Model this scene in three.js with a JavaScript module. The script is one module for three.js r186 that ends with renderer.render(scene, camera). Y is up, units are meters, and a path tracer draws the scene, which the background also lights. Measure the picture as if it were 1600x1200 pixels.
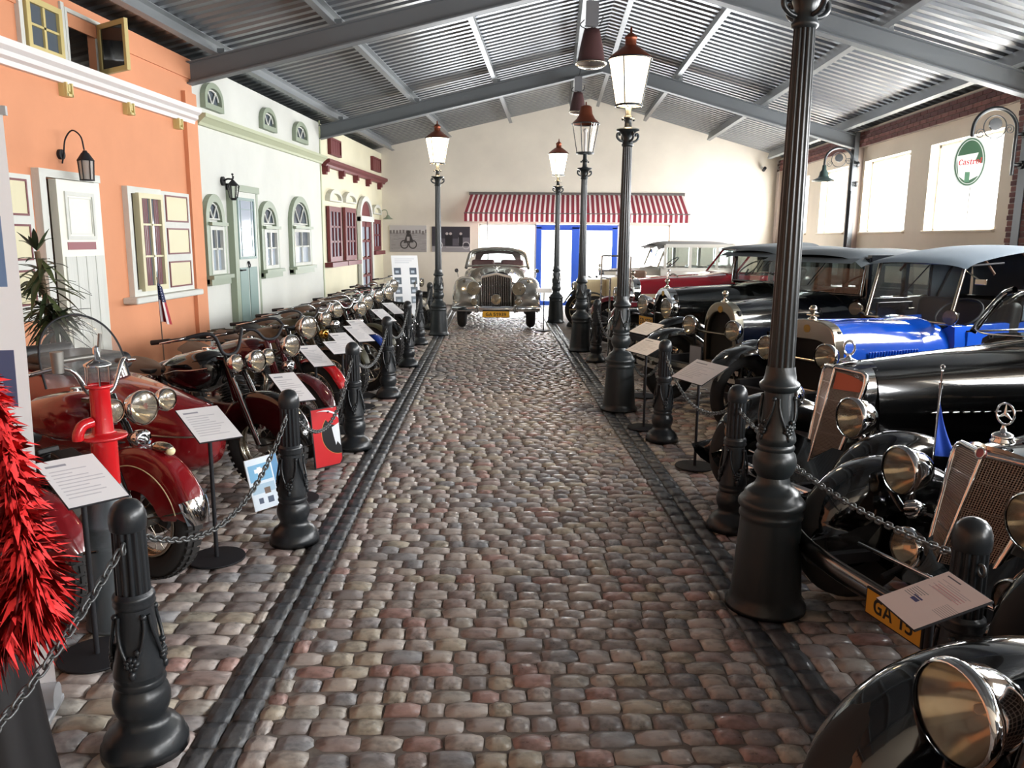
import * as THREE from 'three';
import { mergeGeometries, mergeVertices } from 'three/addons/utils/BufferGeometryUtils.js';
import { RoundedBoxGeometry } from 'three/addons/geometries/RoundedBoxGeometry.js';
import { RectAreaLightUniformsLib } from 'three/addons/lights/RectAreaLightUniformsLib.js';

// ---------------------------------------------------------------- camera, sky, light, exposure
const scene = new THREE.Scene();
const EYE = 1.75, FOCAL = 1250, HORIZON = 372, VANISH = 866;
const camera = new THREE.PerspectiveCamera(2 * Math.atan(600 / FOCAL) * 180 / Math.PI, 4 / 3, 0.05, 200);
const PITCH = Math.atan((600 - HORIZON) / FOCAL), YAW = Math.atan((VANISH - 800) / (FOCAL / Math.cos(PITCH)));
camera.rotation.order = 'YXZ';
camera.position.set(0, EYE, 0);
camera.rotation.set(-PITCH, YAW, 0.5 * Math.PI / 180);
const renderer = new THREE.WebGLRenderer({ antialias: true });
renderer.toneMapping = THREE.LinearToneMapping;
renderer.toneMappingExposure = 1.98;
renderer.shadowMap.enabled = true;
RectAreaLightUniformsLib.init();
scene.background = new THREE.Color(1, 1, 1);
scene.backgroundIntensity = 2.4;
const WINDOW_LIGHT = 18, DOOR_LIGHT = 12, LAMP_LIGHT = 7;
// daylight outside an opening: an area light as large as the opening, just outside its glass, facing in
function daylight(x, y, z, w, h, tx, ty, tz, strength) {
  const l = new THREE.RectAreaLight(new THREE.Color(0.965, 0.985, 1.0), strength, w, h);
  l.position.set(x, y, z); scene.add(l); l.lookAt(tx, ty, tz);
  l.castShadow = true;
  return l;
}

// ---------------------------------------------------------------- helpers
let seed = 12345;
const rnd = () => { seed = (seed + 0x6d2b79f5) | 0; let t = Math.imul(seed ^ (seed >>> 15), 1 | seed); t = (t + Math.imul(t ^ (t >>> 7), 61 | t)) ^ t; return ((t ^ (t >>> 14)) >>> 0) / 4294967296; };
const rr = (a, b) => a + (b - a) * rnd();
const V = (x, y, z) => new THREE.Vector3(x, y, z);
const PI = Math.PI, D2R = PI / 180;
const clamp = (x, a, b) => Math.min(b, Math.max(a, x));
const mixn = (a, b, t) => a + (b - a) * t;
function noiseField(n, cells, s0) {        // tileable value noise 0..1
  const g = []; seed = s0; for (let i = 0; i < cells * cells; i++) g.push(rnd());
  const o = new Float32Array(n * n), S = (t) => t * t * (3 - 2 * t);
  for (let y = 0; y < n; y++) for (let x = 0; x < n; x++) {
    const fx = x / n * cells, fy = y / n * cells, ix = Math.floor(fx), iy = Math.floor(fy), tx = S(fx - ix), ty = S(fy - iy);
    const q = (a, b) => g[((b + cells) % cells) * cells + (a + cells) % cells];
    o[y * n + x] = mixn(mixn(q(ix, iy), q(ix + 1, iy), tx), mixn(q(ix, iy + 1), q(ix + 1, iy + 1), tx), ty);
  }
  return o;
}
function fractal(n, cells, octaves, s0) {
  const o = new Float32Array(n * n); let amp = 1, tot = 0;
  for (let k = 0; k < octaves; k++, amp *= 0.55) { const f = noiseField(n, cells << k, s0 + k * 17); for (let i = 0; i < o.length; i++) o[i] += f[i] * amp; tot += amp; }
  for (let i = 0; i < o.length; i++) o[i] /= tot;
  return o;
}
function tex(n, f, srgb = true) {
  const d = new Uint8Array(n * n * 4);
  for (let i = 0; i < n * n; i++) { const c = f(i); for (let k = 0; k < 3; k++) d[i * 4 + k] = clamp(c[k] * 255, 0, 255); d[i * 4 + 3] = 255; }
  const t = new THREE.DataTexture(d, n, n); t.wrapS = t.wrapT = THREE.RepeatWrapping; t.magFilter = THREE.LinearFilter; t.minFilter = THREE.LinearFilter;
  if (srgb) t.colorSpace = THREE.SRGBColorSpace; t.needsUpdate = true; return t;
}
const N1 = fractal(256, 4, 5, 11), N2 = fractal(256, 16, 4, 77);
const grainMap = tex(256, (i) => { const v = 0.86 + 0.18 * (N1[i] - 0.5) + 0.5 * (N2[i] - 0.5) * 0.6; return [v, v, v]; });
const stoneMap = tex(256, (i) => { const v = 0.95 + 0.36 * (N1[i] - 0.5) + 0.55 * (N2[i] - 0.5); return [v, v * (1 - 0.06 * (N1[i] - 0.5)), v * (1 - 0.1 * (N1[i] - 0.5))]; });
const plasterMap = tex(256, (i) => { const v = 0.95 + 0.09 * (N1[i] - 0.5); return [v, v, v]; });
const bumpFine = tex(256, (i) => [N2[i], N2[i], N2[i]], false);
const roughVar = tex(256, (i) => { const v = 0.7 + 0.5 * (N1[i] - 0.5) + 0.3 * (N2[i] - 0.5); return [v, v, v]; }, false);
const mats = {};
function mat(name, color, roughness = 0.6, metalness = 0, extra = {}) {
  if (!mats[name]) { const { phys, ...e } = extra; mats[name] = new (phys ? THREE.MeshPhysicalMaterial : THREE.MeshStandardMaterial)({ color, roughness, metalness, ...e }); mats[name].name = name; }
  return mats[name];
}
const M = {
  iron: mat('cast_iron', '#24272a', 0.3, 0, { bumpMap: bumpFine, bumpScale: 0.0004 }),
  ironGreen: mat('lamp_iron', '#262b2d', 0.32, 0),
  chain: mat('chain_steel', '#6a6c6c', 0.4, 0.7),
  chrome: mat('chrome', '#d9dadb', 0.07, 1),
  nickel: mat('nickel', '#b9b2a4', 0.2, 1),
  brass: mat('brass', '#b08d4c', 0.25, 1),
  blackPaint: mat('black_paint', '#070707', 0.12, 0, { phys: 1, clearcoat: 1, clearcoatRoughness: 0.03 }),
  blackMatt: mat('black_matt', '#15151a', 0.7),
  darkSteel: mat('dark_steel', '#3b3a3a', 0.45, 0.6),
  alu: mat('engine_alloy', '#8d8a84', 0.42, 0.75),
  rubber: mat('tyre_rubber', '#2a2827', 0.85),
  leatherBrown: mat('brown_leather', '#6b5140', 0.6),
  leatherBlack: mat('black_leather', '#1d1b1c', 0.5),
  white: mat('white_paint', '#dcdad6', 0.55),
  paper: mat('white_card', '#f1efee', 0.6),
  glass: mat('clear_glass', '#ffffff', 0.02, 0, { phys: 1, transmission: 1, thickness: 0, ior: 1.45 }),
  smokeGlass: mat('car_glass', '#e6eae8', 0.02, 0, { phys: 1, transmission: 0.97, thickness: 0, ior: 1.5 }),
  lens: mat('lamp_lens', '#ebe6dc', 0.16, 0, { phys: 1, transmission: 0.93, thickness: 0, ior: 1.5 }),
  reflector: mat('lamp_reflector', '#d8cfbd', 0.14, 1),
};
function boxUV(g, s = 1) {           // uv in metres from the dominant face direction
  const p = g.attributes.position, n = g.attributes.normal, uv = new Float32Array(p.count * 2);
  for (let i = 0; i < p.count; i++) {
    const ax = Math.abs(n.getX(i)), ay = Math.abs(n.getY(i)), az = Math.abs(n.getZ(i));
    const [u, v] = ay >= ax && ay >= az ? [p.getX(i), p.getZ(i)] : ax >= az ? [p.getZ(i), p.getY(i)] : [p.getX(i), p.getY(i)];
    uv[i * 2] = u * s; uv[i * 2 + 1] = v * s;
  }
  g.setAttribute('uv', new THREE.BufferAttribute(uv, 2)); return g;
}
const T4 = new THREE.Matrix4(), Q4 = new THREE.Quaternion(), E4 = new THREE.Euler();
function at(g, x = 0, y = 0, z = 0, rx = 0, ry = 0, rz = 0) { T4.compose(V(x, y, z), Q4.setFromEuler(E4.set(rx, ry, rz)), V(1, 1, 1)); return g.applyMatrix4(T4); }
const box = (w, h, d, x = 0, y = 0, z = 0, rx = 0, ry = 0, rz = 0) => at(new THREE.BoxGeometry(w, h, d), x, y, z, rx, ry, rz);
const rbox = (w, h, d, r, x = 0, y = 0, z = 0, rx = 0, ry = 0, rz = 0, s = 2) => at(new RoundedBoxGeometry(w, h, d, s, Math.min(r, w / 2 - 1e-4, h / 2 - 1e-4, d / 2 - 1e-4)), x, y, z, rx, ry, rz);
const cyl = (r0, r1, h, x = 0, y = 0, z = 0, rx = 0, ry = 0, rz = 0, s = 20, open = false) => at(new THREE.CylinderGeometry(r0, r1, h, s, 1, open), x, y, z, rx, ry, rz);
const ball = (r, x = 0, y = 0, z = 0, sx = 1, sy = 1, sz = 1, s = 16) => at(new THREE.SphereGeometry(r, s, Math.ceil(s * 0.7)).scale(sx, sy, sz), x, y, z);
const lathe = (pts, s = 28) => new THREE.LatheGeometry(pts.map(([r, y]) => new THREE.Vector2(Math.max(r, 0.0002), y)), s);
const torus = (R, r, s = 12, t = 40, arc = PI * 2) => new THREE.TorusGeometry(R, r, s, t, arc);
function bar(a, b, r = 0.01, s = 8, r2 = r) {
  const A = V(...a), B = V(...b), d = B.clone().sub(A), g = new THREE.CylinderGeometry(r2, r, d.length(), s, 1);
  T4.compose(A.add(B).multiplyScalar(0.5), Q4.setFromUnitVectors(V(0, 1, 0), d.normalize()), V(1, 1, 1)); return g.applyMatrix4(T4);
}
const tube = (pts, r = 0.01, n = 0, s = 8, closed = false) => new THREE.TubeGeometry(new THREE.CatmullRomCurve3(pts.map((p) => V(...p)), closed, 'centripetal'), n || pts.length * 5, r, s, closed);
function surf(nu, nv, f) {            // grid surface, smooth normals
  const pos = [], uv = [], idx = [];
  for (let i = 0; i <= nu; i++) for (let j = 0; j <= nv; j++) { pos.push(...f(i / nu, j / nv)); uv.push(i / nu, j / nv); }
  for (let i = 0; i < nu; i++) for (let j = 0; j < nv; j++) { const a = i * (nv + 1) + j, b = a + nv + 1; idx.push(a, b, a + 1, b, b + 1, a + 1); }
  const g = new THREE.BufferGeometry(); g.setAttribute('position', new THREE.Float32BufferAttribute(pos, 3)); g.setAttribute('uv', new THREE.Float32BufferAttribute(uv, 2)); g.setIndex(idx);
  g.computeVertexNormals(); return g;
}
function closedSurf(nu, nv, f) {      // as surf(), but v wraps round; normals joined across the seam
  const g = surf(nu, nv, f), n = g.attributes.normal;
  for (let i = 0; i <= nu; i++) { const a = i * (nv + 1), b = a + nv, v = V(n.getX(a) + n.getX(b), n.getY(a) + n.getY(b), n.getZ(a) + n.getZ(b)).normalize(); n.setXYZ(a, v.x, v.y, v.z); n.setXYZ(b, v.x, v.y, v.z); }
  return g;
}
function loft(sections, caps = true) {     // sections: rings of [x,y,z] with the same count
  const k = sections[0].length, pos = [], idx = [];
  const ring = (s, o) => s.forEach((p) => o.push(...p));
  const body = closedSurf(sections.length - 1, k, (u, v) => sections[Math.round(u * (sections.length - 1))][Math.round(v * k) % k]);
  if (!caps) return body;
  const gs = [body];
  for (const s of [sections[0], sections[sections.length - 1]]) {
    const c = s.reduce((a, p) => [a[0] + p[0] / k, a[1] + p[1] / k, a[2] + p[2] / k], [0, 0, 0]), ps = [...c]; ring(s, ps);
    const ix = []; for (let i = 0; i < k; i++) ix.push(0, 1 + i, 1 + (i + 1) % k);
    const g = new THREE.BufferGeometry(); g.setAttribute('position', new THREE.Float32BufferAttribute(ps, 3)); g.setAttribute('uv', new THREE.Float32BufferAttribute(new Float32Array(ps.length / 3 * 2), 2)); g.setIndex(ix); g.computeVertexNormals(); gs.push(g);
  }
  return merge(gs);
}
function extrude(outline, depth, bevel = 0, holes = [], curve = 12) {
  const s = outline instanceof THREE.Shape ? outline : new THREE.Shape(outline.map(([x, y]) => new THREE.Vector2(x, y)));
  for (const h of holes) s.holes.push(h instanceof THREE.Path ? h : new THREE.Path(h.map(([x, y]) => new THREE.Vector2(x, y))));
  return new THREE.ExtrudeGeometry(s, { depth, bevelEnabled: bevel > 0, bevelThickness: bevel, bevelSize: bevel, bevelOffset: -bevel, bevelSegments: 2, curveSegments: curve });
}
function merge(list) {
  const out = list.flat(9).filter(Boolean).map((g) => { const n = g.index ? g.toNonIndexed() : g; for (const k of Object.keys(n.attributes)) if (!['position', 'normal', 'uv'].includes(k)) n.deleteAttribute(k); if (!n.attributes.uv) n.setAttribute('uv', new THREE.Float32BufferAttribute(new Float32Array(n.attributes.position.count * 2), 2)); if (!n.attributes.normal) n.computeVertexNormals(); return n; });
  return out.length === 1 ? out[0] : mergeGeometries(out);
}
const used = {};
function numbered(n) { const k = used[n] = (used[n] ?? -1) + 1; return k ? `${n}_${String(k).padStart(3, '0')}` : n; }
function tag(o, label, category, group) { o.userData = { label, category }; if (group) o.userData.group = group; return o; }
function thing(name, label, category, [x, y, z] = [0, 0, 0], turn = 0, group) {
  const o = new THREE.Group(); o.name = numbered(name); o.position.set(x, y, z); o.rotation.y = turn; tag(o, label, category, group); scene.add(o); return o;
}
function part(parent, name, geo, m, label) {
  const o = new THREE.Mesh(Array.isArray(geo) ? merge(geo) : geo, m); o.name = name; if (label) o.userData.label = label; o.castShadow = o.receiveShadow = true; parent.add(o); return o;
}
const parts = (parent, name, list, m) => list.forEach((g) => part(parent, name, g, m));
function struct(name, geo, m, label) {
  const o = geo ? new THREE.Mesh(Array.isArray(geo) ? merge(geo) : geo, m) : new THREE.Group(); o.name = name; o.userData = { kind: 'structure', label }; o.castShadow = o.receiveShadow = true; scene.add(o); return o;
}
function dup(root, [x, y, z], turn, label, group) {
  const r = root.clone(); r.name = numbered(root.name.replace(/_\d{3}$/, '')); r.position.set(x, y, z); r.rotation.y = turn; r.userData = { ...root.userData, label: label ?? root.userData.label }; if (group) r.userData.group = group; scene.add(r); return r;
}
function canvas(w, h, draw) {
  const c = document.createElement('canvas'); c.width = w; c.height = h; draw(c.getContext('2d'), w, h);
  const t = new THREE.CanvasTexture(c); t.colorSpace = THREE.SRGBColorSpace; return t;
}
const SKEW = 0.078, AISLE = Math.atan(SKEW);         // the paved aisle runs 4.5 degrees off the building's axis
const lane = (v, z) => [v + SKEW * z, 0, z];
// ---------------------------------------------------------------- setting: walls, roof, windows
const XL = -4.5, XR = 5.6, ZF = -21.1, ZB = 4.2, APEX = [0.8, 5.1], EL = 3.9, ER = 3.71;
const SL = (APEX[1] - EL) / (APEX[0] - XL), SR = (APEX[1] - ER) / (XR - APEX[0]);
const roofY = (x) => x < APEX[0] ? APEX[1] - SL * (APEX[0] - x) : APEX[1] - SR * (x - APEX[0]);
const W = {
  orange: mat('orange_plaster', '#e39c74', 0.85, 0, { map: plasterMap, bumpMap: bumpFine, bumpScale: 0.001 }),
  white: mat('white_plaster', '#dedfd8', 0.85, 0, { map: plasterMap, bumpMap: bumpFine, bumpScale: 0.001 }),
  cream: mat('cream_plaster', '#e9e3c6', 0.85, 0, { map: plasterMap }),
  beige: mat('beige_plaster', '#f3e4ce', 0.85, 0, { map: plasterMap, bumpMap: bumpFine, bumpScale: 0.001 }),
  brick: mat('red_brick', '#7d4a44', 0.85, 0, { map: grainMap }),
  mortar: mat('brick_mortar', '#a79a92', 0.9),
  sage: mat('sage_paint', '#8f9a86', 0.5),
  sageLight: mat('sage_light_paint', '#b6bb9c', 0.55),
  sageDoor: mat('sage_door_paint', '#78908a', 0.5),
  butter: mat('butter_paint', '#d0c8a4', 0.5),
  gold: mat('ochre_paint', '#cdbb7d', 0.55),
  maroon: mat('maroon_paint', '#6a2a2e', 0.5),
  zinc: mat('corrugated_zinc', '#9a9fa4', 0.36, 0.8),
  beam: mat('grey_beam_paint', '#6b7074', 0.5),
  purlin: mat('purlin_zinc', '#8d9193', 0.42, 0.4),
  darkGlass: mat('dark_pane', '#20242a', 0.06, 0),
  greyGlass: mat('grey_pane', '#5b636c', 0.08, 0),
  lightGlass: mat('pale_pane', '#a9b4c0', 0.1, 0),
};
// right wall with window openings, seen from inside; z ranges of the glazed openings
const WIN = [[-10.75, -12.75], [-13.45, -15.35], [-16.2, -17.75], [-18.6, -20.5], [-5.3, -7.3], [-7.95, -9.6], [0.3, -1.7], [-2.35, -4.1], [3.6, 1.5]];
const WY0 = 1.9, WY1 = 3.17;
{
  const sh = new THREE.Shape([[ZB, 0], [ZF - 0.3, 0], [ZF - 0.3, ER + 0.05], [ZB, ER + 0.05]].map(([z, y]) => new THREE.Vector2(z, y)));
  const g = extrude(sh, 0.3, 0, WIN.map(([a, b]) => [[a, WY0], [a, WY1], [b, WY1], [b, WY0]]));
  g.rotateY(-PI / 2); g.translate(XR + 0.3, 0, 0);        // shape x (= z) -> world z, depth -> -x
  const w = struct('wall_right', boxUV(g, 0.35), W.beige, 'cream plastered wall with a row of bright windows');
  // brick piers and the brick course under the eaves
  const brick = new THREE.BoxGeometry(0.11, 0.055, 0.21), bm = [W.brick, mat('red_brick_dark', '#6b3f3c', 0.85, 0, { map: grainMap }), mat('red_brick_light', '#8f5a50', 0.85, 0, { map: grainMap })];
  const joint = [];
  for (const [z0, z1] of [[-10.28, -9.83], [-15.72, -15.46], [-21.0, -20.75]]) {
    joint.push(box(0.1, ER, Math.abs(z1 - z0), XR - 0.04, ER / 2, (z0 + z1) / 2));
    if (z0 < -20) continue;
    for (let r = 0, y = 1.5; y < ER - 0.03; y += 0.068, r++) {
      const n = z0 < -12 ? 1 : 2;
      for (let k = 0; k < n; k++) { const o = part(w, 'brick', brick, bm[(r * 7 + k * 3 + r % 3) % 3]); const L = (z1 - z0) / n; o.position.set(XR - 0.05 + 0.002 * (r % 2), y, z0 + (k + 0.5) * L + (n > 1 ? (r % 2 ? 0.008 : -0.008) : 0)); o.scale.z = Math.abs(L) / 0.21 * 0.95; }
    }
  }
  for (let r = 0; r < 4; r++) { const lst = []; for (let z = -10.2 + (r % 2) * 0.11; z > -21; z -= 0.225) lst.push(box(0.1, 0.055, 0.213, XR - 0.04, ER - 0.05 - r * 0.066, z)); const o = part(w, 'brick_course', boxUV(merge(lst)), bm[r % 3]); o.userData.kind = 'stuff'; }
  joint.push(box(0.08, 0.28, 10.9, XR - 0.03, ER - 0.14, -15.6));
  part(w, 'mortar', joint, W.mortar);
}
WIN.forEach(([a, b], i) => {
  const f = [], zc = (a + b) / 2, wd = Math.abs(b - a), hc = (WY0 + WY1) / 2, hh = WY1 - WY0, x = XR + 0.16;
  const s = struct(`window_${i < 8 ? i + 1 : 40}`, null, null, 'bright steel-framed window in the cream wall');
  for (const y of [WY0 + 0.02, WY1 - 0.02]) f.push(box(0.05, 0.045, wd, x, y, zc));
  for (const z of [a - 0.02, b + 0.02]) f.push(box(0.05, hh, 0.045, x, hc, z));
  f.push(box(0.04, hh, 0.03, x, hc, zc));
  part(s, 'window_frame', f, W.white);
  for (const k of [-1, 1]) part(s, 'pane', box(0.006, hh - 0.05, wd / 2 - 0.04, x, hc, zc + k * wd / 4), M.glass);
  part(s, 'window_sill', rbox(0.36, 0.035, wd + 0.04, 0.01, XR + 0.14, WY0 - 0.005, zc), W.beige);
  daylight(XR + 0.34, hc, zc, wd, hh, XR - 5, hc - 0.4, zc, WINDOW_LIGHT);
});
// far wall with shop front: opening for windows and door under the awning
const SHOP = [-2.0, 2.95, 2.02];
{
  // built from plain blocks so that every opening is a real hole
  const blocks = [box(SHOP[0] - XL + 1.4, SHOP[2] + 0.1, 0.3, (SHOP[0] + XL - 1.4) / 2, (SHOP[2] + 0.1) / 2, ZF - 0.15), box(XR + 0.3 - SHOP[1], SHOP[2] + 0.1, 0.3, (SHOP[1] + XR + 0.3) / 2, (SHOP[2] + 0.1) / 2, ZF - 0.15),
    box(-0.5 - SHOP[0], 0.4, 0.3, (SHOP[0] - 0.5) / 2, 0.2, ZF - 0.15), box(SHOP[1] - 1.6, 0.4, 0.3, (SHOP[1] + 1.6) / 2, 0.2, ZF - 0.15)];
  const gable = extrude([[XL - 1.4, SHOP[2] + 0.1], [XR + 0.3, SHOP[2] + 0.1], [XR + 0.3, roofY(XR + 0.3) + 0.13], [APEX[0], APEX[1] + 0.16], [XL - 1.4, roofY(XL - 1.4) + 0.13]], 0.3).translate(0, 0, ZF - 0.3);
  struct('wall_front', boxUV(merge([...blocks, gable]), 0.35), mat('far_plaster', '#f0e8da', 0.85, 0, { map: plasterMap }), 'cream gable wall with a shop front');
  for (const [i, x0, x1] of [[9, SHOP[0], -0.5], [10, 1.6, SHOP[1]]]) {
    const s = struct(`window_${i}`, null, null, 'bright shop window beside the blue door'), xc = (x0 + x1) / 2, w = x1 - x0, fr = [];
    for (const y of [0.42, SHOP[2] + 0.08]) fr.push(box(w, 0.05, 0.08, xc, y, ZF - 0.12));
    for (const x of [x0 + 0.025, x1 - 0.025]) fr.push(box(0.05, 1.7, 0.08, x, 1.25, ZF - 0.12));
    part(s, 'window_frame', fr, W.white); part(s, 'pane', box(w - 0.08, 1.64, 0.008, xc, 1.25, ZF - 0.12), M.glass);
  }
  const dr = struct('door_1', null, null, 'bright blue framed double door with two glass leaves'), blue = mat('blue_door_paint', '#2f5fd0', 0.4), df = [];
  for (const x of [-0.43, 0.52, 1.53]) df.push(rbox(x === 0.52 ? 0.2 : 0.14, 2.05, 0.1, 0.008, x, 1.02, ZF - 0.1));
  df.push(box(2.1, 0.1, 0.1, 0.55, 2.05, ZF - 0.1)); part(dr, 'door_frame', df, blue);
  for (const x of [0.05, 1.03]) { const lf = part(dr, 'door_leaf', [box(0.86, 0.12, 0.05, x, 0.07, ZF - 0.1), box(0.86, 0.06, 0.05, x, 1.99, ZF - 0.1)], blue); part(lf, 'pane', box(0.84, 1.85, 0.008, x, 1.05, ZF - 0.1), M.glass); part(lf, 'handle', tube([[x + 0.3, 0.95, ZF - 0.07], [x + 0.3, 0.97, ZF - 0.03], [x + 0.3, 1.2, ZF - 0.03], [x + 0.3, 1.22, ZF - 0.07]], 0.01), M.chrome); }
  daylight(0.48, 1.1, ZF - 0.5, 4.9, 1.95, 0.48, 0.9, 0, DOOR_LIGHT);
}
// back wall and the wall behind the house fronts
struct('wall_back', box(XR - XL + 1.9, 5.4, 0.3, (XL + XR) / 2 - 0.6, 2.55, ZB + 0.15), W.beige, 'cream wall behind the visitor');
// roof: corrugated sheets on each slope
{
  const pitch = 0.205, pr = [[0, 0], [0.085, 0], [0.105, 0.032], [0.185, 0.032]];
  const sheet = (x0, y0, x1, y1) => {
    const zs = []; for (let z = ZB + 0.3, k = 0; z > ZF - 0.3; z -= pitch) for (const [a, h] of pr) zs.push([z - a, h]);
    const l = Math.hypot(x1 - x0, y1 - y0), nx = -(y1 - y0) / l, ny = (x1 - x0) / l, sgn = ny < 0 ? -1 : 1, pos = [], nor = [];
    for (let i = 0; i < zs.length - 1; i++) {
      const [za, ha] = zs[i], [zb, hb] = zs[i + 1], P = (x, y, h, z) => [x + nx * sgn * h, y + ny * sgn * h, z];
      const q = [P(x0, y0, ha, za), P(x1, y1, ha, za), P(x1, y1, hb, zb), P(x0, y0, hb, zb)];
      for (const k of [0, 1, 2, 0, 2, 3]) pos.push(...q[k]);
    }
    const g = new THREE.BufferGeometry(); g.setAttribute('position', new THREE.Float32BufferAttribute(pos, 3)); g.computeVertexNormals(); return boxUV(g, 0.5);
  };
  const c = struct('ceiling', null, null, 'corrugated metal roof on grey steel beams');
  part(c, 'roof_sheet', sheet(XL - 1.4, roofY(XL - 1.4) + 0.09, APEX[0], APEX[1] + 0.09), W.zinc);
  part(c, 'roof_sheet', sheet(XR + 0.3, roofY(XR + 0.3) + 0.09, APEX[0], APEX[1] + 0.09), W.zinc);
  part(c, 'outer_roof', [extrude([[XL - 1.5, roofY(XL - 1.5) + 0.2], [APEX[0], APEX[1] + 0.2], [XR + 0.4, roofY(XR + 0.4) + 0.2], [XR + 0.4, roofY(XR + 0.4) + 0.28], [APEX[0], APEX[1] + 0.28], [XL - 1.5, roofY(XL - 1.5) + 0.28]], 25.9).translate(0, 0, ZF - 0.3)], W.zinc);
  for (const x of [-4.15, -2.7, -1.18, 0.33, 1.0, 2.17, 3.75, 5.25]) {
    const y = roofY(x), a = x < APEX[0] ? Math.atan(SL) : -Math.atan(SR);
    part(c, 'purlin', [box(0.075, 0.012, 25, 0, -0.08, 0), box(0.012, 0.16, 25, -0.032, 0, 0), box(0.075, 0.012, 25, 0, 0.08, 0)].map((g) => at(g, x, y, (ZF + ZB) / 2 + 0.2, 0, 0, a)), W.purlin);
  }
  for (const z of [0.95, -4.55, -10.05, -15.56]) for (const [x0, x1] of [[XL, APEX[0]], [APEX[0], XR]]) {
    const sl = (roofY(x1) - roofY(x0)) / (x1 - x0), I = (t, b, d) => extrude([[x0, roofY(x0) - t], [x1, roofY(x1) - t], [x1, roofY(x1) - b], [x0, roofY(x0) - b]], d).translate(0, 0, z - d / 2);
    part(c, 'rafter', [I(0.09, 0.105, 0.15), I(0.1, 0.33, 0.012), I(0.325, 0.343, 0.15)], W.beam);
    for (const px of (x0 < 0 ? [-4.15, -2.7, -1.18, 0.33] : [1.0, 2.17, 3.75, 5.25])) part(c, 'cleat', box(0.09, 0.1, 0.01, px + 0.06, roofY(px) - 0.05, z), W.purlin);
  }
  for (const z of [-10.05, -15.56]) part(c, 'column', [box(0.16, ER, 0.012, XR - 0.09, ER / 2, z - 0.09), box(0.16, ER, 0.012, XR - 0.09, ER / 2, z + 0.09), box(0.012, ER, 0.18, XR - 0.09, ER / 2, z)].slice(0, z < -11 ? 3 : 0).concat(z > -11 ? [box(0.012, ER, 0.16, XR - 0.11, ER / 2, z)] : []), W.beam);
}
// ground outside
struct('ground', box(60, 0.2, 70, 0, -0.42, -20), mat('outdoor_paving', '#b9b5ad', 0.9), 'pale paving outside');

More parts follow.
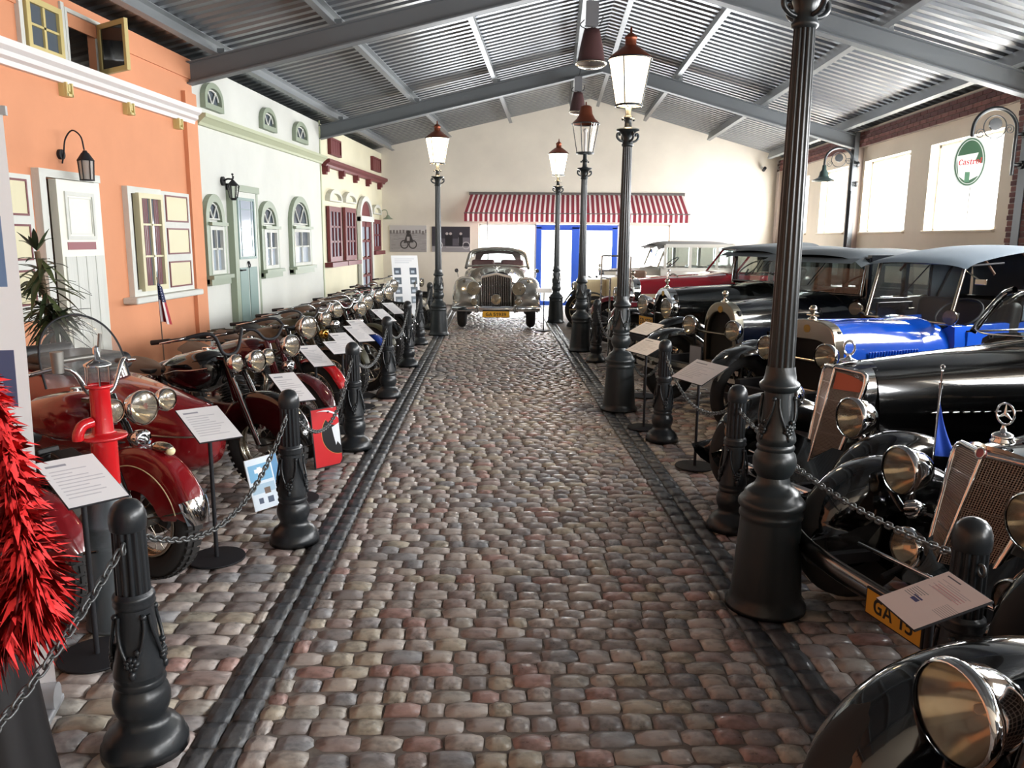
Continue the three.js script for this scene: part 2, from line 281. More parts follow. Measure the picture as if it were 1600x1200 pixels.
// ---------------------------------------------------------------- floor of setts
{
  const base = struct('floor', boxUV(box(XR - XL + 1.9, 0.12, ZB - ZF + 0.6, (XL + XR) / 2 - 0.5, -0.077, (ZB + ZF) / 2), 1.5), mat('joint_sand', '#8a7f76', 0.95, 0, { map: grainMap, bumpMap: bumpFine, bumpScale: 0.004 }), 'brown and grey cobblestone floor');
  const cols = ['#b2a7a0', '#b8ada6', '#a09997', '#b9ada2', '#a89791', '#b9ae9d', '#9d9b9c', '#c1b6ae', '#b09088', '#aea79e', '#958d8a', '#b4aaa4'];
  const dcols = ['#545659', '#5c5d5f', '#4d4f53', '#626263'];
  const stone = { map: stoneMap, bumpMap: bumpFine, bumpScale: 0.003, roughnessMap: roughVar };
  const sm = cols.map((c, i) => mat('sett_' + i, c, 0.48, 0, stone)), dm = dcols.map((c, i) => mat('dark_sett_' + i, c, 0.55, 0, stone));
  // pillow-shaped sett, unit footprint, top at y = 0
  const pillow = (s0, crown, rag) => {
    seed = s0; const n = 3, g = [], R = (a) => (rnd() - 0.5) * a;
    for (let i = 0; i <= n; i++) { g.push([]); for (let j = 0; j <= n; j++) { const e = (i === 0 || i === n) + (j === 0 || j === n); let x = i / n - 0.5, z = j / n - 0.5; x = x * (Math.abs(x) > 0.4 ? 1 : 1.15); z = z * (Math.abs(z) > 0.4 ? 1 : 1.15); if (e === 2) { x *= 0.95; z *= 0.94; } g[i].push([x + R(rag), (e === 0 ? 0 : e === 1 ? -crown : -crown * 1.7) + R(crown * 0.35), z + R(rag)]); } }
    const pos = [], idx = [], id = (i, j) => i * (n + 1) + j; g.flat().forEach((p) => pos.push(...p));
    for (let i = 0; i < n; i++) for (let j = 0; j < n; j++) idx.push(id(i, j), id(i, j + 1), id(i + 1, j), id(i + 1, j), id(i, j + 1), id(i + 1, j + 1));
    const rim = []; for (let j = 0; j < n; j++) rim.push([0, j]); for (let i = 0; i < n; i++) rim.push([i, n]); for (let j = n; j > 0; j--) rim.push([n, j]); for (let i = n; i > 0; i--) rim.push([i, 0]);
    const b0 = pos.length / 3; rim.forEach(([i, j]) => pos.push(g[i][j][0] * 1.03, -0.05, g[i][j][2] * 1.03));
    rim.forEach(([i, j], k) => { const [i2, j2] = rim[(k + 1) % rim.length], a = id(i, j), b = id(i2, j2), c = b0 + k, d = b0 + (k + 1) % rim.length; idx.push(a, c, b, b, c, d); });
    const q = new THREE.BufferGeometry(); q.setAttribute('position', new THREE.Float32BufferAttribute(pos, 3)); q.setIndex(idx); q.computeVertexNormals();
    const uv = []; for (let k = 0; k < pos.length / 3; k++) uv.push(pos[k * 3] * 0.25 + s0 * 0.37, pos[k * 3 + 2] * 0.25 + s0 * 0.71); q.setAttribute('uv', new THREE.Float32BufferAttribute(uv, 2)); return q;
  };
  const pil = [1, 2, 3, 4, 5, 6, 7, 8].map((k) => pillow(k * 91, 0.009, 0.07)), pil2 = [1, 2, 3, 4].map((k) => pillow(k * 53, 0.005, 0.05));
  seed = 4242;
  const list = [];                                              // v, z (lane), width, depth, turn, dark
  const rowsOf = (v0, v1, z0, z1, w, d, dark, skip) => {
    for (let z = z0, r = 0; z > z1; r++) {
      const dd = d * rr(0.9, 1.12); let v = v0 + (dark ? 0 : 0);
      const n0 = list.length; let first = true;
      while (v < v1 - 0.02) {
        let ww = w * (dark ? 1 : rr(0.72, 1.35)); if (first && !dark) { ww *= rr(0.5, 1); first = false; } if (v + ww > v1 - w * 0.35) ww = v1 - v;
        const vc = v + ww / 2, zc = z - dd / 2 + SKEW * vc * 0 + (dark ? 0 : rr(-0.006, 0.006) + 0.012 * Math.sin(vc * 2.1 + r * 0.3));
        if (!skip || !skip(vc, zc)) list.push([vc, zc, ww - 0.008, dd - 0.008, rr(-0.03, 0.03), dark]);
        v += ww;
      }
      z -= dd;
    }
  };
  rowsOf(-0.86, 1.15, 0.3, ZF, 0.125, 0.098, 0);
  rowsOf(-0.955, -0.86, 0.3, ZF, 0.095, 0.15, 1); rowsOf(-1.05, -0.955, 0.35, ZF, 0.095, 0.16, 1);
  rowsOf(1.15, 1.255, 0.3, ZF, 0.105, 0.15, 1); rowsOf(1.255, 1.36, 0.36, ZF, 0.105, 0.16, 1);
  rowsOf(-3.4, -1.05, 0.3, -15, 0.14, 0.108, 0, (v, z) => v + SKEW * z < XL + 0.05);
  rowsOf(1.36, 4.6, 0.3, -13, 0.145, 0.11, 0, (v, z) => v + SKEW * z > XR - 0.1 || v > 2.4 - 0.02 * z);
  const P = (s) => { const c = Math.cos(AISLE), [x, , z] = lane(s[0], s[1]); return [x, z + SKEW * -s[0] * 1]; };
  // the setts lie square to the aisle: step sideways at right angles to it
  const items = list.map((s) => { const [v, u] = s, L = 1 / Math.hypot(1, SKEW); const x = (v * L + SKEW * u * L) , z = u * L - SKEW * v * L; return { x, z, s, d: Math.hypot(x, z, EYE), seen: z < -2.05 && Math.abs(x + SKEW * 0) < 0.66 * -z + 0.35 }; });
  const near = (dark) => items.filter((i) => i.seen && !!i.s[5] === dark).sort((a, b) => a.d - b.d).slice(0, 300);
  const single = new Set([...near(false), ...near(true)]);
  const hash = (k, n) => { let t = Math.imul(k ^ 0x9e3779b9, 0x85ebca6b); t ^= t >>> 13; t = Math.imul(t, 0xc2b2ae35); return ((t ^ (t >>> 16)) >>> 0) % n; };
  const kerb = struct('trim_1', box(0.02, 0.02, 0.02, -1, -0.06, 1), mat('joint_sand', '#8a7f76'), 'two rows of dark setts along each side of the aisle');
  const far = { 0: { p: [], n: [], c: [], u: [] }, 1: { p: [], n: [], c: [], u: [] } }, colr = [...cols.map((c) => new THREE.Color(c)), ...dcols.map((c) => new THREE.Color(c))];
  const m4 = new THREE.Matrix4(), nm = new THREE.Matrix3(), vp = V(0, 0, 0), vn = V(0, 0, 0);
  items.forEach((it, k) => {
    const [, , w, d, t, dark] = it.s, g = dark ? pil2[hash(k, 4)] : pil[hash(k, 8)], y = (hash(k * 3 + 1, 100) / 100 - 0.7) * (dark ? 0.004 : 0.009);
    const ci = dark ? hash(k * 5 + 2, 4) : hash(k * 5 + 2, 12);
    if (single.has(it)) { const o = part(dark ? kerb : base, 'sett', g, dark ? dm[ci] : sm[ci]); o.position.set(it.x, y, it.z); o.rotation.set((hash(k + 9, 100) / 100 - 0.5) * 0.05, AISLE + t + (hash(k + 4, 2) && !dark ? PI : 0), (hash(k + 7, 100) / 100 - 0.5) * 0.06); o.scale.set(w, 1, d); return; }
    m4.compose(V(it.x, y, it.z), Q4.setFromEuler(E4.set((hash(k + 9, 100) / 100 - 0.5) * 0.05, AISLE + t, (hash(k + 7, 100) / 100 - 0.5) * 0.06)), V(w, 1, d)); nm.getNormalMatrix(m4);
    const f = far[dark], c = colr[dark ? 12 + ci : ci], pa = g.attributes.position, na = g.attributes.normal, ua = g.attributes.uv, ix = g.index.array, nt = it.z < -9 ? 54 : ix.length;
    for (let q = 0; q < nt; q++) { const i = ix[q]; vp.fromBufferAttribute(pa, i).applyMatrix4(m4); vn.fromBufferAttribute(na, i).applyMatrix3(nm).normalize(); f.p.push(vp.x, vp.y, vp.z); f.n.push(vn.x, vn.y, vn.z); f.c.push(c.r, c.g, c.b); f.u.push(ua.getX(i) + hash(k, 97) / 97, ua.getY(i)); }
  });
  for (const dark of [0, 1]) {
    const f = far[dark], g = new THREE.BufferGeometry(); for (const [n, a, s] of [['position', f.p, 3], ['normal', f.n, 3], ['color', f.c, 3], ['uv', f.u, 2]]) g.setAttribute(n, new THREE.Float32BufferAttribute(a, s));
    const o = part(dark ? kerb : base, 'far_setts', g, mat('far_sett_' + dark, '#ffffff', dark ? 0.55 : 0.48, 0, { ...stone, vertexColors: true })); o.userData.kind = 'stuff';
  }
}
// ---------------------------------------------------------------- house fronts along the left wall
// local frame: x = -world z, y up, z = depth out of the wall
const F = (g) => at(g, XL, 0, 0, 0, PI / 2, 0);
const fbox = (x0, x1, y0, y1, d0, d1) => F(box(x1 - x0, y1 - y0, d1 - d0, (x0 + x1) / 2, (y0 + y1) / 2, (d0 + d1) / 2));
const frect = (x0, x1, y0, y1) => [[x0, y0], [x1, y0], [x1, y1], [x0, y1]];
const fring = (x0, x1, y0, y1, t, d0, d1) => F(extrude(frect(x0, x1, y0, y1), d1 - d0, 0, [frect(x0 + t, x1 - t, y0 + t, y1 - t)]).translate(0, 0, d0));
function archShape(x0, x1, y0, ys, yt, C = THREE.Shape) {
  const s = new C(), n = 16, xc = (x0 + x1) / 2, rx = (x1 - x0) / 2; s.moveTo(x0, y0); s.lineTo(x1, y0); s.lineTo(x1, ys);
  for (let i = 1; i < n; i++) { const a = i / n * PI; s.lineTo(xc + rx * Math.cos(a), ys + (yt - ys) * Math.sin(a)); }
  s.lineTo(x0, ys); s.closePath(); return s;
}
{
  const w = struct('wall_left', box(0.2, EL - 0.25, ZB - ZF + 0.6, XL - 1.25, (EL - 0.25) / 2, (ZB + ZF) / 2), W.beige, 'row of painted house fronts');
  part(w, 'house_front', boxUV(merge([F(extrude([[-4.3, 0], [6.935, 0], [6.935, 2.235], [7.695, 2.235], [7.695, 0], [10.1, 0], [10.1, EL - 0.04], [-4.3, EL - 0.04]], 0.08, 0, [[[7.5, 3.28], [7.5, 3.74], [8.02, 3.74], [8.02, 3.28]], ...[8.29, 5.31].map((x) => [[x + 0.07, 1.17], [x + 0.07, 2.18], [x + 0.65, 2.18], [x + 0.65, 1.17]])]).translate(0, 0, -0.08)), fbox(9.8, 10.1, 0, 3.45, 0, 0.05), fbox(-4.3, 10.1, 3.62, 3.8, 0, 0.02)]), 0.35), W.orange, 'orange house front');
  part(w, 'house_front', boxUV(fbox(10.1, 15.52, 0, EL - 0.04, -0.2, 0), 0.35), W.white, 'white house front');
  part(w, 'house_front', boxUV(fbox(15.52, 21.1, 0, EL - 0.04, -0.2, -0.02), 0.35), W.cream, 'cream house front');
  part(w, 'downpipe_line', fbox(15.49, 15.55, 0, 3.9, 0, 0.015), W.sageLight);
}
const stepTrim = (x0, x1, prof) => F(at(extrude(prof.map(([d, y]) => [-d, y]), x1 - x0), x0, 0, 0, 0, PI / 2, 0));   // profile of [depth, y] swept along the front
struct('trim_2', stepTrim(3.0, 10.02, [[0, 3.09], [0.05, 3.09], [0.06, 3.13], [0.1, 3.15], [0.1, 3.19], [0.14, 3.22], [0.15, 3.27], [0, 3.27]]), mat('cornice_white', '#ddd8d6', 0.5), 'white moulded cornice on the orange house');
struct('trim_3', stepTrim(10.12, 15.5, [[0, 3.11], [0.05, 3.11], [0.07, 3.14], [0.13, 3.19], [0.15, 3.2], [0.15, 3.245], [0, 3.245]]), W.sageLight, 'pale green cornice on the white house');
{
  const t = struct('trim_4', stepTrim(15.62, 21.0, [[-0.02, 3.08], [0.08, 3.08], [0.1, 3.12], [0.16, 3.16], [0.16, 3.22], [-0.02, 3.22]]), W.maroon, 'maroon cornice with brackets on the cream house');
  for (const x of [15.75, 16.95, 18.15, 19.35, 20.6]) part(t, 'bracket', [fbox(x - 0.06, x + 0.06, 2.98, 3.09, -0.02, 0.1), fbox(x - 0.05, x + 0.05, 2.93, 2.98, -0.02, 0.06)], W.maroon);
}
for (const x of [6.3, 7.4, 8.49, 9.6]) {
  const c = thing('corbel', ['cream corbel above the half-hidden shutter window', 'cream corbel above the arched wall lamp', 'cream corbel above the open casement window', 'cream corbel at the end of the white cornice'][[6.3, 7.4, 8.49, 9.6].indexOf(x)], 'bracket', [XL, 2.98, -x], PI / 2, 'corbels under the cornice');
  part(c, 'block', [box(0.11, 0.12, 0.05, 0, 0.06, 0.025), ...[[-0.042, 0.06, 0.02, 0.12], [0.042, 0.06, 0.02, 0.12], [0, 0.012, 0.09, 0.022]].map(([x, y, w, h]) => box(w, h, 0.03, x, y, 0.06)), box(0.03, 0.06, 0.03, 0, 0.075, 0.055)], W.gold);
}
let winNo = 11, doorNo = 2;
function shutterWindow(x0) {
  const s = struct(`window_${winNo++}`, null, null, 'white framed window with an open cream casement and a panelled shutter'), a = x0, m = x0 + 0.72, b = x0 + 1.44;
  part(s, 'window_frame', [fring(a, m, 1.1, 2.25, 0.07, 0, 0.06)], W.white);
  const cs = new THREE.Group(); cs.name = 'casement'; s.add(cs);
  const x1 = a + 0.15, x2 = m - 0.04, c = [fring(x1, x2, 1.15, 2.19, 0.055, 0.03, 0.1), fbox((x1 + x2) / 2 - 0.012, (x1 + x2) / 2 + 0.012, 1.2, 2.14, 0.05, 0.09)];
  for (const y of [1.52, 1.86]) c.push(fbox(x1 + 0.05, x2 - 0.05, y - 0.01, y + 0.01, 0.05, 0.09)); part(cs, 'casement_frame', c, W.butter);
  for (let i = 0; i < 2; i++) for (let j = 0; j < 3; j++) part(cs, 'pane', fbox(mixn(x1 + 0.05, x2 - 0.05, i / 2) + 0.012, mixn(x1 + 0.05, x2 - 0.05, (i + 1) / 2) - 0.012, [1.2, 1.53, 1.87][j], [1.51, 1.85, 2.14][j], 0.06, 0.068), W.greyGlass);
  for (const k of [0.12, 0.36]) part(s, 'curtain', F(surf(2, 14, (u, v) => [x1 + k + 0.1 * v, 1.19 + 0.96 * u, 0.071 + 0.006 * Math.sin(v * 16)])), W.maroon);
  const sh = part(s, 'shutter', fbox(m, b, 1.08, 2.24, 0, 0.05), W.white);
  for (const [y0, y1] of [[1.15, 1.45], [1.53, 1.83], [1.9, 2.2]]) { const p = part(sh, 'shutter_panel', fring(m + 0.1, b - 0.07, y0, y1, 0.018, 0.05, 0.062), W.maroon); p.add(part(sh, 'panel_board', fbox(m + 0.118, b - 0.088, y0 + 0.018, y1 - 0.018, 0.05, 0.056), W.butter)); }
  part(s, 'window_sill', F(rbox(1.6, 0.07, 0.17, 0.02, x0 + 0.66, 1.065, 0.075)), W.white);
}
shutterWindow(8.29); shutterWindow(5.31);
{   // upper windows of the orange house
  const s = struct(`window_${winNo++}`, null, null, 'small closed window with four panes'); const x0 = 6.9, x1 = 7.4;
  part(s, 'window_frame', [fring(x0, x1, 3.28, 3.72, 0.05, 0, 0.06), fbox(x0 + 0.235, x0 + 0.265, 3.3, 3.7, 0.02, 0.05), fbox(x0 + 0.03, x1 - 0.03, 3.49, 3.51, 0.02, 0.05)], W.gold);
  for (const i of [0, 1]) for (const j of [0, 1]) part(s, 'pane', fbox(x0 + 0.05 + i * 0.215, x0 + 0.235 + i * 0.215, 3.33 + j * 0.18, 3.49 + j * 0.18, 0.01, 0.03), W.greyGlass);
  part(s, 'casing', [fbox(6.83, 6.88, 3.27, 3.8, 0, 0.04), fbox(7.42, 7.47, 3.27, 3.8, 0, 0.04)], W.white);
  const t = struct(`window_${winNo++}`, null, null, 'small dark window with its casement swung open');
  part(t, 'casing', fring(7.47, 8.05, 3.27, 3.77, 0.035, 0, 0.045), W.white);
  const leaf = new THREE.Group(); leaf.name = 'casement'; leaf.position.set(XL + 0.05, 0, -8.03); leaf.rotation.y = PI / 2 - 123 * D2R; t.add(leaf);
  const lf = part(leaf, 'casement_frame', extrude(frect(0, 0.5, 3.28, 3.74), 0.035, 0, [frect(0.045, 0.455, 3.325, 3.695)]), W.gold); part(lf, 'pane', box(0.41, 0.37, 0.008, 0.25, 3.51, 0.018), W.darkGlass);
}
{   // orange house door
  const d = struct(`door_${doorNo++}`, null, null, 'white plank door with a panel, standing slightly open in a white frame');
  part(d, 'door_frame', [fbox(6.84, 6.93, 0, 2.24, 0, 0.07), fbox(7.7, 7.78, 0, 2.24, 0, 0.05), fbox(6.84, 7.78, 2.24, 2.31, 0, 0.07)], W.white);
  const l = part(d, 'door_leaf', fbox(7.02, 7.7, 0.03, 2.23, 0.03, 0.1), mat('door_white', '#e4e2d4', 0.5));
  part(l, 'upper_panel', [fring(7.12, 7.58, 1.7, 2.13, 0.035, 0.1, 0.112), fring(7.17, 7.53, 1.75, 2.08, 0.008, 0.1, 0.108)], W.white);
  part(l, 'maroon_strip', fbox(7.11, 7.56, 1.61, 1.68, 0.1, 0.104), mat('maroon_light', '#8c4a50', 0.5));
  for (let k = 0; k < 4; k++) part(l, 'plank', fbox(7.06 + k * 0.155, 7.205 + k * 0.155, 0.06, 1.55, 0.1, 0.112), W.white);
}
function archWindow(x0, x1, top, bottom, spring, small) {
  const s = struct(`window_${winNo++}`, null, null, small ? 'small green arched fanlight high on the white house' : 'tall arched window with a green surround');
  const t = small ? 0.07 : 0.1, xc = (x0 + x1) / 2;
  part(s, 'surround', F(extrude(archShape(x0, x1, bottom, spring, top), 0.07, 0, [archShape(x0 + t, x1 - t, bottom + (small ? 0.07 : 0.12), spring, top - t, THREE.Path)])), W.sage);
  part(s, 'fan_pane', F(extrude(archShape(x0 + t, x1 - t, spring - (small ? 0.12 : 0), spring, top - t), 0.012)), W.greyGlass);
  const rx = (x1 - x0) / 2 - t, rise = top - t - spring, y0 = small ? bottom + 0.07 : spring + 0.01, yt = spring + rise;
  const fb = (a, b) => F(bar([a[0], a[1], 0.03], [b[0], b[1], 0.03], 0.013, 6));
  part(s, 'fan_bars', [fb([xc, y0], [xc - rx * 0.6, spring + rise * 0.8]), fb([xc, y0], [xc + rx * 0.6, spring + rise * 0.8]), F(tube(Array.from({ length: 9 }, (_, i) => [xc - (rx - 0.02) * Math.cos(i / 8 * PI), spring + (rise - 0.02) * Math.sin(i / 8 * PI), 0.03]), 0.012)), fb([x0 + t, y0], [x1 - t, y0])], W.white);
  if (small) { part(s, 'lower_pane', fbox(x0 + t, x1 - t, bottom + 0.06, spring + 0.01, 0, 0.011), W.greyGlass); return; }
  part(s, 'transom', fbox(x0 + 0.06, x1 - 0.02, spring - 0.075, spring - 0.03, 0, 0.12), W.sage);
  const a = x0 + t + 0.03, b = x1 - t + 0.04, y1 = spring - 0.08, yb = bottom + 0.15, c = [fring(a - 0.03, b, yb - 0.03, y1, 0.05, 0.02, 0.075), fbox((a + b) / 2 - 0.02, (a + b) / 2 + 0.005, yb, y1 - 0.03, 0.03, 0.06), fbox(a, b - 0.03, (yb + y1) / 2 - 0.012, (yb + y1) / 2 + 0.012, 0.03, 0.06)];
  part(s, 'casement_frame', c, W.white);
  for (const i of [0, 1]) for (const j of [0, 1]) part(s, 'pane', fbox(mixn(a, b - 0.03, i / 2), mixn(a, b - 0.03, (i + 1) / 2), mixn(yb, y1, j / 2), mixn(yb, y1, (j + 1) / 2), 0.012, 0.03), j ? W.greyGlass : W.lightGlass);
  part(s, 'window_sill', [fbox(x0 - 0.02, x1 + 0.04, bottom + 0.06, bottom + 0.11, 0, 0.14), fbox(x0, x1 + 0.02, bottom - 0.02, bottom + 0.06, 0, 0.1)], W.sage);
}
archWindow(10.14, 10.74, 2.28, 1.13, 1.95); archWindow(12.08, 12.84, 2.28, 1.13, 1.93); archWindow(13.5, 14.57, 2.43, 1.13, 1.95);
archWindow(10.32, 10.9, 3.68, 3.34, 3.47, 1); archWindow(12.35, 12.97, 3.69, 3.35, 3.48, 1); archWindow(13.9, 14.6, 3.7, 3.35, 3.48, 1);
{
  const d = struct(`door_${doorNo++}`, null, null, 'white and green front door with a leaded glass pane');
  part(d, 'door_frame', [fbox(10.97, 11.1, 0, 2.45, 0, 0.09), fbox(11.95, 12.02, 0, 2.45, 0, 0.05), fbox(10.97, 12.02, 2.36, 2.45, 0, 0.08)], W.sage);
  const l = part(d, 'door_leaf', fbox(11.1, 11.95, 0, 2.36, 0, 0.045), W.white);
  part(l, 'leaded_pane', fbox(11.24, 11.8, 1.46, 2.24, 0.045, 0.052), W.lightGlass);
  const b = [fring(11.2, 11.84, 1.42, 2.28, 0.035, 0.045, 0.065)]; for (const x of [11.32, 11.72]) b.push(fbox(x - 0.005, x + 0.005, 1.46, 2.24, 0.05, 0.058)); for (const y of [1.55, 1.85, 2.12]) b.push(fbox(11.24, 11.8, y - 0.005, y + 0.005, 0.05, 0.058)); part(l, 'glazing_bars', b, W.sageDoor);
  for (const x of [11.2, 11.55]) part(l, 'door_panel', fbox(x, x + 0.3, 0.2, 1.3, 0.045, 0.058), W.sageDoor);
  part(l, 'handle', F(merge([bar([11.16, 1.27, 0.05], [11.16, 1.27, 0.1], 0.012), bar([11.16, 1.27, 0.1], [11.3, 1.27, 0.1], 0.01), box(0.03, 0.16, 0.012, 11.16, 1.24, 0.05)])), M.blackMatt);
  part(l, 'knocker', F(merge([at(torus(0.03, 0.008), 11.52, 1.33, 0.07), ball(0.02, 11.52, 1.37, 0.06)])), M.blackMatt);
}
function maroonWindow(x0, x1, y0, y1, cols, rows, sill) {
  const s = struct(`window_${winNo++}`, null, null, 'maroon window with narrow panes on the cream house');
  const b = [fring(x0, x1, y0, y1, 0.1, 0, 0.06)], wx = (x1 - x0 - 0.2) / cols, hy = (y1 - y0 - 0.2) / rows;
  for (let i = 1; i < cols; i++) b.push(fbox(x0 + 0.1 + i * wx - 0.025, x0 + 0.1 + i * wx + 0.025, y0 + 0.1, y1 - 0.1, 0.01, 0.05));
  for (let j = 1; j < rows; j++) b.push(fbox(x0 + 0.1, x1 - 0.1, y0 + 0.1 + j * hy - 0.02, y0 + 0.1 + j * hy + 0.02, 0.01, 0.05));
  part(s, 'window_frame', b, W.maroon);
  for (let i = 0; i < cols; i++) for (let j = 0; j < rows; j++) part(s, 'pane', fbox(x0 + 0.1 + i * wx, x0 + 0.1 + (i + 1) * wx, y0 + 0.1 + j * hy, y0 + 0.1 + (j + 1) * hy, -0.01, 0.014), W.lightGlass);
  if (sill) part(s, 'window_sill', fbox(x0 - 0.15, x1 + 0.1, y0 - 0.1, y0 - 0.01, -0.02, 0.14), W.maroon);
}
maroonWindow(15.84, 16.75, 1.25, 2.34, 3, 3, 1); maroonWindow(17.05, 17.98, 1.25, 2.36, 3, 3, 1); maroonWindow(19.72, 20.55, 1.42, 2.17, 2, 2, 1);
for (const [a, b] of [[16.13, 16.93], [19.86, 20.78]]) {
  const s = struct(`window_${winNo++}`, null, null, 'small maroon plank shutter high on the cream house');
  part(s, 'shutter_frame', fring(a, b, 3.35, 3.68, 0.04, -0.02, 0.05), W.maroon); for (let k = 0; k < 4; k++) part(s, 'plank', fbox(mixn(a + 0.04, b - 0.04, k / 4) + 0.006, mixn(a + 0.04, b - 0.04, (k + 1) / 4) - 0.006, 3.39, 3.64, -0.02, 0.03), W.maroon);
}
for (const [a, b, y] of [[15.84, 16.8, 2.44], [17.06, 18.02, 2.46], [19.7, 20.6, 2.3]]) {
  const p = thing('arch_hood', ['white arched moulding over the maroon window next to the white house', 'white arched moulding over the maroon window next to the arched door', 'white arched moulding over the narrow maroon window by the corner'][[15.84, 17.06, 19.7].indexOf(a)], 'moulding', [XL, 0, 0], PI / 2, 'arched hoods over the windows');
  part(p, 'arch', extrude(archShape(a, b, y, y + 0.03, y + 0.24), 0.1, 0, [archShape(a + 0.09, b - 0.09, y + 0.03, y + 0.05, y + 0.16, THREE.Path)]).translate(0, 0, -0.02), mat('hood_grey', '#c9c8bd', 0.6));
  part(p, 'infill', box(b - a - 0.16, 0.14, 0.02, (a + b) / 2, y + 0.09, 0), W.cream);
}
{
  const d = struct(`door_${doorNo++}`, null, null, 'maroon arched door with blue-grey panes');
  part(d, 'door_frame', F(extrude(archShape(18.3, 19.58, 0, 2.2, 2.68), 0.08, 0, [archShape(18.42, 19.46, 0.02, 2.2, 2.57, THREE.Path)])), W.white);
  part(d, 'fan_pane', F(extrude(archShape(18.42, 19.46, 2.22, 2.24, 2.57), 0.03)), W.maroon);
  part(d, 'lintel', fbox(18.3, 19.6, 2.1, 2.22, -0.02, 0.1), W.white);
  const l = part(d, 'door_leaf', [fring(18.42, 19.46, 0, 2.1, 0.12, -0.02, 0.05), fbox(18.91, 18.97, 0, 2.1, 0, 0.05), ...[0.45, 0.85, 1.25, 1.65].map((y) => fbox(18.5, 19.4, y - 0.025, y + 0.025, 0, 0.05))], W.maroon);
  for (const [a, b] of [[18.54, 18.91], [18.97, 19.34]]) for (let j = 0; j < 5; j++) part(l, 'pane', fbox(a, b, 0.1 + j * 0.4, 0.45 + j * 0.4, -0.01, 0.02), W.lightGlass);
}
// wall lamps
{
  const l = thing('arched_wall_lamp', 'black lantern hanging from a thin arched arm on the orange wall', 'wall lamp', [XL, 0, -7.27]);
  part(l, 'wall_plate', cyl(0.045, 0.045, 0.03, 0.015, 2.46, 0, 0, 0, PI / 2), M.blackMatt);
  part(l, 'arm', tube([[0.02, 2.38, 0], [0.04, 2.46, 0], [0.07, 2.6, 0], [0.14, 2.67, 0], [0.21, 2.62, 0], [0.235, 2.5, 0]], 0.007, 30), M.blackMatt);
  const b = part(l, 'lantern_roof', [cyl(0.015, 0.03, 0.03, 0.24, 2.48, 0), cyl(0.03, 0.075, 0.07, 0.24, 2.44, 0, 0, 0, 0, 6)], M.blackMatt);
  const fr = [cyl(0.062, 0.062, 0.012, 0.24, 2.235, 0, 0, 0, 0, 6)]; for (let k = 0; k < 6; k++) { const a = k / 6 * 2 * PI; fr.push(bar([0.24 + 0.066 * Math.sin(a), 2.41, 0.066 * Math.cos(a)], [0.24 + 0.056 * Math.sin(a), 2.24, 0.056 * Math.cos(a)], 0.005, 6)); }
  part(l, 'lantern_frame', fr, M.blackMatt); part(l, 'lantern_glass', cyl(0.062, 0.052, 0.165, 0.24, 2.325, 0, 0, 0, 0, 6, true), mat('frosted_glass', '#c9c4bd', 0.5, 0, { phys: 1, transmission: 0.5, thickness: 0 }));
}
{
  const l = thing('wall_lantern', 'black carriage lantern on a short arm beside the green door', 'wall lamp', [XL, 0, -10.86]);
  part(l, 'wall_plate', cyl(0.06, 0.06, 0.03, 0.015, 2.47, 0, 0, 0, PI / 2), M.blackMatt);
  part(l, 'arm', tube([[0.02, 2.47, 0], [0.08, 2.5, 0], [0.15, 2.5, 0], [0.16, 2.54, 0]], 0.012), M.blackMatt);
  part(l, 'lantern_roof', [cyl(0.012, 0.085, 0.08, 0.15, 2.45, 0, 0, 0, 0, 6), cyl(0.006, 0.006, 0.08, 0.15, 2.52, 0), ball(0.015, 0.15, 2.56, 0)], M.blackMatt);
  const fr = [cyl(0.05, 0.03, 0.03, 0.15, 2.235, 0, 0, 0, 0, 6)]; for (let k = 0; k < 6; k++) { const a = k / 6 * 2 * PI; fr.push(bar([0.15 + 0.08 * Math.sin(a), 2.41, 0.08 * Math.cos(a)], [0.15 + 0.05 * Math.sin(a), 2.25, 0.05 * Math.cos(a)], 0.006, 6)); }
  part(l, 'lantern_frame', fr, M.blackMatt); part(l, 'lantern_glass', cyl(0.075, 0.046, 0.16, 0.15, 2.33, 0, 0, 0, 0, 6, true), M.glass);
}
function enamelBracket(x, y, z, name, label) {           // arched iron bracket on a pier, reaching towards -x
  const l = thing(name, label, name === 'hanging_sign' ? 'sign' : 'wall lamp', [x, y, z]);
  const arc = []; for (let k = 0; k <= 10; k++) { const a = k / 10 * PI; arc.push([-0.36 + 0.25 * Math.cos(a), 0.1 + 0.24 * Math.sin(a), 0]); }
  part(l, 'arm', tube([[-0.11, -0.42, 0], [-0.11, -0.1, 0], ...arc, [-0.61, 0.02, 0]], 0.022, 50), M.iron);
  for (const y of [-0.3, 0.05]) part(l, 'mount', [bar([0, y, 0], [-0.11, y, 0], 0.02), cyl(0.05, 0.05, 0.03, -0.015, y, 0, 0, 0, PI / 2)], M.iron);
  const sp = []; for (let k = 0; k <= 16; k++) { const a = k / 16 * 2 * PI; sp.push([-0.36 + 0.13 * Math.cos(a), 0.13 + 0.13 * Math.sin(a), 0]); }
  const curl = (cx, cy, s) => tube(Array.from({ length: 14 }, (_, k) => { const a = k / 13 * 3.5 * PI, r = 0.06 * (1 - k / 16); return [cx + s * r * Math.cos(a), cy + r * Math.sin(a), 0]; }), 0.005, 40, 5);
  part(l, 'scroll', [tube(sp, 0.006, 40, 6), curl(-0.52, 0.05, 1), curl(-0.19, 0.1, -1), cyl(0.07, 0.07, 0.03, -0.36, 0.16, 0, PI / 2)], M.iron);
  return l;
}
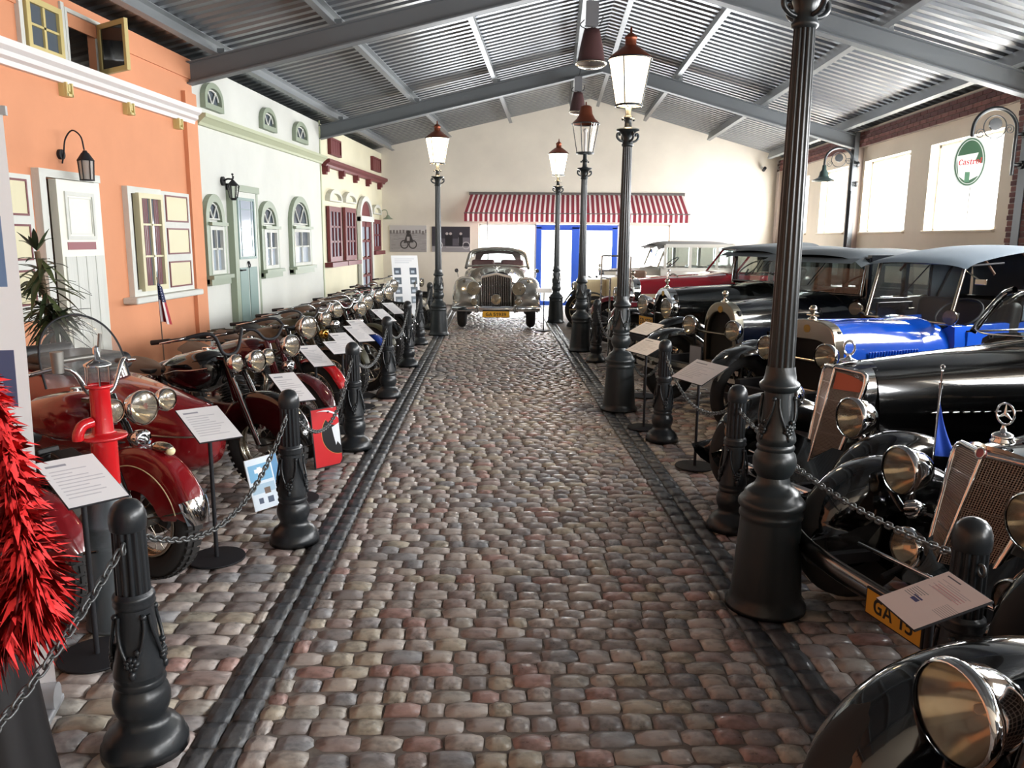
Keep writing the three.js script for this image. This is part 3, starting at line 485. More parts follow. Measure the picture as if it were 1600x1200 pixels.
{
  const l = enamelBracket(XR - 0.1, 3.08, -15.4, 'bracket_lamp', 'dark enamel shade lamp on an arched bracket between the side windows');
  part(l, 'lamp_shade', at(lathe([[0.0, 0.1], [0.035, 0.1], [0.04, 0.02], [0.07, -0.02], [0.08, -0.08], [0.1, -0.12], [0.2, -0.17], [0.205, -0.18], [0.1, -0.13]]), -0.61, -0.07, 0), mat('green_enamel', '#2c3a38', 0.3));
  const s = enamelBracket(XR - 0.12, 2.95, -10.05, 'hanging_sign', 'oval enamel oil sign with red lettering hanging from an arched bracket');
  const board = at(cyl(0.5, 0.5, 0.05, 0, 0, 0, PI / 2, 0, 0, 48), 0, 0, 0); board.scale(0.34, 0.57, 1);
  part(s, 'sign_edge', at(board, -0.61, -0.27, 0), mat('sign_rim', '#b9bcb8', 0.4));
  const paint = canvas(340, 570, (c, w, h) => {
    c.fillStyle = '#33503c'; c.fillRect(0, 0, w, h); c.save(); c.translate(w / 2, h / 2); c.strokeStyle = '#a9aeaa'; c.lineWidth = 10; c.beginPath(); c.ellipse(0, 0, 150, 262, 0, 0, 7); c.stroke();
    c.fillStyle = '#c4c6c2'; c.beginPath(); c.moveTo(-150, -70); c.lineTo(90, -110); c.lineTo(60, -10); c.lineTo(150, 20); c.lineTo(120, 160); c.lineTo(-20, 240); c.lineTo(-110, 170); c.closePath(); c.fill();
    c.fillStyle = '#4a6f57'; c.fillRect(-40, 120, 55, 120); c.fillStyle = '#a8252f'; c.font = 'italic bold 92px serif'; c.textAlign = 'center'; c.rotate(-0.08); c.fillText('Castrol', 0, 30, 262); c.restore();
  });
  for (const k of [-1, 1]) { const f = new THREE.CircleGeometry(0.5, 48); f.scale(0.315, 0.545, 1); if (k < 0) f.rotateY(PI); part(s, 'sign_face', at(f, -0.61, -0.27, k * 0.0262), mat('oil_sign_print', '#ffffff', 0.3, 0, { map: paint })); }
  s.children.slice(-3).forEach((o) => { o.geometry.translate(0.61, 0, 0); o.position.x = -0.61; o.rotation.y = -0.35; });
  const t = thing('gooseneck_lamp', 'small green enamel lamp by the maroon arched door', 'wall lamp', [XL, 0, -20.75]);
  part(t, 'arm', tube([[0, 2.3, 0], [0.06, 2.42, 0], [0.16, 2.42, 0], [0.2, 2.3, 0]], 0.012), W.sage); part(t, 'lamp_shade', at(lathe([[0, 0.06], [0.03, 0.05], [0.06, 0], [0.14, -0.05]]), 0.2, 2.25, 0), W.sage);
}
// awning over the shop front
{
  const aw = thing('awning', 'maroon and white striped awning over the shop front', 'awning', [0, 0, ZF]);
  const stripes = canvas(1408, 8, (c, w, h) => { c.fillStyle = '#eadfdd'; c.fillRect(0, 0, w, h); c.fillStyle = '#8a2f3c'; for (let k = 0; k < 44; k++) c.fillRect(k * 32, 0, 19, h); });
  const m = mat('awning_cloth', '#ffffff', 0.85, 0, { phys: 1, map: stripes, transmission: 0.12, thickness: 0 });
  part(aw, 'canopy', surf(1, 10, (u, v) => [mixn(-2.2, 3.22, u) + (u < 0.5 ? -1 : 1) * 0.1 * v, 2.86 - 0.5 * v, 0.05 + 0.62 * v]), m);
  part(aw, 'valance', surf(88, 1, (u, v) => [mixn(-2.3, 3.32, u), 2.355 - v * 0.2, 0.675 + 0.012 * Math.sin(u * 190)]), m);
  part(aw, 'roller', [cyl(0.04, 0.04, 5.5, 0.51, 2.87, 0.04, 0, 0, PI / 2), bar([-2.3, 2.36, 0.67], [3.32, 2.36, 0.67], 0.014), bar([-2.2, 2.2, 0.02], [-2.3, 2.36, 0.66], 0.012), bar([3.22, 2.2, 0.02], [3.32, 2.36, 0.66], 0.012), bar([-1.75, 1.1, 0.06], [-1.75, 2.2, 0.3], 0.012)], mat('awning_steel', '#7a7573', 0.4, 0.5));
}
function photoPanel(x0, x1, y0, y1, label, draw) {
  const p = thing('photo_panel', label, 'picture', [(x0 + x1) / 2, y0, ZF]);
  part(p, 'board', box(x1 - x0, y1 - y0, 0.03, 0, (y1 - y0) / 2, 0.02), M.white);
  part(p, 'print', at(new THREE.PlaneGeometry(x1 - x0, y1 - y0), 0, (y1 - y0) / 2, 0.0362), mat('print_' + x0, '#ffffff', 0.5, 0, { map: canvas(240, 165, draw) }));
}
photoPanel(-4.33, -3.36, 1.37, 2.05, 'grey photograph of a rider on an old motorcycle', (c, w, h) => {
  c.fillStyle = '#c4c0bf'; c.fillRect(0, 0, w, h); c.fillStyle = '#9c9796'; c.fillRect(0, 45, w, h); seed = 5; for (let k = 0; k < 60; k++) { c.fillStyle = k % 2 ? '#8a8584' : '#aaa5a3'; c.fillRect(rr(0, w), rr(50, h), rr(5, 40), 3); } c.fillStyle = '#77716f'; for (let k = 0; k < 12; k++) c.fillRect(k * 21, 24 + rr(0, 12), 14, 22);
  c.strokeStyle = '#3a3635'; c.lineWidth = 7; for (const x of [95, 150]) { c.beginPath(); c.arc(x, 118, 24, 0, 7); c.stroke(); } c.fillStyle = '#3d3938'; c.beginPath(); c.moveTo(90, 110); c.lineTo(112, 50); c.lineTo(138, 54); c.lineTo(156, 105); c.fill(); c.beginPath(); c.arc(122, 42, 12, 0, 7); c.fill(); c.fillStyle = '#a9a2a0'; c.fillRect(112, 70, 18, 26);
});
photoPanel(-3.22, -2.22, 1.38, 2.03, 'dark photograph of men beside an open vintage car', (c, w, h) => {
  c.fillStyle = '#34313a'; c.fillRect(0, 0, w, h); c.fillStyle = '#8d8a8d'; c.fillRect(0, 128, w, 40); c.fillStyle = '#55525a'; c.fillRect(50, 78, 150, 45); c.fillStyle = '#6c6970'; c.fillRect(165, 70, 70, 35);
  c.strokeStyle = '#b9b6b8'; c.lineWidth = 6; for (const x of [45, 215]) { c.beginPath(); c.arc(x, 122, 22, 0, 7); c.stroke(); } c.fillStyle = '#1e1c22'; for (const x of [95, 118, 182]) { c.fillRect(x - 12, 55, 24, 70); } c.fillStyle = '#b5aeac'; for (const x of [95, 118, 182]) { c.beginPath(); c.arc(x, 46, 9, 0, 7); c.fill(); } c.fillStyle = '#a5a1a3'; c.fillRect(90, 132, 110, 6);
});
{
  const c = thing('security_camera', 'small black camera high in the far right corner', 'camera', [5.15, 3.55, ZF]);
  part(c, 'bracket', [box(0.05, 0.08, 0.02, 0, 0, 0.01), bar([0, 0, 0], [0.02, -0.02, 0.12], 0.012)], M.white); part(c, 'camera_body', [cyl(0.04, 0.04, 0.14, 0.03, -0.05, 0.16, PI / 2 - 0.3)], M.blackMatt);
}
// pendant bay lamps under the ridge
for (const [x, y, z, s, drop] of [[0.42, 3.96, -11, 1, 0.72], [0.36, 3.98, -15.2, 0.82, 0.7]]) {
  const p = thing('pendant_bay_lamp', s === 1 ? 'large brown bell-shaped bay lamp with glass lens, hanging from the ridge' : 'brown bell-shaped bay lamp hanging behind the unlit street lamp', 'pendant lamp', [x, y, z]);
  part(p, 'lamp_shade', at(lathe([[0.2, 0.0], [0.185, 0.02], [0.175, 0.06], [0.15, 0.2], [0.12, 0.34], [0.1, 0.42], [0.0, 0.43]]).scale(s, s, s), 0, 0.02, 0), mat('brown_lamp_metal', '#4a2f2f', 0.45));
  part(p, 'glass_lens', at(new THREE.SphereGeometry(0.2, 24, 10, 0, 2 * PI, PI / 2, PI / 2).scale(s, s * 0.35, s), 0, 0.025, 0), M.lens);
  part(p, 'rim', at(torus(0.198 * s, 0.012 * s), 0, 0.025, 0, PI / 2), M.nickel);
  part(p, 'ballast_box', box(0.16 * s, 0.3 * s, 0.16 * s, 0, 0.62 * s, 0), mat('grey_ballast', '#77787c', 0.5)); part(p, 'stem', bar([0, 0.42 * s, 0], [0, 0.5 * s, 0], 0.012), M.blackMatt); parts(p, 'hanger', [tube([[0, 0.76 * s, 0], [0.03, 0.9 * s, 0], [0, roofY(x) - y, 0]], 0.006), tube([[-0.1 * s, 0.56 * s, 0], [-0.15 * s, 0.5 * s, 0], [-0.06 * s, 0.45 * s, 0], [0.1, 0.5 * s, 0], [0.14 * s, 0.6 * s, 0]], 0.006)], M.blackMatt);
}
// ---------------------------------------------------------------- street lamps, bollards, chains, sign stands
function fluted(r0, r1, y0, y1, n, depth, seg = 4) {          // fluted tapering shaft
  return closedSurf(seg, n * 4, (u, v) => { const a = v * 2 * PI, f = Math.abs(Math.sin(a * n / 2)), r = mixn(r0, r1, u) - depth * Math.pow(1 - f, 2) * (u > 0.002 && u < 0.998 ? 1 : 1); return [r * Math.sin(a), mixn(y0, y1, u), r * Math.cos(a)]; });
}
function swag(r0, r1, y0, y1, n) {                            // leaf festoons round a tapering drum
  const g = [];
  for (let k = 0; k < n; k++) {
    const a0 = k / n * 2 * PI, R = (y) => mixn(r0, r1, (y - y0) / (y1 - y0)) + 0.004, P = (a, y, o = 0) => { const r = R(y) + o; return [r * Math.sin(a), y, r * Math.cos(a)]; };
    const h = y1 - y0, w = PI / n;
    for (const s of [-1, 1]) g.push(tube([P(a0 + s * w * 0.8, y1 - h * 0.06), P(a0 + s * w * 0.75, y1 - h * 0.3, 0.003), P(a0 + s * w * 0.5, y1 - h * 0.6, 0.004), P(a0 + s * w * 0.12, y0 + h * 0.12)], 0.0065, 12, 5));
    const [x, y, z] = P(a0, y0 + h * 0.16); for (let q = 0; q < 7; q++) { const b = q / 7 * 2 * PI; g.push(ball(0.011, x + 0.015 * Math.cos(b) * Math.cos(a0), y + 0.017 * Math.sin(b), z - 0.015 * Math.cos(b) * Math.sin(a0), 1, 1, 1, 6)); }
    g.push(ball(0.012, x, y, z, 1, 1, 1, 6)); for (const [da, dy] of [[w * 0.8, h * 0.92], [w * 0.3, h * 0.35]]) { const p = P(a0 + da, y0 + dy); g.push(ball(0.012, ...p, 1, 1, 1, 6)); }
    const q0 = P(a0, y0 + h * 0.02), q1 = P(a0, y0 - h * 0.02); g.push(ball(0.012, q0[0], q0[1] - 0.012, q0[2], 1, 1.5, 1, 6));
  }
  return g;
}
function makeLamp(kind) {
  const l = new THREE.Group(), I = M.ironGreen;
  part(l, 'base_drum', lathe([[0.0, 0], [0.19, 0], [0.19, 0.022], [0.172, 0.04], [0.165, 0.08], [0.14, 0.44], [0.142, 0.455], [0.148, 0.46], [0.148, 0.475], [0.142, 0.48], [0.142, 0.5], [0.155, 0.515], [0.155, 0.53], [0.146, 0.545], [0.13, 0.56], [0.128, 0.575], [0.115, 0.59], [0.088, 0.61], [0.076, 0.635], [0.074, 0.655]], 36), I);
  part(l, 'bulb_collar', lathe([[0.074, 0.655], [0.088, 0.675], [0.099, 0.705], [0.1, 0.735], [0.092, 0.765], [0.08, 0.78], [0.084, 0.786], [0.088, 0.797], [0.083, 0.808], [0.08, 0.812]], 32), I);
  part(l, 'leaf_drum', [lathe([[0.08, 0.812], [0.09, 0.83], [0.088, 0.85], [0.078, 0.88], [0.07, 0.95], [0.066, 1.06]], 28), ...swag(0.082, 0.068, 0.86, 1.05, 4)], I);
  part(l, 'upper_collar', lathe([[0.066, 1.06], [0.082, 1.07], [0.092, 1.085], [0.09, 1.1], [0.074, 1.115], [0.068, 1.15], [0.064, 1.18]], 28), I);
  part(l, 'fluted_shaft', fluted(0.061, 0.046, 1.17, 2.66, 14, 0.012), I);
  const cap = [lathe([[0.046, 2.64], [0.056, 2.65], [0.058, 2.665], [0.05, 2.675], [0.047, 2.72], [0.06, 2.76], [0.085, 2.785], [0.112, 2.795], [0.112, 2.81], [0.06, 2.815], [0.036, 2.83], [0.032, 2.9], [0.045, 2.91], [0.045, 2.925], [0.03, 2.94], [0.028, 3.02]], 24)];
  for (let k = 0; k < 4; k++) { const a = k / 4 * 2 * PI, c = (r, y) => [r * Math.sin(a), y, r * Math.cos(a)]; cap.push(tube([c(0.05, 2.69), c(0.085, 2.7), c(0.115, 2.73), c(0.11, 2.765), c(0.088, 2.765), c(0.088, 2.745)], 0.012, 20, 6), ball(0.014, ...c(0.06, 2.9))); }
  part(l, 'capital', cap, I);
  // lantern
  const f = [at(torus(0.128, 0.012, 8, 24), 0, 3.03, 0, PI / 2), at(torus(0.21, 0.008, 8, 24), 0, 3.455, 0, PI / 2)];
  for (let k = 0; k < 4; k++) { const a = (k + 0.5) / 4 * 2 * PI; f.push(bar([0.128 * Math.sin(a), 3.03, 0.128 * Math.cos(a)], [0.208 * Math.sin(a), 3.455, 0.208 * Math.cos(a)], 0.007, 6), bar([0, 3.02, 0], [0.128 * Math.sin(a), 3.03, 0.128 * Math.cos(a)], 0.007, 6)); }
  part(l, 'lantern_frame', f, I);
  const lit = kind === 'lit';
  if (lit) {
    part(l, 'lantern_glass', at(lathe([[0.122, 3.04], [0.2, 3.45]], 24)), mat('lit_lantern_glass', '#fff3df', 0.4, 0, { emissive: '#ffe9c6', emissiveIntensity: 3 }));
    const p = new THREE.PointLight(new THREE.Color(1, 0.78, 0.5), LAMP_LIGHT, 0, 2); p.position.set(0, 3.25, 0); p.castShadow = true; p.shadow.radius = 4; l.add(p);
  } else {
    part(l, 'lantern_glass', lathe([[0.122, 3.04], [0.2, 3.45]], 24), M.glass);
    part(l, 'bulb', [cyl(0.02, 0.02, 0.3, 0, 3.18, 0), ball(0.035, 0, 3.36, 0)], M.white);
  }
  part(l, 'lantern_roof', lathe(lit ? [[0.215, 3.455], [0.21, 3.47], [0.14, 3.525], [0.085, 3.565], [0.055, 3.58], [0.053, 3.64], [0.062, 3.645], [0.06, 3.66], [0.03, 3.69], [0.012, 3.7], [0.01, 3.74], [0, 3.76]] : [[0.215, 3.455], [0.205, 3.47], [0.14, 3.53], [0.1, 3.6], [0.085, 3.7], [0.06, 3.72], [0.012, 3.73], [0.01, 3.77], [0, 3.78]], 24), mat('copper_roof', '#8a4b35', 0.35, 0.75));
  return l;
}
const lampLit = makeLamp('lit'), lampOff = makeLamp('off');
for (const [v, z, k, label] of [[1.34, -3.71, 0, 'tall fluted cast-iron street lamp between the black cars'], [1.33, -8.21, 1, 'lit street lamp beside the chained black sedan'], [1.41, -12.64, 0, 'unlit street lamp with clear glass lantern'], [1.36, -17.0, 1, 'small lit street lamp in front of the blue door'], [-0.97, -14.46, 1, 'lit street lamp on the motorcycle side of the aisle']]) {
  const o = (k ? lampLit : lampOff).clone(); o.name = numbered('street_lamp'); o.position.set(...lane(v, z)); o.rotation.y = 0.4; tag(o, label, 'street lamp', 'street lamps along the aisle'); scene.add(o);
}
const bollard0 = new THREE.Group(); bollard0.name = 'bollard';
part(bollard0, 'foot', lathe([[0, 0], [0.142, 0], [0.142, 0.03], [0.134, 0.04], [0.13, 0.06], [0.12, 0.068], [0.112, 0.085], [0.09, 0.1], [0.078, 0.12], [0.078, 0.135], [0.086, 0.15], [0.093, 0.175], [0.093, 0.2], [0.086, 0.225], [0.076, 0.24], [0.08, 0.247], [0.084, 0.257], [0.08, 0.268], [0.078, 0.272], [0.084, 0.29]], 30), M.iron);
part(bollard0, 'leaf_drum', [lathe([[0.084, 0.29], [0.082, 0.31], [0.074, 0.36], [0.066, 0.42], [0.061, 0.5], [0.059, 0.53]], 26), ...swag(0.079, 0.061, 0.32, 0.52, 4)], M.iron);
part(bollard0, 'ring', lathe([[0.059, 0.525], [0.065, 0.53], [0.068, 0.54], [0.064, 0.55], [0.068, 0.56], [0.065, 0.57], [0.056, 0.58]], 26), M.iron);
part(bollard0, 'fluted_shaft', fluted(0.056, 0.053, 0.575, 0.8, 14, 0.012, 2), M.iron);
part(bollard0, 'dome_cap', lathe([[0.053, 0.795], [0.057, 0.8], [0.059, 0.825], [0.057, 0.85], [0.049, 0.873], [0.035, 0.89], [0.018, 0.898], [0, 0.9]], 26), M.iron);
for (const s of [-1, 1]) part(bollard0, 'eyelet', at(torus(0.018, 0.005, 6, 14), 0, 0.75, s * 0.064, 0, PI / 2), M.chain);
const leftZ = [-0.2, -2.44, -4.36, -6.45, -8.65, -10.81, -13.1, -15.4], rightZ = [-0.35, -2.5, -4.77, -6.94, -9.2, -11.51, -13.9, -16.2];
const leftP = leftZ.map((z) => lane(z > -3 || z < -13 ? -1.2 : -1.15, z)), rightP = rightZ.map((z) => lane(z < -13 ? 1.66 : z < -6 ? 1.51 : 1.48, z)); rightP[1] = [1.33, 0, -2.47];
const ordinal = ['first', 'second', 'third', 'fourth', 'fifth', 'sixth', 'seventh', 'eighth'];
leftP.forEach((p, i) => { if (!i) return; const o = bollard0.clone(); o.name = numbered('bollard'); o.position.set(...p); o.rotation.y = AISLE + (i % 2 ? 0.15 : 0); tag(o, ['', 'black fluted bollard beside the milk can and red feather boa', 'black bollard by the blue leaflet board under the black motorcycle', 'black bollard beside the red shield sign', 'black bollard in front of the brown motorcycle fender', 'black bollard beside the motorcycle with the blue fender', 'black bollard in front of the white info board', 'black bollard between the white info board and the silver car'][i], 'bollard', 'bollards on the motorcycle side'); scene.add(o); });
rightP.forEach((p, i) => { if (!i || i === 4 && 0) return; const o = bollard0.clone(); o.name = numbered('bollard'); o.position.set(...p); o.rotation.y = AISLE; tag(o, ['', 'black bollard in front of the honeycomb car grille', 'black bollard just behind the tall fluted street lamp', 'black bollard beside the sign stand of the dark tourer', 'black bollard behind the lit street lamp', 'black bollard beside the chrome rail frame', 'black bollard behind the unlit street lamp', 'black bollard beside the street lamp at the blue door'][i], 'bollard', 'bollards on the car side'); scene.add(o); });
const linkG = (() => { const r = 0.011, h = 0.013, p = []; for (let k = 0; k < 16; k++) { const a = k / 16 * 2 * PI; p.push([Math.sign(Math.cos(a)) * h + r * Math.cos(a), 0, r * Math.sin(a)]); } return tube(p, 0.0042, 24, 6, true); })();
function chain(a, b, sag, label, y0 = 0.745) {
  const L = Math.hypot(b[0] - a[0], b[2] - a[2]), u = [(b[0] - a[0]) / L, (b[2] - a[2]) / L], A = V(a[0] + u[0] * 0.075, y0, a[2] + u[1] * 0.075), B = V(b[0] - u[0] * 0.075, y0, b[2] - u[1] * 0.075);
  const P = (t) => A.clone().lerp(B, t).add(V(0, -sag * 4 * t * (1 - t), 0)), n0 = 400; let len = 0; const cum = [0]; for (let i = 1; i <= n0; i++) { len += P(i / n0).distanceTo(P((i - 1) / n0)); cum.push(len); }
  const n = Math.round(len / 0.037), c = thing('chain', label, 'chain', [0, 0, 0], 0, 'chains between the bollards');
  for (let k = 0; k < n; k++) {
    const s = (k + 0.5) / n * len; let i = cum.findIndex((x) => x >= s); const t = i / n0, p = P(t), d = P(Math.min(1, t + 0.01)).sub(P(Math.max(0, t - 0.01))).normalize();
    const o = part(c, 'link', linkG, M.chain); o.position.copy(p); o.quaternion.setFromUnitVectors(V(1, 0, 0), d).multiply(new THREE.Quaternion().setFromAxisAngle(V(1, 0, 0), k % 2 ? PI / 2 + 0.3 : 0.3)); o.scale.setScalar(len / n / 0.037 * 1.0);
  }
}
const who = ['before the red feather boa', 'in front of the red sidecar outfit', 'over the blue leaflet board', 'beside the red shield sign', 'in front of the brown fender', 'in front of the last white sign plates', 'across the foot of the white info board'];
for (let i = 0; i < 7; i++) chain(leftP[i], leftP[i + 1], i === 1 ? 0.24 : i === 2 ? 0.3 : 0.2, 'steel chain hanging between bollards ' + who[i]);
const whoR = ['in front of the nearest headlamp', 'across the fender of the black car with the star', 'behind the tall fluted street lamp', 'in front of the dark tourer', 'behind the lit street lamp', 'by the chrome rail frame', 'near the blue door'];
for (let i = 1; i < 6; i++) chain(rightP[i], rightP[i + 1], [0.2, 0.09, 0.2, 0.34, 0.25, 0.25, 0.22][i], 'steel chain hanging between bollards ' + whoR[i]);
// sign stands
const cardPrint = (s) => canvas(200, 140, (c, w, h) => { c.fillStyle = '#f0eeee'; c.fillRect(0, 0, w, h); seed = s; c.fillStyle = '#9a9aa2'; c.fillRect(20, 16, 70, 6); for (let k = 0; k < 9; k++) { c.fillStyle = '#c6c4c8'; c.fillRect(20, 34 + k * 10, rr(70, 160), 2.5); } });
const cards = [1, 2, 3].map((s) => mat('card_print_' + s, '#ffffff', 0.6, 0, { map: cardPrint(s) }));
function signStand(x, z, yaw, h, w, d, label, tilt = 0.55, k = 0, group = 'info plates on stands') {
  const s = thing('sign_stand', label, 'sign', [x, 0, z], yaw, group);
  part(s, 'base_disc', lathe([[0, 0], [0.15, 0], [0.152, 0.006], [0.15, 0.012], [0, 0.013]], 32), M.blackMatt); part(s, 'pole', [cyl(0.011, 0.011, h - 0.02, 0, h / 2, 0), box(0.1, 0.006, 0.1, 0, h - 0.02, 0.0, tilt)], M.blackMatt);
  const p = part(s, 'plate', at(rbox(w, 0.008, d, 0.003), 0, h, 0, tilt), M.blackMatt);
  part(p, 'card', at(new THREE.PlaneGeometry(w - 0.006, d - 0.006), 0, h + 0.0046 * Math.cos(tilt), 0.0046 * Math.sin(tilt), tilt - PI / 2), cards[k % 3]);
}
signStand(-1.9, -3.02, 0.89, 0.77, 0.23, 0.37, 'white info plate in front of the red hand pump', 0.3, 0);
signStand(-1.83, -4.07, 0.76, 0.76, 0.23, 0.37, 'white info plate in front of the red sidecar nose', 0.3, 1);
// ---------------------------------------------------------------- cars (local frame: +z forward, +x the side towards the visitor, y up, origin on the floor below the headlamps)
const spline = (pts, n) => { const k = pts[0].length, out = []; for (let i = 0; i <= n; i++) { const f = i / n * (pts.length - 1), a = Math.min(pts.length - 2, Math.floor(f)), t = f - a, p = (j) => pts[clamp(j, 0, pts.length - 1)], r = []; for (let c = 0; c < k; c++) { const p0 = p(a - 1)[c], p1 = p(a)[c], p2 = p(a + 1)[c], p3 = p(a + 2)[c]; r.push(0.5 * (2 * p1 + (p2 - p0) * t + (2 * p0 - 5 * p1 + 4 * p2 - p3) * t * t + (3 * p1 - p0 - 3 * p2 + p3) * t * t * t)); } out.push(r); } return out; };
function fender(pts, cx, side, nu = 30, nv = 12) {            // pts: [z, y, halfWidth, drop] along the crown; section falls away to the edges
  const s = spline(pts, nu);
  return surf(nu, nv, (u, v) => {
    const i = Math.round(u * nu), [z, y, w, d] = s[i], a = s[Math.max(0, i - 1)], b = s[Math.min(nu, i + 1)], tz = b[0] - a[0], ty = b[1] - a[1], l = Math.hypot(tz, ty) || 1, nz = ty / l, ny = -tz / l, q = v * 2 - 1, f = d * (1 - Math.sqrt(Math.max(0, 1 - Math.pow(Math.abs(q), 2.6) * 0.995)));
    const sg = ny < 0 ? -1 : 1; return [side * cx + w * q, y - ny * sg * f, z - nz * sg * f];
  });
}
const hoodSec = (a, y0, y1, z, k = 3) => (v) => { const t = PI * v, c = Math.cos(t), s = Math.sin(t); return [a * Math.sign(c) * Math.pow(Math.abs(c), 2 / k), y0 + (y1 - y0) * Math.pow(Math.max(0, s), 2 / k), z]; };
function hoodSurf(secs, nv = 24) { return surf(secs.length - 1, nv, (u, v) => secs[Math.round(u * (secs.length - 1))](v)); }
function wheel(parent, x, y, z, R, w, style, paint) {
  const wl = part(parent, 'wheel', at(torus(R - w / 2, w / 2, 14, 40).scale(1, 1, 1.05), x, y, z, 0, PI / 2), M.rubber);
  const sd = x > 0 ? 1 : -1, rim = R - w * 0.95;
  part(wl, 'rim', [at(torus(rim, 0.018, 8, 36), x + sd * w * 0.25, y, z, 0, PI / 2), at(torus(rim, 0.018, 8, 36), x - sd * w * 0.25, y, z, 0, PI / 2)].slice(0, 1), paint ?? M.nickel);
  if (style === 'disc') { part(wl, 'disc', cyl(rim, rim, 0.03, x + sd * 0.02, y, z, 0, 0, PI / 2, 32), paint ?? M.blackPaint); part(wl, 'hub_cap', at(lathe([[0, 0.045], [0.06, 0.035], [0.1, 0.01], [0.105, 0]]), x + sd * 0.035, y, z, 0, 0, -sd * PI / 2), M.chrome); }
  else {
    const g = []; for (let k = 0; k < 12; k++) { const a = k / 12 * 2 * PI; g.push(bar([x, y + 0.05 * Math.sin(a), z + 0.05 * Math.cos(a)], [x, y + rim * Math.sin(a), z + rim * Math.cos(a)], 0.017, 6, 0.012)); }
    part(wl, 'spokes', g, paint ?? M.blackPaint); part(wl, 'hub_cap', at(lathe([[0, 0.07], [0.04, 0.06], [0.055, 0.02], [0.075, 0]]), x, y, z, 0, 0, -sd * PI / 2), M.nickel);
  }
}
function headlamp(parent, x, y, z, r, deep, m, tilt = 0, name = 'headlamp') {
  const P = (g) => at(at(g, 0, 0, 0, PI / 2), x, y, z, -tilt);
  const b = part(parent, name, P(lathe([[0, -deep], [r * 0.3, -deep * 0.96], [r * 0.62, -deep * 0.78], [r * 0.85, -deep * 0.5], [r * 0.97, -deep * 0.15], [r, 0]], 32)), m);
  part(b, 'rim', P(lathe([[r * 0.96, 0.012], [r * 1.03, 0.008], [r * 1.05, -0.008], [r * 1.03, -0.022], [r * 0.99, -0.022]], 32)), M.chrome);
  part(b, 'reflector', P(lathe([[0.004, -deep * 0.7], [r * 0.4, -deep * 0.62], [r * 0.75, -deep * 0.32], [r * 0.96, -0.002]], 28)), M.reflector);
  part(b, 'bulb', P(lathe([[0, -deep * 0.3], [r * 0.1, -deep * 0.36], [r * 0.09, -deep * 0.6], [r * 0.05, -deep * 0.7]], 12)), M.white);
  part(b, 'lens', P(lathe([[0, 0.018], [r * 0.4, 0.015], [r * 0.8, 0.007], [r * 0.97, 0.0]], 28)), M.lens);
  return b;
}
function plate(parent, text, w, h, x, y, z, bg = '#d9a02a', fg = '#17130c', rx = 0) {
  const p = part(parent, 'number_plate', rbox(w + 0.015, h + 0.015, 0.012, 0.004, x, y, z, rx), M.blackMatt);
  part(p, 'plate_print', at(new THREE.PlaneGeometry(w, h), x, y + 0.0068 * Math.sin(-rx), z + 0.0068 * Math.cos(rx), rx), mat('plate_' + text + bg, '#ffffff', 0.5, 0, { map: canvas(256, Math.round(256 * h / w), (c, W2, H2) => { c.fillStyle = bg; c.fillRect(0, 0, W2, H2); c.fillStyle = fg; c.font = `bold ${Math.round(H2 * 0.82)}px sans-serif`; c.textAlign = 'center'; c.textBaseline = 'middle'; c.fillText(text, W2 / 2, H2 * 0.53, W2 * 0.92); }) }));
}
function placeCar(name, label, pos, alpha) { return thing(name, label, 'car', [pos[0], 0, pos[1]], Math.atan2(-Math.cos(alpha * D2R), Math.sin(alpha * D2R)), undefined); }
const paintOf = (n, c, r = 0.15) => mat(n, c, r, 0, { phys: 1, clearcoat: 1, clearcoatRoughness: 0.04 });
const upright = (a, y0, y1, k = 4, n = 28, round = 0.5) => { const p = []; for (let i = 0; i <= n; i++) { const t = i / n * PI, c = Math.cos(t), s = Math.sin(t); p.push([a * Math.sign(c) * Math.pow(Math.abs(c), 2 / k), mixn(y1 - (y1 - y0) * round, y1, Math.pow(Math.max(0, s), 2 / k))]); } return [[a * 0.96, y0], ...p, [-a * 0.96, y0]]; };
function shellRadiator(c, z, a, y0, y1, m, opt = {}) {          // flat radiator with a bright shell
  const o = upright(a, y0, y1, opt.k ?? 3.2), i = upright(a - 0.045, y0 + 0.04, y1 - (opt.top ?? 0.14), opt.k2 ?? 3.4).reverse();
  const sh = part(c, 'radiator_shell', at(extrude(o, 0.1, 0.012, [i]), 0, 0, z - 0.1), m);
  part(sh, 'radiator_core', box(a * 2 - 0.06, y1 - y0 - 0.1, 0.04, 0, (y0 + y1) / 2 - 0.03, z - 0.07), mat('radiator_core', '#141312', 0.7, 0.2));
  if (opt.bars) part(sh, 'radiator_bars', Array.from({ length: opt.bars }, (_, k) => box(0.008, y1 - y0 - 0.2, 0.012, mixn(-a + 0.06, a - 0.06, (k + 0.5) / opt.bars), (y0 + y1) / 2 - 0.05, z - 0.035)), M.chrome);
  part(sh, 'badge', at(cyl(0.035, 0.035, 0.012, 0, 0, 0, PI / 2), 0, y1 - 0.075, z + 0.008), opt.badge ?? M.brass);
  part(c, 'radiator_cap', at(lathe([[0.035, 0], [0.04, 0.012], [0.03, 0.025], [0.016, 0.032], [0.014, 0.06], [0.03, 0.075], [0.034, 0.1], [0.02, 0.125], [0, 0.13]]), 0, y1 - 0.008, z - 0.05), M.nickel);
  if (opt.wings) part(c, 'cap_wings', [bar([-0.06, y1 + 0.035, z - 0.05], [0.06, y1 + 0.035, z - 0.05], 0.008)], M.nickel);
}
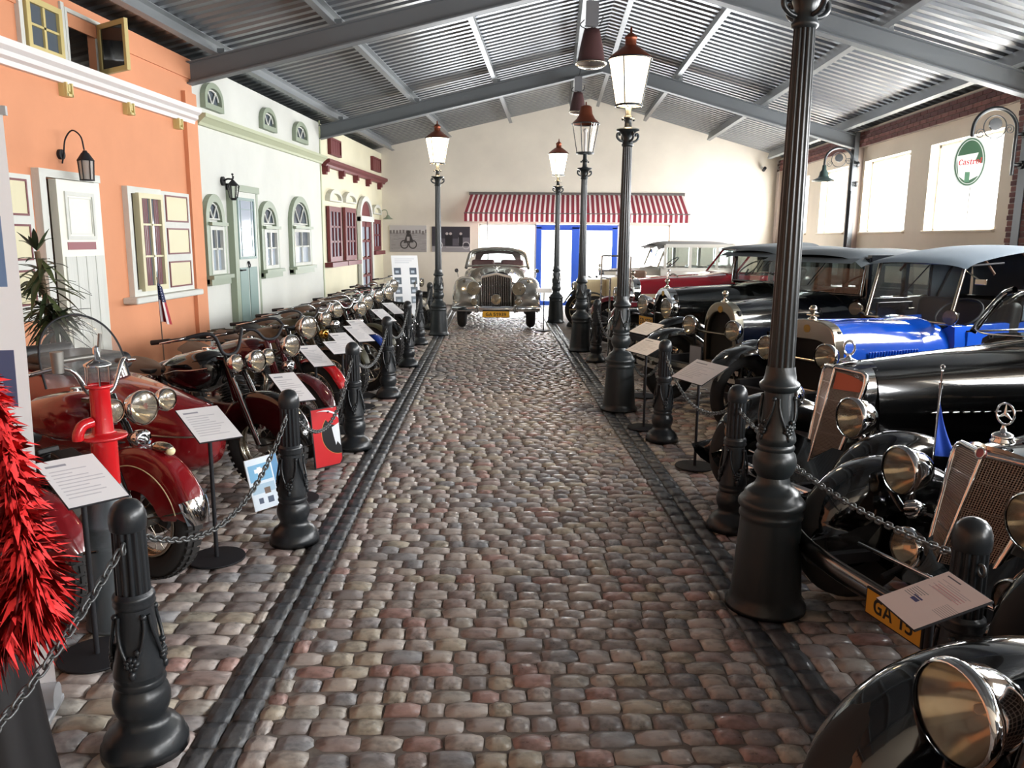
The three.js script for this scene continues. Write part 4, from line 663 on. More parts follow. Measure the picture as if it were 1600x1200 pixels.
function chassis(c, L, m) { part(c, 'frame_rail', [box(0.06, 0.1, L, 0.36, 0.5, -L / 2 + 0.3), box(0.06, 0.1, L, -0.36, 0.5, -L / 2 + 0.3), box(0.78, 0.07, 0.07, 0, 0.47, 0.28)], m ?? M.blackMatt); part(c, 'axle', [bar([-0.62, 0.36, 0], [0.62, 0.36, 0], 0.03), box(0.05, 0.04, 0.9, 0.36, 0.42, -0.02), box(0.05, 0.04, 0.9, -0.36, 0.42, -0.02)], M.blackMatt); }
function tourer(o) {
  // 1920s car: flat radiator, long bonnet, separate wings, canvas top or closed cabin
  const c = placeCar(o.name, o.label, o.pos, o.alpha), p = o.paint, wm = o.wings ?? M.blackPaint, zr = -0.12, ry = o.ry ?? 1.06, ra = o.ra ?? 0.27, Lh = o.hood ?? 1.15, cy = o.cy ?? ry + 0.02, ca = o.ca ?? 0.42, R = 0.36, wx = o.wx ?? 0.6, Lb = o.len ?? 3.3;
  chassis(c, Lb);
  shellRadiator(c, zr, ra, 0.46, ry, o.shell ?? M.nickel, o.rad ?? {});
  const hood = part(c, 'bonnet', hoodSurf([hoodSec(ra - 0.01, 0.55, ry - 0.02, zr - 0.09, 3.2), hoodSec(mixn(ra, ca, 0.35), 0.55, mixn(ry, cy, 0.4), zr - 0.09 - Lh * 0.4, 3), hoodSec(mixn(ra, ca, 0.85), 0.55, mixn(ry, cy, 0.8), zr - 0.09 - Lh * 0.8, 2.9), hoodSec(ca, 0.55, cy, zr - Lh - 0.09, 2.9)]), p);
  part(hood, 'hinge', [bar([0, ry - 0.005, zr - 0.1], [0, cy + 0.003, zr - Lh], 0.006, 6)], p);
  for (const s of [-1, 1]) for (let k = 0; k < (o.louvres ?? 16); k++) { const t = 0.3 + k * 0.6 / (o.louvres ?? 16); part(hood, 'louvre', rbox(0.016, 0.17, 0.014, 0.005, s * (mixn(ra, ca, t) * 0.985 + 0.002), 0.74, zr - 0.1 - Lh * t), p); }
  // cowl and body
  const zc = zr - Lh - 0.09, bw = o.bw ?? 0.6, zb = -Lb + 0.25, cl = o.cowl ?? 0.35, sill = 0.5, belt = o.belt ?? cy + 0.0;
  part(c, 'cowl', hoodSurf([hoodSec(ca, sill, cy, zc, 2.9), hoodSec(mixn(ca, bw, 0.6), sill, cy + 0.03, zc - cl * 0.6, 3), hoodSec(bw, sill, belt + 0.05, zc - cl, 3.2)]), p);
  const zw = zc - cl;
  const body = part(c, 'body', loft([[zw, bw], [zw - 0.5, bw + 0.03], [zb + 0.5, bw + 0.03], [zb, bw - 0.05]].map(([z, w]) => [[w - 0.02, sill, z], [w, sill + 0.1, z], [w + 0.015, belt - 0.15, z], [w, belt, z], [w - 0.06, belt + 0.015, z], [w - 0.07, belt - 0.02, z], [w - 0.07, sill + 0.15, z], [-w + 0.07, sill + 0.15, z], [-w + 0.07, belt - 0.02, z], [-w + 0.06, belt + 0.015, z], [-w, belt, z], [-w - 0.015, belt - 0.15, z], [-w, sill + 0.1, z], [-w + 0.02, sill, z]])), p);
  part(body, 'rear_panel', surf(8, 8, (u, v) => [(u * 2 - 1) * (bw - 0.05), mixn(sill, belt, v), zb - 0.12 * Math.sin(v * PI) * (1 - Math.pow(Math.abs(u * 2 - 1), 4))]), p);
  if (o.stripe) for (const s of [-1, 1]) part(hood, 'stripe', surf(10, 1, (u, v) => { const z = mixn(zr - 0.1, zc - 0.02, u), a = mixn(ra, ca, u); return [s * (a * 0.992 + 0.006), 0.83 + v * 0.06 + 0.02 * u, z]; }), o.stripe);
  for (const s of [-1, 1]) { part(body, 'door', rbox(0.03, belt - sill - 0.08, 0.6, 0.01, s * (bw + 0.022), (belt + sill) / 2, zw - 0.45), p); part(body, 'door_handle', bar([s * (bw + 0.045), belt - 0.12, zw - 0.66], [s * (bw + 0.045), belt - 0.12, zw - 0.76], 0.009), M.nickel); }
  part(c, 'seat', [rbox(1.0, 0.18, 0.5, 0.06, 0, 0.72, zw - 0.6), rbox(1.0, 0.5, 0.16, 0.06, 0, 0.95, zw - 0.88, -0.15), rbox(1.0, 0.5, 0.16, 0.06, 0, 0.95, zb + 0.2, -0.15)], M.leatherBlack);
  part(c, 'steering_wheel', [at(torus(0.2, 0.012, 8, 30), 0.28, belt + 0.1, zw - 0.3, -0.9), bar([0.28, belt + 0.1, zw - 0.3], [0.28, 0.75, zw], 0.014)], M.blackMatt);
  // wings
  for (const s of [-1, 1]) {
    part(c, 'front_wing', fender([[0.4, 0.52, 0.08, 0.03], [0.33, 0.66, 0.105, 0.05], [0.18, 0.77, 0.12, 0.07], [-0.05, 0.8, 0.125, 0.08], [-0.3, 0.72, 0.125, 0.07], [-0.55, 0.55, 0.125, 0.06], [-0.8, 0.38, 0.125, 0.04], [-0.95, 0.35, 0.125, 0.02]], wx, s), wm);
    part(c, 'running_board', rbox(0.25, 0.03, Lb - 1.95, 0.01, s * wx, 0.35, -(0.92 + Lb - 1.03) / 2), wm);
    const zq = -Lb + 0.55; part(c, 'rear_wing', fender([[zq + 0.5, 0.36, 0.12, 0.02], [zq + 0.42, 0.6, 0.12, 0.04], [zq + 0.2, 0.77, 0.125, 0.07], [zq, 0.8, 0.125, 0.08], [zq - 0.25, 0.73, 0.125, 0.07], [zq - 0.42, 0.5, 0.11, 0.04]], wx, s), wm);
    wheel(c, s * wx, R, 0, R, 0.12, 'spoke', o.wheelPaint); wheel(c, s * wx, R, zq, R, 0.12, 'spoke', o.wheelPaint);
    const hb = headlamp(c, s * o.hl.sp / 2, o.hl.y, o.hl.z ?? 0.02, o.hl.r, o.hl.deep ?? o.hl.r * 1.15, o.hl.m ?? M.blackPaint); part(hb, 'stalk', bar([s * o.hl.sp / 2, o.hl.y - o.hl.r * 0.9, -0.05], [s * (o.hl.sp / 2 + 0.02), 0.55, -0.1], 0.014), M.blackMatt);
  }
  part(c, 'lamp_bar', bar([-o.hl.sp / 2, o.hl.y - o.hl.r * 0.6, -0.06], [o.hl.sp / 2, o.hl.y - o.hl.r * 0.6, -0.06], 0.012), o.shell ?? M.nickel);
  // windscreen
  const wy0 = belt + 0.03, wy1 = o.wtop ?? 1.52, ww = bw - 0.02, rk = o.rake ?? 0.14, zt = zw + 0.06 - rk, zo = zw + 0.06;
  const fr = part(c, 'windscreen_frame', [bar([-ww, wy0, zo], [-ww, wy1, zt], 0.018), bar([ww, wy0, zo], [ww, wy1, zt], 0.018), bar([-ww, wy1, zt], [ww, wy1, zt], 0.016), bar([-ww, wy0, zo], [ww, wy0, zo], 0.014)], o.frame ?? M.nickel);
  part(fr, 'windscreen', surf(1, 1, (u, v) => [mixn(-ww, ww, u), mixn(wy0, wy1, v), mixn(zo, zt, v)]), M.smokeGlass);
  part(fr, 'wiper', [bar([0.1, wy1 - 0.02, zt + 0.03], [-0.12, wy1 - 0.3, zt + 0.06], 0.006, 6)], M.blackMatt);
  if (o.top === 'canvas') {
    const y0 = wy1 + 0.02, y1 = o.topY ?? 1.68, cm = o.topMat, prof = [[zt + 0.12, y0 - 0.02], [zt - 0.05, y0 + 0.035], [zt - 0.5, mixn(y0, y1, 0.7)], [zt - 1.0, y1], [zb + 0.35, y1 - 0.01], [zb + 0.02, y1 - 0.12], [zb - 0.08, y1 - 0.4], [zb - 0.06, belt]], sp = spline(prof, 28);
    const tp = part(c, 'canvas_top', surf(28, 14, (u, v) => { const [z, y] = sp[Math.round(u * 28)], q = v * 2 - 1, e = Math.pow(Math.abs(q), 6), back = clamp((u - 0.62) / 0.2, 0, 1); return [q * (bw + 0.06), y - 0.025 * q * q - 0.02 * e * (1 - back), z]; }), cm);
    part(tp, 'hood_bow', [0.3, 0.5, 0.7].map((t) => tube(Array.from({ length: 9 }, (_, k) => { const q = k / 4 - 1, [z, y] = sp[Math.round(t * 24)]; return [q * (bw + 0.03), y - 0.07 * q * q - 0.03 - (Math.abs(q) > 0.9 ? 0.1 : 0), z]; }), 0.012)), M.leatherBrown);
    for (const s of [-1, 1]) { part(tp, 'top_strut', [bar([s * (bw + 0.02), belt, zb + 0.75], [s * (bw + 0.03), y1 - 0.1, zt - 0.9], 0.012), bar([s * (bw + 0.02), belt, zb + 0.75], [s * (bw + 0.03), y1 - 0.1, zb + 0.3], 0.012), bar([s * ww, wy1 - 0.02, zt], [s * (bw + 0.03), mixn(y0, y1, 0.6) - 0.1, zt - 0.5], 0.01)], M.blackMatt);
      part(tp, 'side_curtain', surf(6, 4, (u, v) => [s * (bw + 0.045), mixn(belt + 0.02, y1 - 0.1, v), mixn(zb, zb + 0.75, u)]), cm); }
  } else if (o.top === 'closed') {
    const y1 = o.topY ?? 1.68, rm = o.roof ?? M.blackMatt, posts = [zt, zw - 0.62, zw - 1.2, zb + 0.02];
    part(c, 'roof', surf(16, 16, (u, v) => { const z = mixn(zt + 0.16, zb - 0.04, u), q = v * 2 - 1, e = Math.pow(Math.abs(u * 2 - 1), 6); return [q * (bw + 0.03), y1 - 0.05 * q * q - 0.07 * Math.pow(Math.abs(q), 8) - 0.07 * e, z]; }), rm);
    part(c, 'visor', surf(6, 3, (u, v) => [mixn(-bw, bw, u), y1 - 0.1 - 0.05 * v, zt + 0.14 + 0.14 * v]), rm);
    for (const s of [-1, 1]) {
      for (const z of posts) part(c, 'pillar', box(0.05, y1 - belt - 0.08, 0.06, s * (bw + 0.0), (y1 + belt) / 2 - 0.05, z), p);
      part(c, 'cant_rail', box(0.05, 0.07, posts[0] - posts[3], s * (bw + 0.005), y1 - 0.1, (posts[0] + posts[3]) / 2), p);
      for (let k = 0; k < 3; k++) part(c, 'side_window', box(0.006, y1 - belt - 0.14, posts[k] - posts[k + 1] - 0.05, s * (bw + 0.005), (y1 + belt) / 2 - 0.05, (posts[k] + posts[k + 1]) / 2), M.smokeGlass);
    }
    part(c, 'back_panel', [box(bw * 2, 0.16, 0.04, 0, y1 - 0.14, zb + 0.02), box(bw * 2, 0.12, 0.04, 0, belt + 0.04, zb + 0.02), box(0.3, y1 - belt, 0.04, bw - 0.15, (y1 + belt) / 2 - 0.05, zb + 0.02), box(0.3, y1 - belt, 0.04, -bw + 0.15, (y1 + belt) / 2 - 0.05, zb + 0.02)], p);
    part(c, 'back_window', box(bw * 2 - 0.55, y1 - belt - 0.2, 0.006, 0, (y1 + belt) / 2 - 0.03, zb + 0.02), M.smokeGlass);
  }
  if (o.bumper) { const b = part(c, 'bumper', [0, 0.075].map((d) => surf(16, 2, (u, v) => { const q = u * 2 - 1; return [q * 0.75, 0.42 + d + 0.045 * v, 0.5 - 0.14 * q * q]; })).concat([box(0.04, 0.05, 0.25, 0.36, 0.48, 0.36), box(0.04, 0.05, 0.25, -0.36, 0.48, 0.36)]), o.bumper); }
  return c;
}
// --- black tourer, dark sedan and others further down the row
const topBlue = mat('slate_canvas', '#5f6d79', 0.8, 0, { map: plasterMap }), topGrey = mat('grey_canvas', '#4c5358', 0.7, 0, { map: plasterMap });
const blueCar = tourer({ name: 'blue_tourer', label: 'bright blue open tourer with nickel radiator and slate canvas top', pos: [2.06, -6.85], alpha: 33, bw: 0.44, belt: 1.0, paint: paintOf('blue_paint', '#0d4fc0'), wings: M.blackPaint, ry: 1.09, ra: 0.3, hood: 1.0, ca: 0.4, cy: 1.05, cowl: 0.3, hl: { y: 0.82, sp: 0.62, r: 0.105, m: M.blackPaint }, rad: { top: 0.17, wings: 1 }, top: 'canvas', topMat: topBlue, wtop: 1.56, topY: 1.72, rake: 0.16, bumper: null, louvres: 18, len: 3.5 });
{
  for (const s of [-1, 1]) { const g = part(blueCar, 'spot_lamp', [at(at(lathe([[0, -0.09], [0.04, -0.08], [0.062, -0.03], [0.065, 0]]), 0, 0, 0, PI / 2), s * 0.48, 1.1, -1.35), bar([s * 0.44, 1.02, -1.5], [s * 0.48, 1.08, -1.42], 0.012)], M.nickel); part(g, 'lens', cyl(0.06, 0.06, 0.008, s * 0.48, 1.1, -1.345, PI / 2), M.lens); }
  part(blueCar, 'mirror', [bar([0.42, 1.5, -1.62], [0.6, 1.42, -1.55], 0.007), rbox(0.1, 0.05, 0.015, 0.005, 0.61, 1.41, -1.54)], M.nickel);
}
const darkCar = tourer({ name: 'black_sedan', label: 'black sedan with round-shouldered radiator, bronze headlamps and grey roof', pos: [1.62, -8.3], alpha: 33, paint: paintOf('black_navy', '#0b0d11'), shell: mat('dull_nickel', '#8f8a7c', 0.3, 1), ry: 1.12, ra: 0.23, hood: 1.05, ca: 0.4, cy: 1.15, hl: { y: 0.86, sp: 0.62, r: 0.1, m: M.blackPaint }, rad: { k: 2.4, k2: 2.3, top: 0.1 }, top: 'closed', roof: topGrey, wtop: 1.56, topY: 1.67, rake: 0.05, bumper: M.nickel, frame: M.blackPaint, len: 3.4 });
plate(darkCar, '', 0.16, 0.2, 0, 0.58, 0.2, '#8d8f96');
const sedan6 = tourer({ name: 'vintage_saloon', label: 'black vintage saloon with tall chrome headlamps and yellow number plate', pos: [1.34, -10.72], alpha: 23, paint: paintOf('black_green', '#0d100f'), shell: M.chrome, ry: 1.12, ra: 0.24, hood: 1.1, ca: 0.42, cy: 1.15, hl: { y: 0.87, sp: 0.62, r: 0.135, m: M.chrome, deep: 0.2 }, rad: { k: 2.2, k2: 2.1, top: 0.09 }, top: 'closed', roof: topGrey, wtop: 1.58, topY: 1.68, rake: 0.04, frame: M.blackPaint, len: 3.3 });
plate(sedan6, 'GD-1929', 0.36, 0.12, -0.02, 0.68, 0.12);
part(sedan6, 'mascot', [bar([0, 1.2, -0.16], [0, 1.32, -0.18], 0.014), ball(0.022, 0, 1.34, -0.18), tube([[0, 1.28, -0.18], [0.05, 1.3, -0.22], [0.1, 1.27, -0.26]], 0.01), tube([[0, 1.28, -0.18], [-0.05, 1.3, -0.22], [-0.1, 1.27, -0.26]], 0.01)], M.chrome);
for (const [x, m] of [[-0.3, M.chrome], [-0.12, M.chrome], [0.1, M.brass]]) { const f = headlamp(sedan6, x, 0.42, 0.3, 0.06, 0.09, m, 0, 'auxiliary_lamp'); part(f, 'stalk', bar([x, 0.4, 0.27], [x, 0.47, 0.2], 0.01), M.blackMatt); }
tourer({ name: 'red_tourer', label: 'dark red car with cream bonnet stripe and black folding top', pos: [1.1, -13.1], alpha: 12, paint: paintOf('red_car_paint', '#8f1422'), stripe: mat('cream_stripe', '#e3d2b0', 0.4), wings: paintOf('red_wing', '#7b1420'), shell: M.chrome, ry: 1.13, ra: 0.26, hood: 1.15, ca: 0.44, cy: 1.19, hl: { y: 0.85, sp: 0.66, r: 0.11, m: M.chrome }, top: 'canvas', topMat: topGrey, wtop: 1.6, topY: 1.72, rake: 0.3, frame: paintOf('red_car_paint', '#8f1422'), len: 3.6, louvres: 10, rad: { bars: 10 } });
tourer({ name: 'pale_saloon', label: 'pale grey vintage car with light blue windows by the far wall', pos: [0.8, -17.6], alpha: 8, paint: paintOf('pale_paint', '#b9b6ae'), shell: M.chrome, ry: 1.1, ra: 0.26, hood: 0.8, ca: 0.42, cy: 1.15, hl: { y: 0.85, sp: 0.66, r: 0.1, m: M.chrome }, top: 'closed', roof: mat('grey_roof', '#7c7a78', 0.7), wtop: 1.55, topY: 1.72, len: 3.2, louvres: 6 });
{
  // cream veteran car with box body, behind the unlit lamp
  const c = placeCar('cream_veteran_car', 'cream box-bodied veteran car behind the unlit street lamp', [0.75, -15.4], 8), cm = mat('cream_car_paint', '#cdbb93', 0.35);
  chassis(c, 2.0); part(c, 'body', [rbox(0.95, 0.5, 1.2, 0.04, 0, 0.8, -0.75), rbox(0.7, 0.45, 0.5, 0.06, 0, 0.78, 0.05)], cm); part(c, 'seat', [rbox(0.9, 0.16, 0.4, 0.05, 0, 1.1, -0.7)], M.leatherBrown);
  for (const s of [-1, 1]) { wheel(c, s * 0.62, 0.36, 0.1, 0.36, 0.09, 'spoke', cm); wheel(c, s * 0.62, 0.36, -1.3, 0.36, 0.09, 'spoke', cm); part(c, 'mudguard', fender([[0.5, 0.5, 0.08, 0.02], [0.3, 0.75, 0.09, 0.03], [0.05, 0.78, 0.09, 0.03], [-0.3, 0.55, 0.09, 0.02]], 0.62, s), M.blackPaint); headlamp(c, s * 0.33, 0.85, 0.33, 0.08, 0.1, M.brass); }
}
// --- two black 1930s cars with V grilles, and the nearest black fender
function vGrille(c, zf, zs, yt, yb, aT, aB, slant, opt) {      // V-shaped mesh grille in a bright shell; zf: ridge at the top, zs: how far the sides lie back
  const P = (s, u, v, o = 0) => [s * mixn(aB, aT, v) * u, mixn(yb, yt, v) - (v > 0.96 ? 0.0 : 0), zf - slant * v - zs * u + o];   // u 0 ridge .. 1 side, v 0 bottom .. 1 top
  const top = (u) => 1 - 0.06 * Math.pow(u, 3), shell = [], g = [];
  for (const s of [-1, 1]) {
    part(c, 'grille_core', surf(6, 8, (u, v) => P(s, u, v * top(u), -0.022)), mat('grille_dark', opt.core ?? '#191614', 0.5, 0.3));
    for (let i = 0; i <= opt.nx; i++) { const u = i / opt.nx; g.push(bar(P(s, u, 0), P(s, u, top(u)), 0.0023, 4)); }
    for (let j = 0; j <= opt.ny; j++) { const v = j / opt.ny; g.push(bar(P(s, 0, v), P(s, 1, v * 0.97), j % (opt.major ?? 99) === 0 && j ? 0.0045 : 0.0023, 4)); }
    shell.push(tube([P(s, 1, 0, 0.0), P(s, 1.03, 0.5), P(s, 1.02, 0.9), P(s, 0.92, 0.985), P(s, 0.5, 1.01), P(s, 0, 1.02)], 0.016, 40, 8));
  }
  const gm = part(c, 'grille_mesh', g, mat('grille_bars', opt.bar ?? '#8b8580', 0.3, 0.9)); gm.userData.kind = 'stuff';
  part(c, 'grille_ridge', bar(P(1, 0, 0, 0.004), P(1, 0, 1.02, 0.004), 0.009), M.chrome);
  part(c, 'grille_surround', shell, M.chrome);
  // shell cheeks running back to the bonnet
  part(c, 'radiator_shell', surf(10, 28, (u, v) => { const t = v * PI, cx = Math.cos(t), sy = Math.sin(t), k = 2 / 3, X = Math.sign(cx) * Math.pow(Math.abs(cx), k), Y = Math.pow(Math.max(0, sy), k), y = mixn(yb, yt + 0.03, Y), vv = (y - yb) / (yt - yb), a = mixn(aB, aT, clamp(vv, 0, 1)) * 1.05; return [X * a * (1 + 0.08 * u), y + 0.02 * u * Y, zf - slant * vv - zs * Math.min(1, Math.abs(X)) * (1 - u) - (zs + 0.13) * u]; }), opt.shell ?? M.chrome);
}
function sedan30(o) {
  const c = placeCar(o.name, o.label, o.pos, o.alpha), p = M.blackPaint;
  vGrille(c, o.g.zf, o.g.zs, o.g.yt, o.g.yb, o.g.aT, o.g.aB, o.g.slant, o.g);
  const zr = o.g.zf - o.g.slant - o.g.zs - 0.1, Lh = o.hood, a0 = o.g.aT * 1.08;
  const hood = part(c, 'bonnet', hoodSurf([hoodSec(a0, 0.5, o.g.yt + 0.045, zr, 3), hoodSec(a0 + 0.07, 0.5, o.g.yt + 0.08, zr - Lh * 0.35, 2.8), hoodSec(a0 + 0.17, 0.5, o.g.yt + 0.11, zr - Lh * 0.75, 2.7), hoodSec(a0 + 0.24, 0.5, o.g.yt + 0.14, zr - Lh, 2.7)]), p);
  part(hood, 'hinge', tube([[0, o.g.yt + 0.046, zr], [0, o.g.yt + 0.083, zr - Lh * 0.35], [0, o.g.yt + 0.113, zr - Lh * 0.75], [0, o.g.yt + 0.142, zr - Lh]], 0.006, 30, 6), M.chrome);
  for (const s of [-1, 1]) for (let k = 0; k < 12; k++) { const t = 0.25 + k * 0.05; part(hood, 'louvre', rbox(0.016, 0.012, 0.05, 0.005, s * (mixn(a0, a0 + 0.24, t) + 0.003), 0.74 + 0.0 * k, zr - Lh * t), M.chrome); }
  const wx = o.wx ?? 0.6, f = o.fd;
  for (const s of [-1, 1]) {
    part(c, 'front_wing', fender(f, wx, s, 36, 16), p);
    wheel(c, s * wx, 0.33, f[3][0] - 0.08, 0.33, 0.15, 'disc');
    const hb = headlamp(c, s * o.hl.sp / 2, o.hl.y, o.hl.z ?? 0, o.hl.r, o.hl.r * 1.5, o.hl.m ?? M.chrome); part(hb, 'stalk', bar([s * o.hl.sp / 2, o.hl.y - o.hl.r * 0.8, -0.08], [s * (o.hl.sp / 2 + 0.06), o.hl.y - 0.26, -0.12], 0.022), M.chrome);
    part(c, 'rear_wing', fender([[-2.1, 0.3, 0.14, 0.1], [-2.15, 0.55, 0.16, 0.14], [-2.4, 0.75, 0.17, 0.18], [-2.7, 0.72, 0.17, 0.18], [-3.0, 0.5, 0.14, 0.12], [-3.1, 0.28, 0.1, 0.05]], wx + 0.02, s), p);
    wheel(c, s * wx, 0.33, -2.55, 0.33, 0.14, 'disc'); part(c, 'running_board', rbox(0.2, 0.03, 1.15, 0.01, s * wx, 0.32, -1.55), p);
  }
  part(c, 'apron', surf(8, 6, (u, v) => [(u * 2 - 1) * 0.5, mixn(0.28, 0.52, v), 0.12 - 0.2 * v - 0.08 * Math.pow(u * 2 - 1, 2)]), p);
  // cabin
  const zc = zr - Lh, yb = o.g.yt + 0.14, yr = o.roof ?? 1.5, ze = -3.0, bw = 0.62;
  const sec = (z, w, y0, y1, k) => Array.from({ length: 28 }, (_, i) => { const t = i / 28 * 2 * PI, cc = Math.cos(t), ss = Math.sin(t); return [w * Math.sign(cc) * Math.pow(Math.abs(cc), 2 / k), (y0 + y1) / 2 + (y1 - y0) / 2 * Math.sign(ss) * Math.pow(Math.abs(ss), 2 / k), z]; });
  part(c, 'body', loft([sec(zc, a0 + 0.24, 0.35, yb, 3.6), sec(zc - 0.2, bw, 0.33, yb + 0.005, 5), sec(zc - 1.0, bw + 0.03, 0.33, yb, 5), sec(ze + 0.5, bw, 0.34, yb - 0.06, 4.5), sec(ze, bw - 0.12, 0.4, yb - 0.2, 3), sec(ze - 0.12, bw - 0.3, 0.5, yb - 0.35, 2.6)]), p);
  const roofP = spline([[zc - 0.28, yr - 0.09], [zc - 0.42, yr - 0.03], [zc - 0.75, yr], [zc - 1.15, yr - 0.005], [ze + 0.45, yr - 0.12], [ze + 0.15, yb + 0.15], [ze + 0.02, yb - 0.1]], 24);
  part(c, 'roof', surf(24, 16, (u, v) => { const [z, y] = roofP[Math.round(u * 24)], q = v * 2 - 1, w = bw - 0.06 - 0.1 * clamp((u - 0.6) / 0.4, 0, 1); return [q * w, y - 0.06 * Math.pow(Math.abs(q), 2) - 0.1 * Math.pow(Math.abs(q), 8), z]; }), p);
  const z0 = zc - 0.02, z1 = zc - 0.3, yw = yr - 0.09;
  const fr = part(c, 'windscreen_frame', [-1, 1].map((s) => [tube([[s * (bw - 0.08), yb - 0.01, z0 - 0.06], [s * (bw - 0.09), (yb + yw) / 2, (z0 + z1) / 2 - 0.04], [s * (bw - 0.11), yw - 0.03, z1], [s * (bw - 0.2), yw + 0.01, z1 + 0.01]], 0.025, 24, 8), bar([0, yb, z0], [0, yw, z1 + 0.02], 0.012)]), p);
  part(fr, 'windscreen', surf(8, 2, (u, v) => { const q = u * 2 - 1; return [q * (bw - 0.1), mixn(yb, yw, v), mixn(z0, z1, v) - 0.05 * q * q]; }), M.smokeGlass);
  part(fr, 'trim', [-1, 1].map((s) => tube([[s * 0.02, yb + 0.012, z0 + 0.005], [s * (bw - 0.12), yb + 0.015, z0 - 0.04], [s * (bw - 0.1), (yb + yw) / 2, (z0 + z1) / 2 - 0.02], [s * (bw - 0.15), yw - 0.015, z1 + 0.01], [s * 0.02, yw - 0.005, z1 + 0.025]], 0.007, 40, 6)), M.chrome);
  for (const s of [-1, 1]) {
    const zs = [zc - 0.34, zc - 0.95, zc - 1.5]; for (const z of zs.slice(1)) part(c, 'pillar', bar([s * (bw + 0.005), yb - 0.04, z], [s * (bw - 0.07), yr - 0.14, z], 0.03, 8), p);
    part(c, 'side_window', surf(4, 2, (u, v) => [s * mixn(bw + 0.01, bw - 0.07, v), mixn(yb - 0.02, yr - 0.14, v), mixn(zc - 0.12 - 0.24 * v, zc - 0.93, u)]), M.smokeGlass); part(c, 'side_window', surf(4, 2, (u, v) => [s * mixn(bw + 0.01, bw - 0.07, v), mixn(yb - 0.02, yr - 0.14, v), mixn(zc - 0.97, zc - 1.48, u)]), M.smokeGlass);
    part(c, 'window_trim', tube([[s * (bw + 0.012), yb - 0.02, zc - 0.12], [s * (bw + 0.02), yb - 0.02, zc - 0.9], [s * (bw + 0.02), yb - 0.02, zc - 1.5]], 0.007, 20, 6), M.chrome); part(c, 'door_handle', bar([s * (bw + 0.05), yb - 0.14, zc - 0.82], [s * (bw + 0.05), yb - 0.14, zc - 0.92], 0.009), M.chrome);
  }
  return c;
}
const wing30 = [[0.2, 0.2, 0.06, 0.03], [0.3, 0.34, 0.12, 0.12], [0.27, 0.52, 0.155, 0.2], [0.1, 0.675, 0.165, 0.24], [-0.15, 0.71, 0.165, 0.24], [-0.45, 0.62, 0.16, 0.22], [-0.75, 0.42, 0.15, 0.14], [-1.0, 0.32, 0.14, 0.05]];
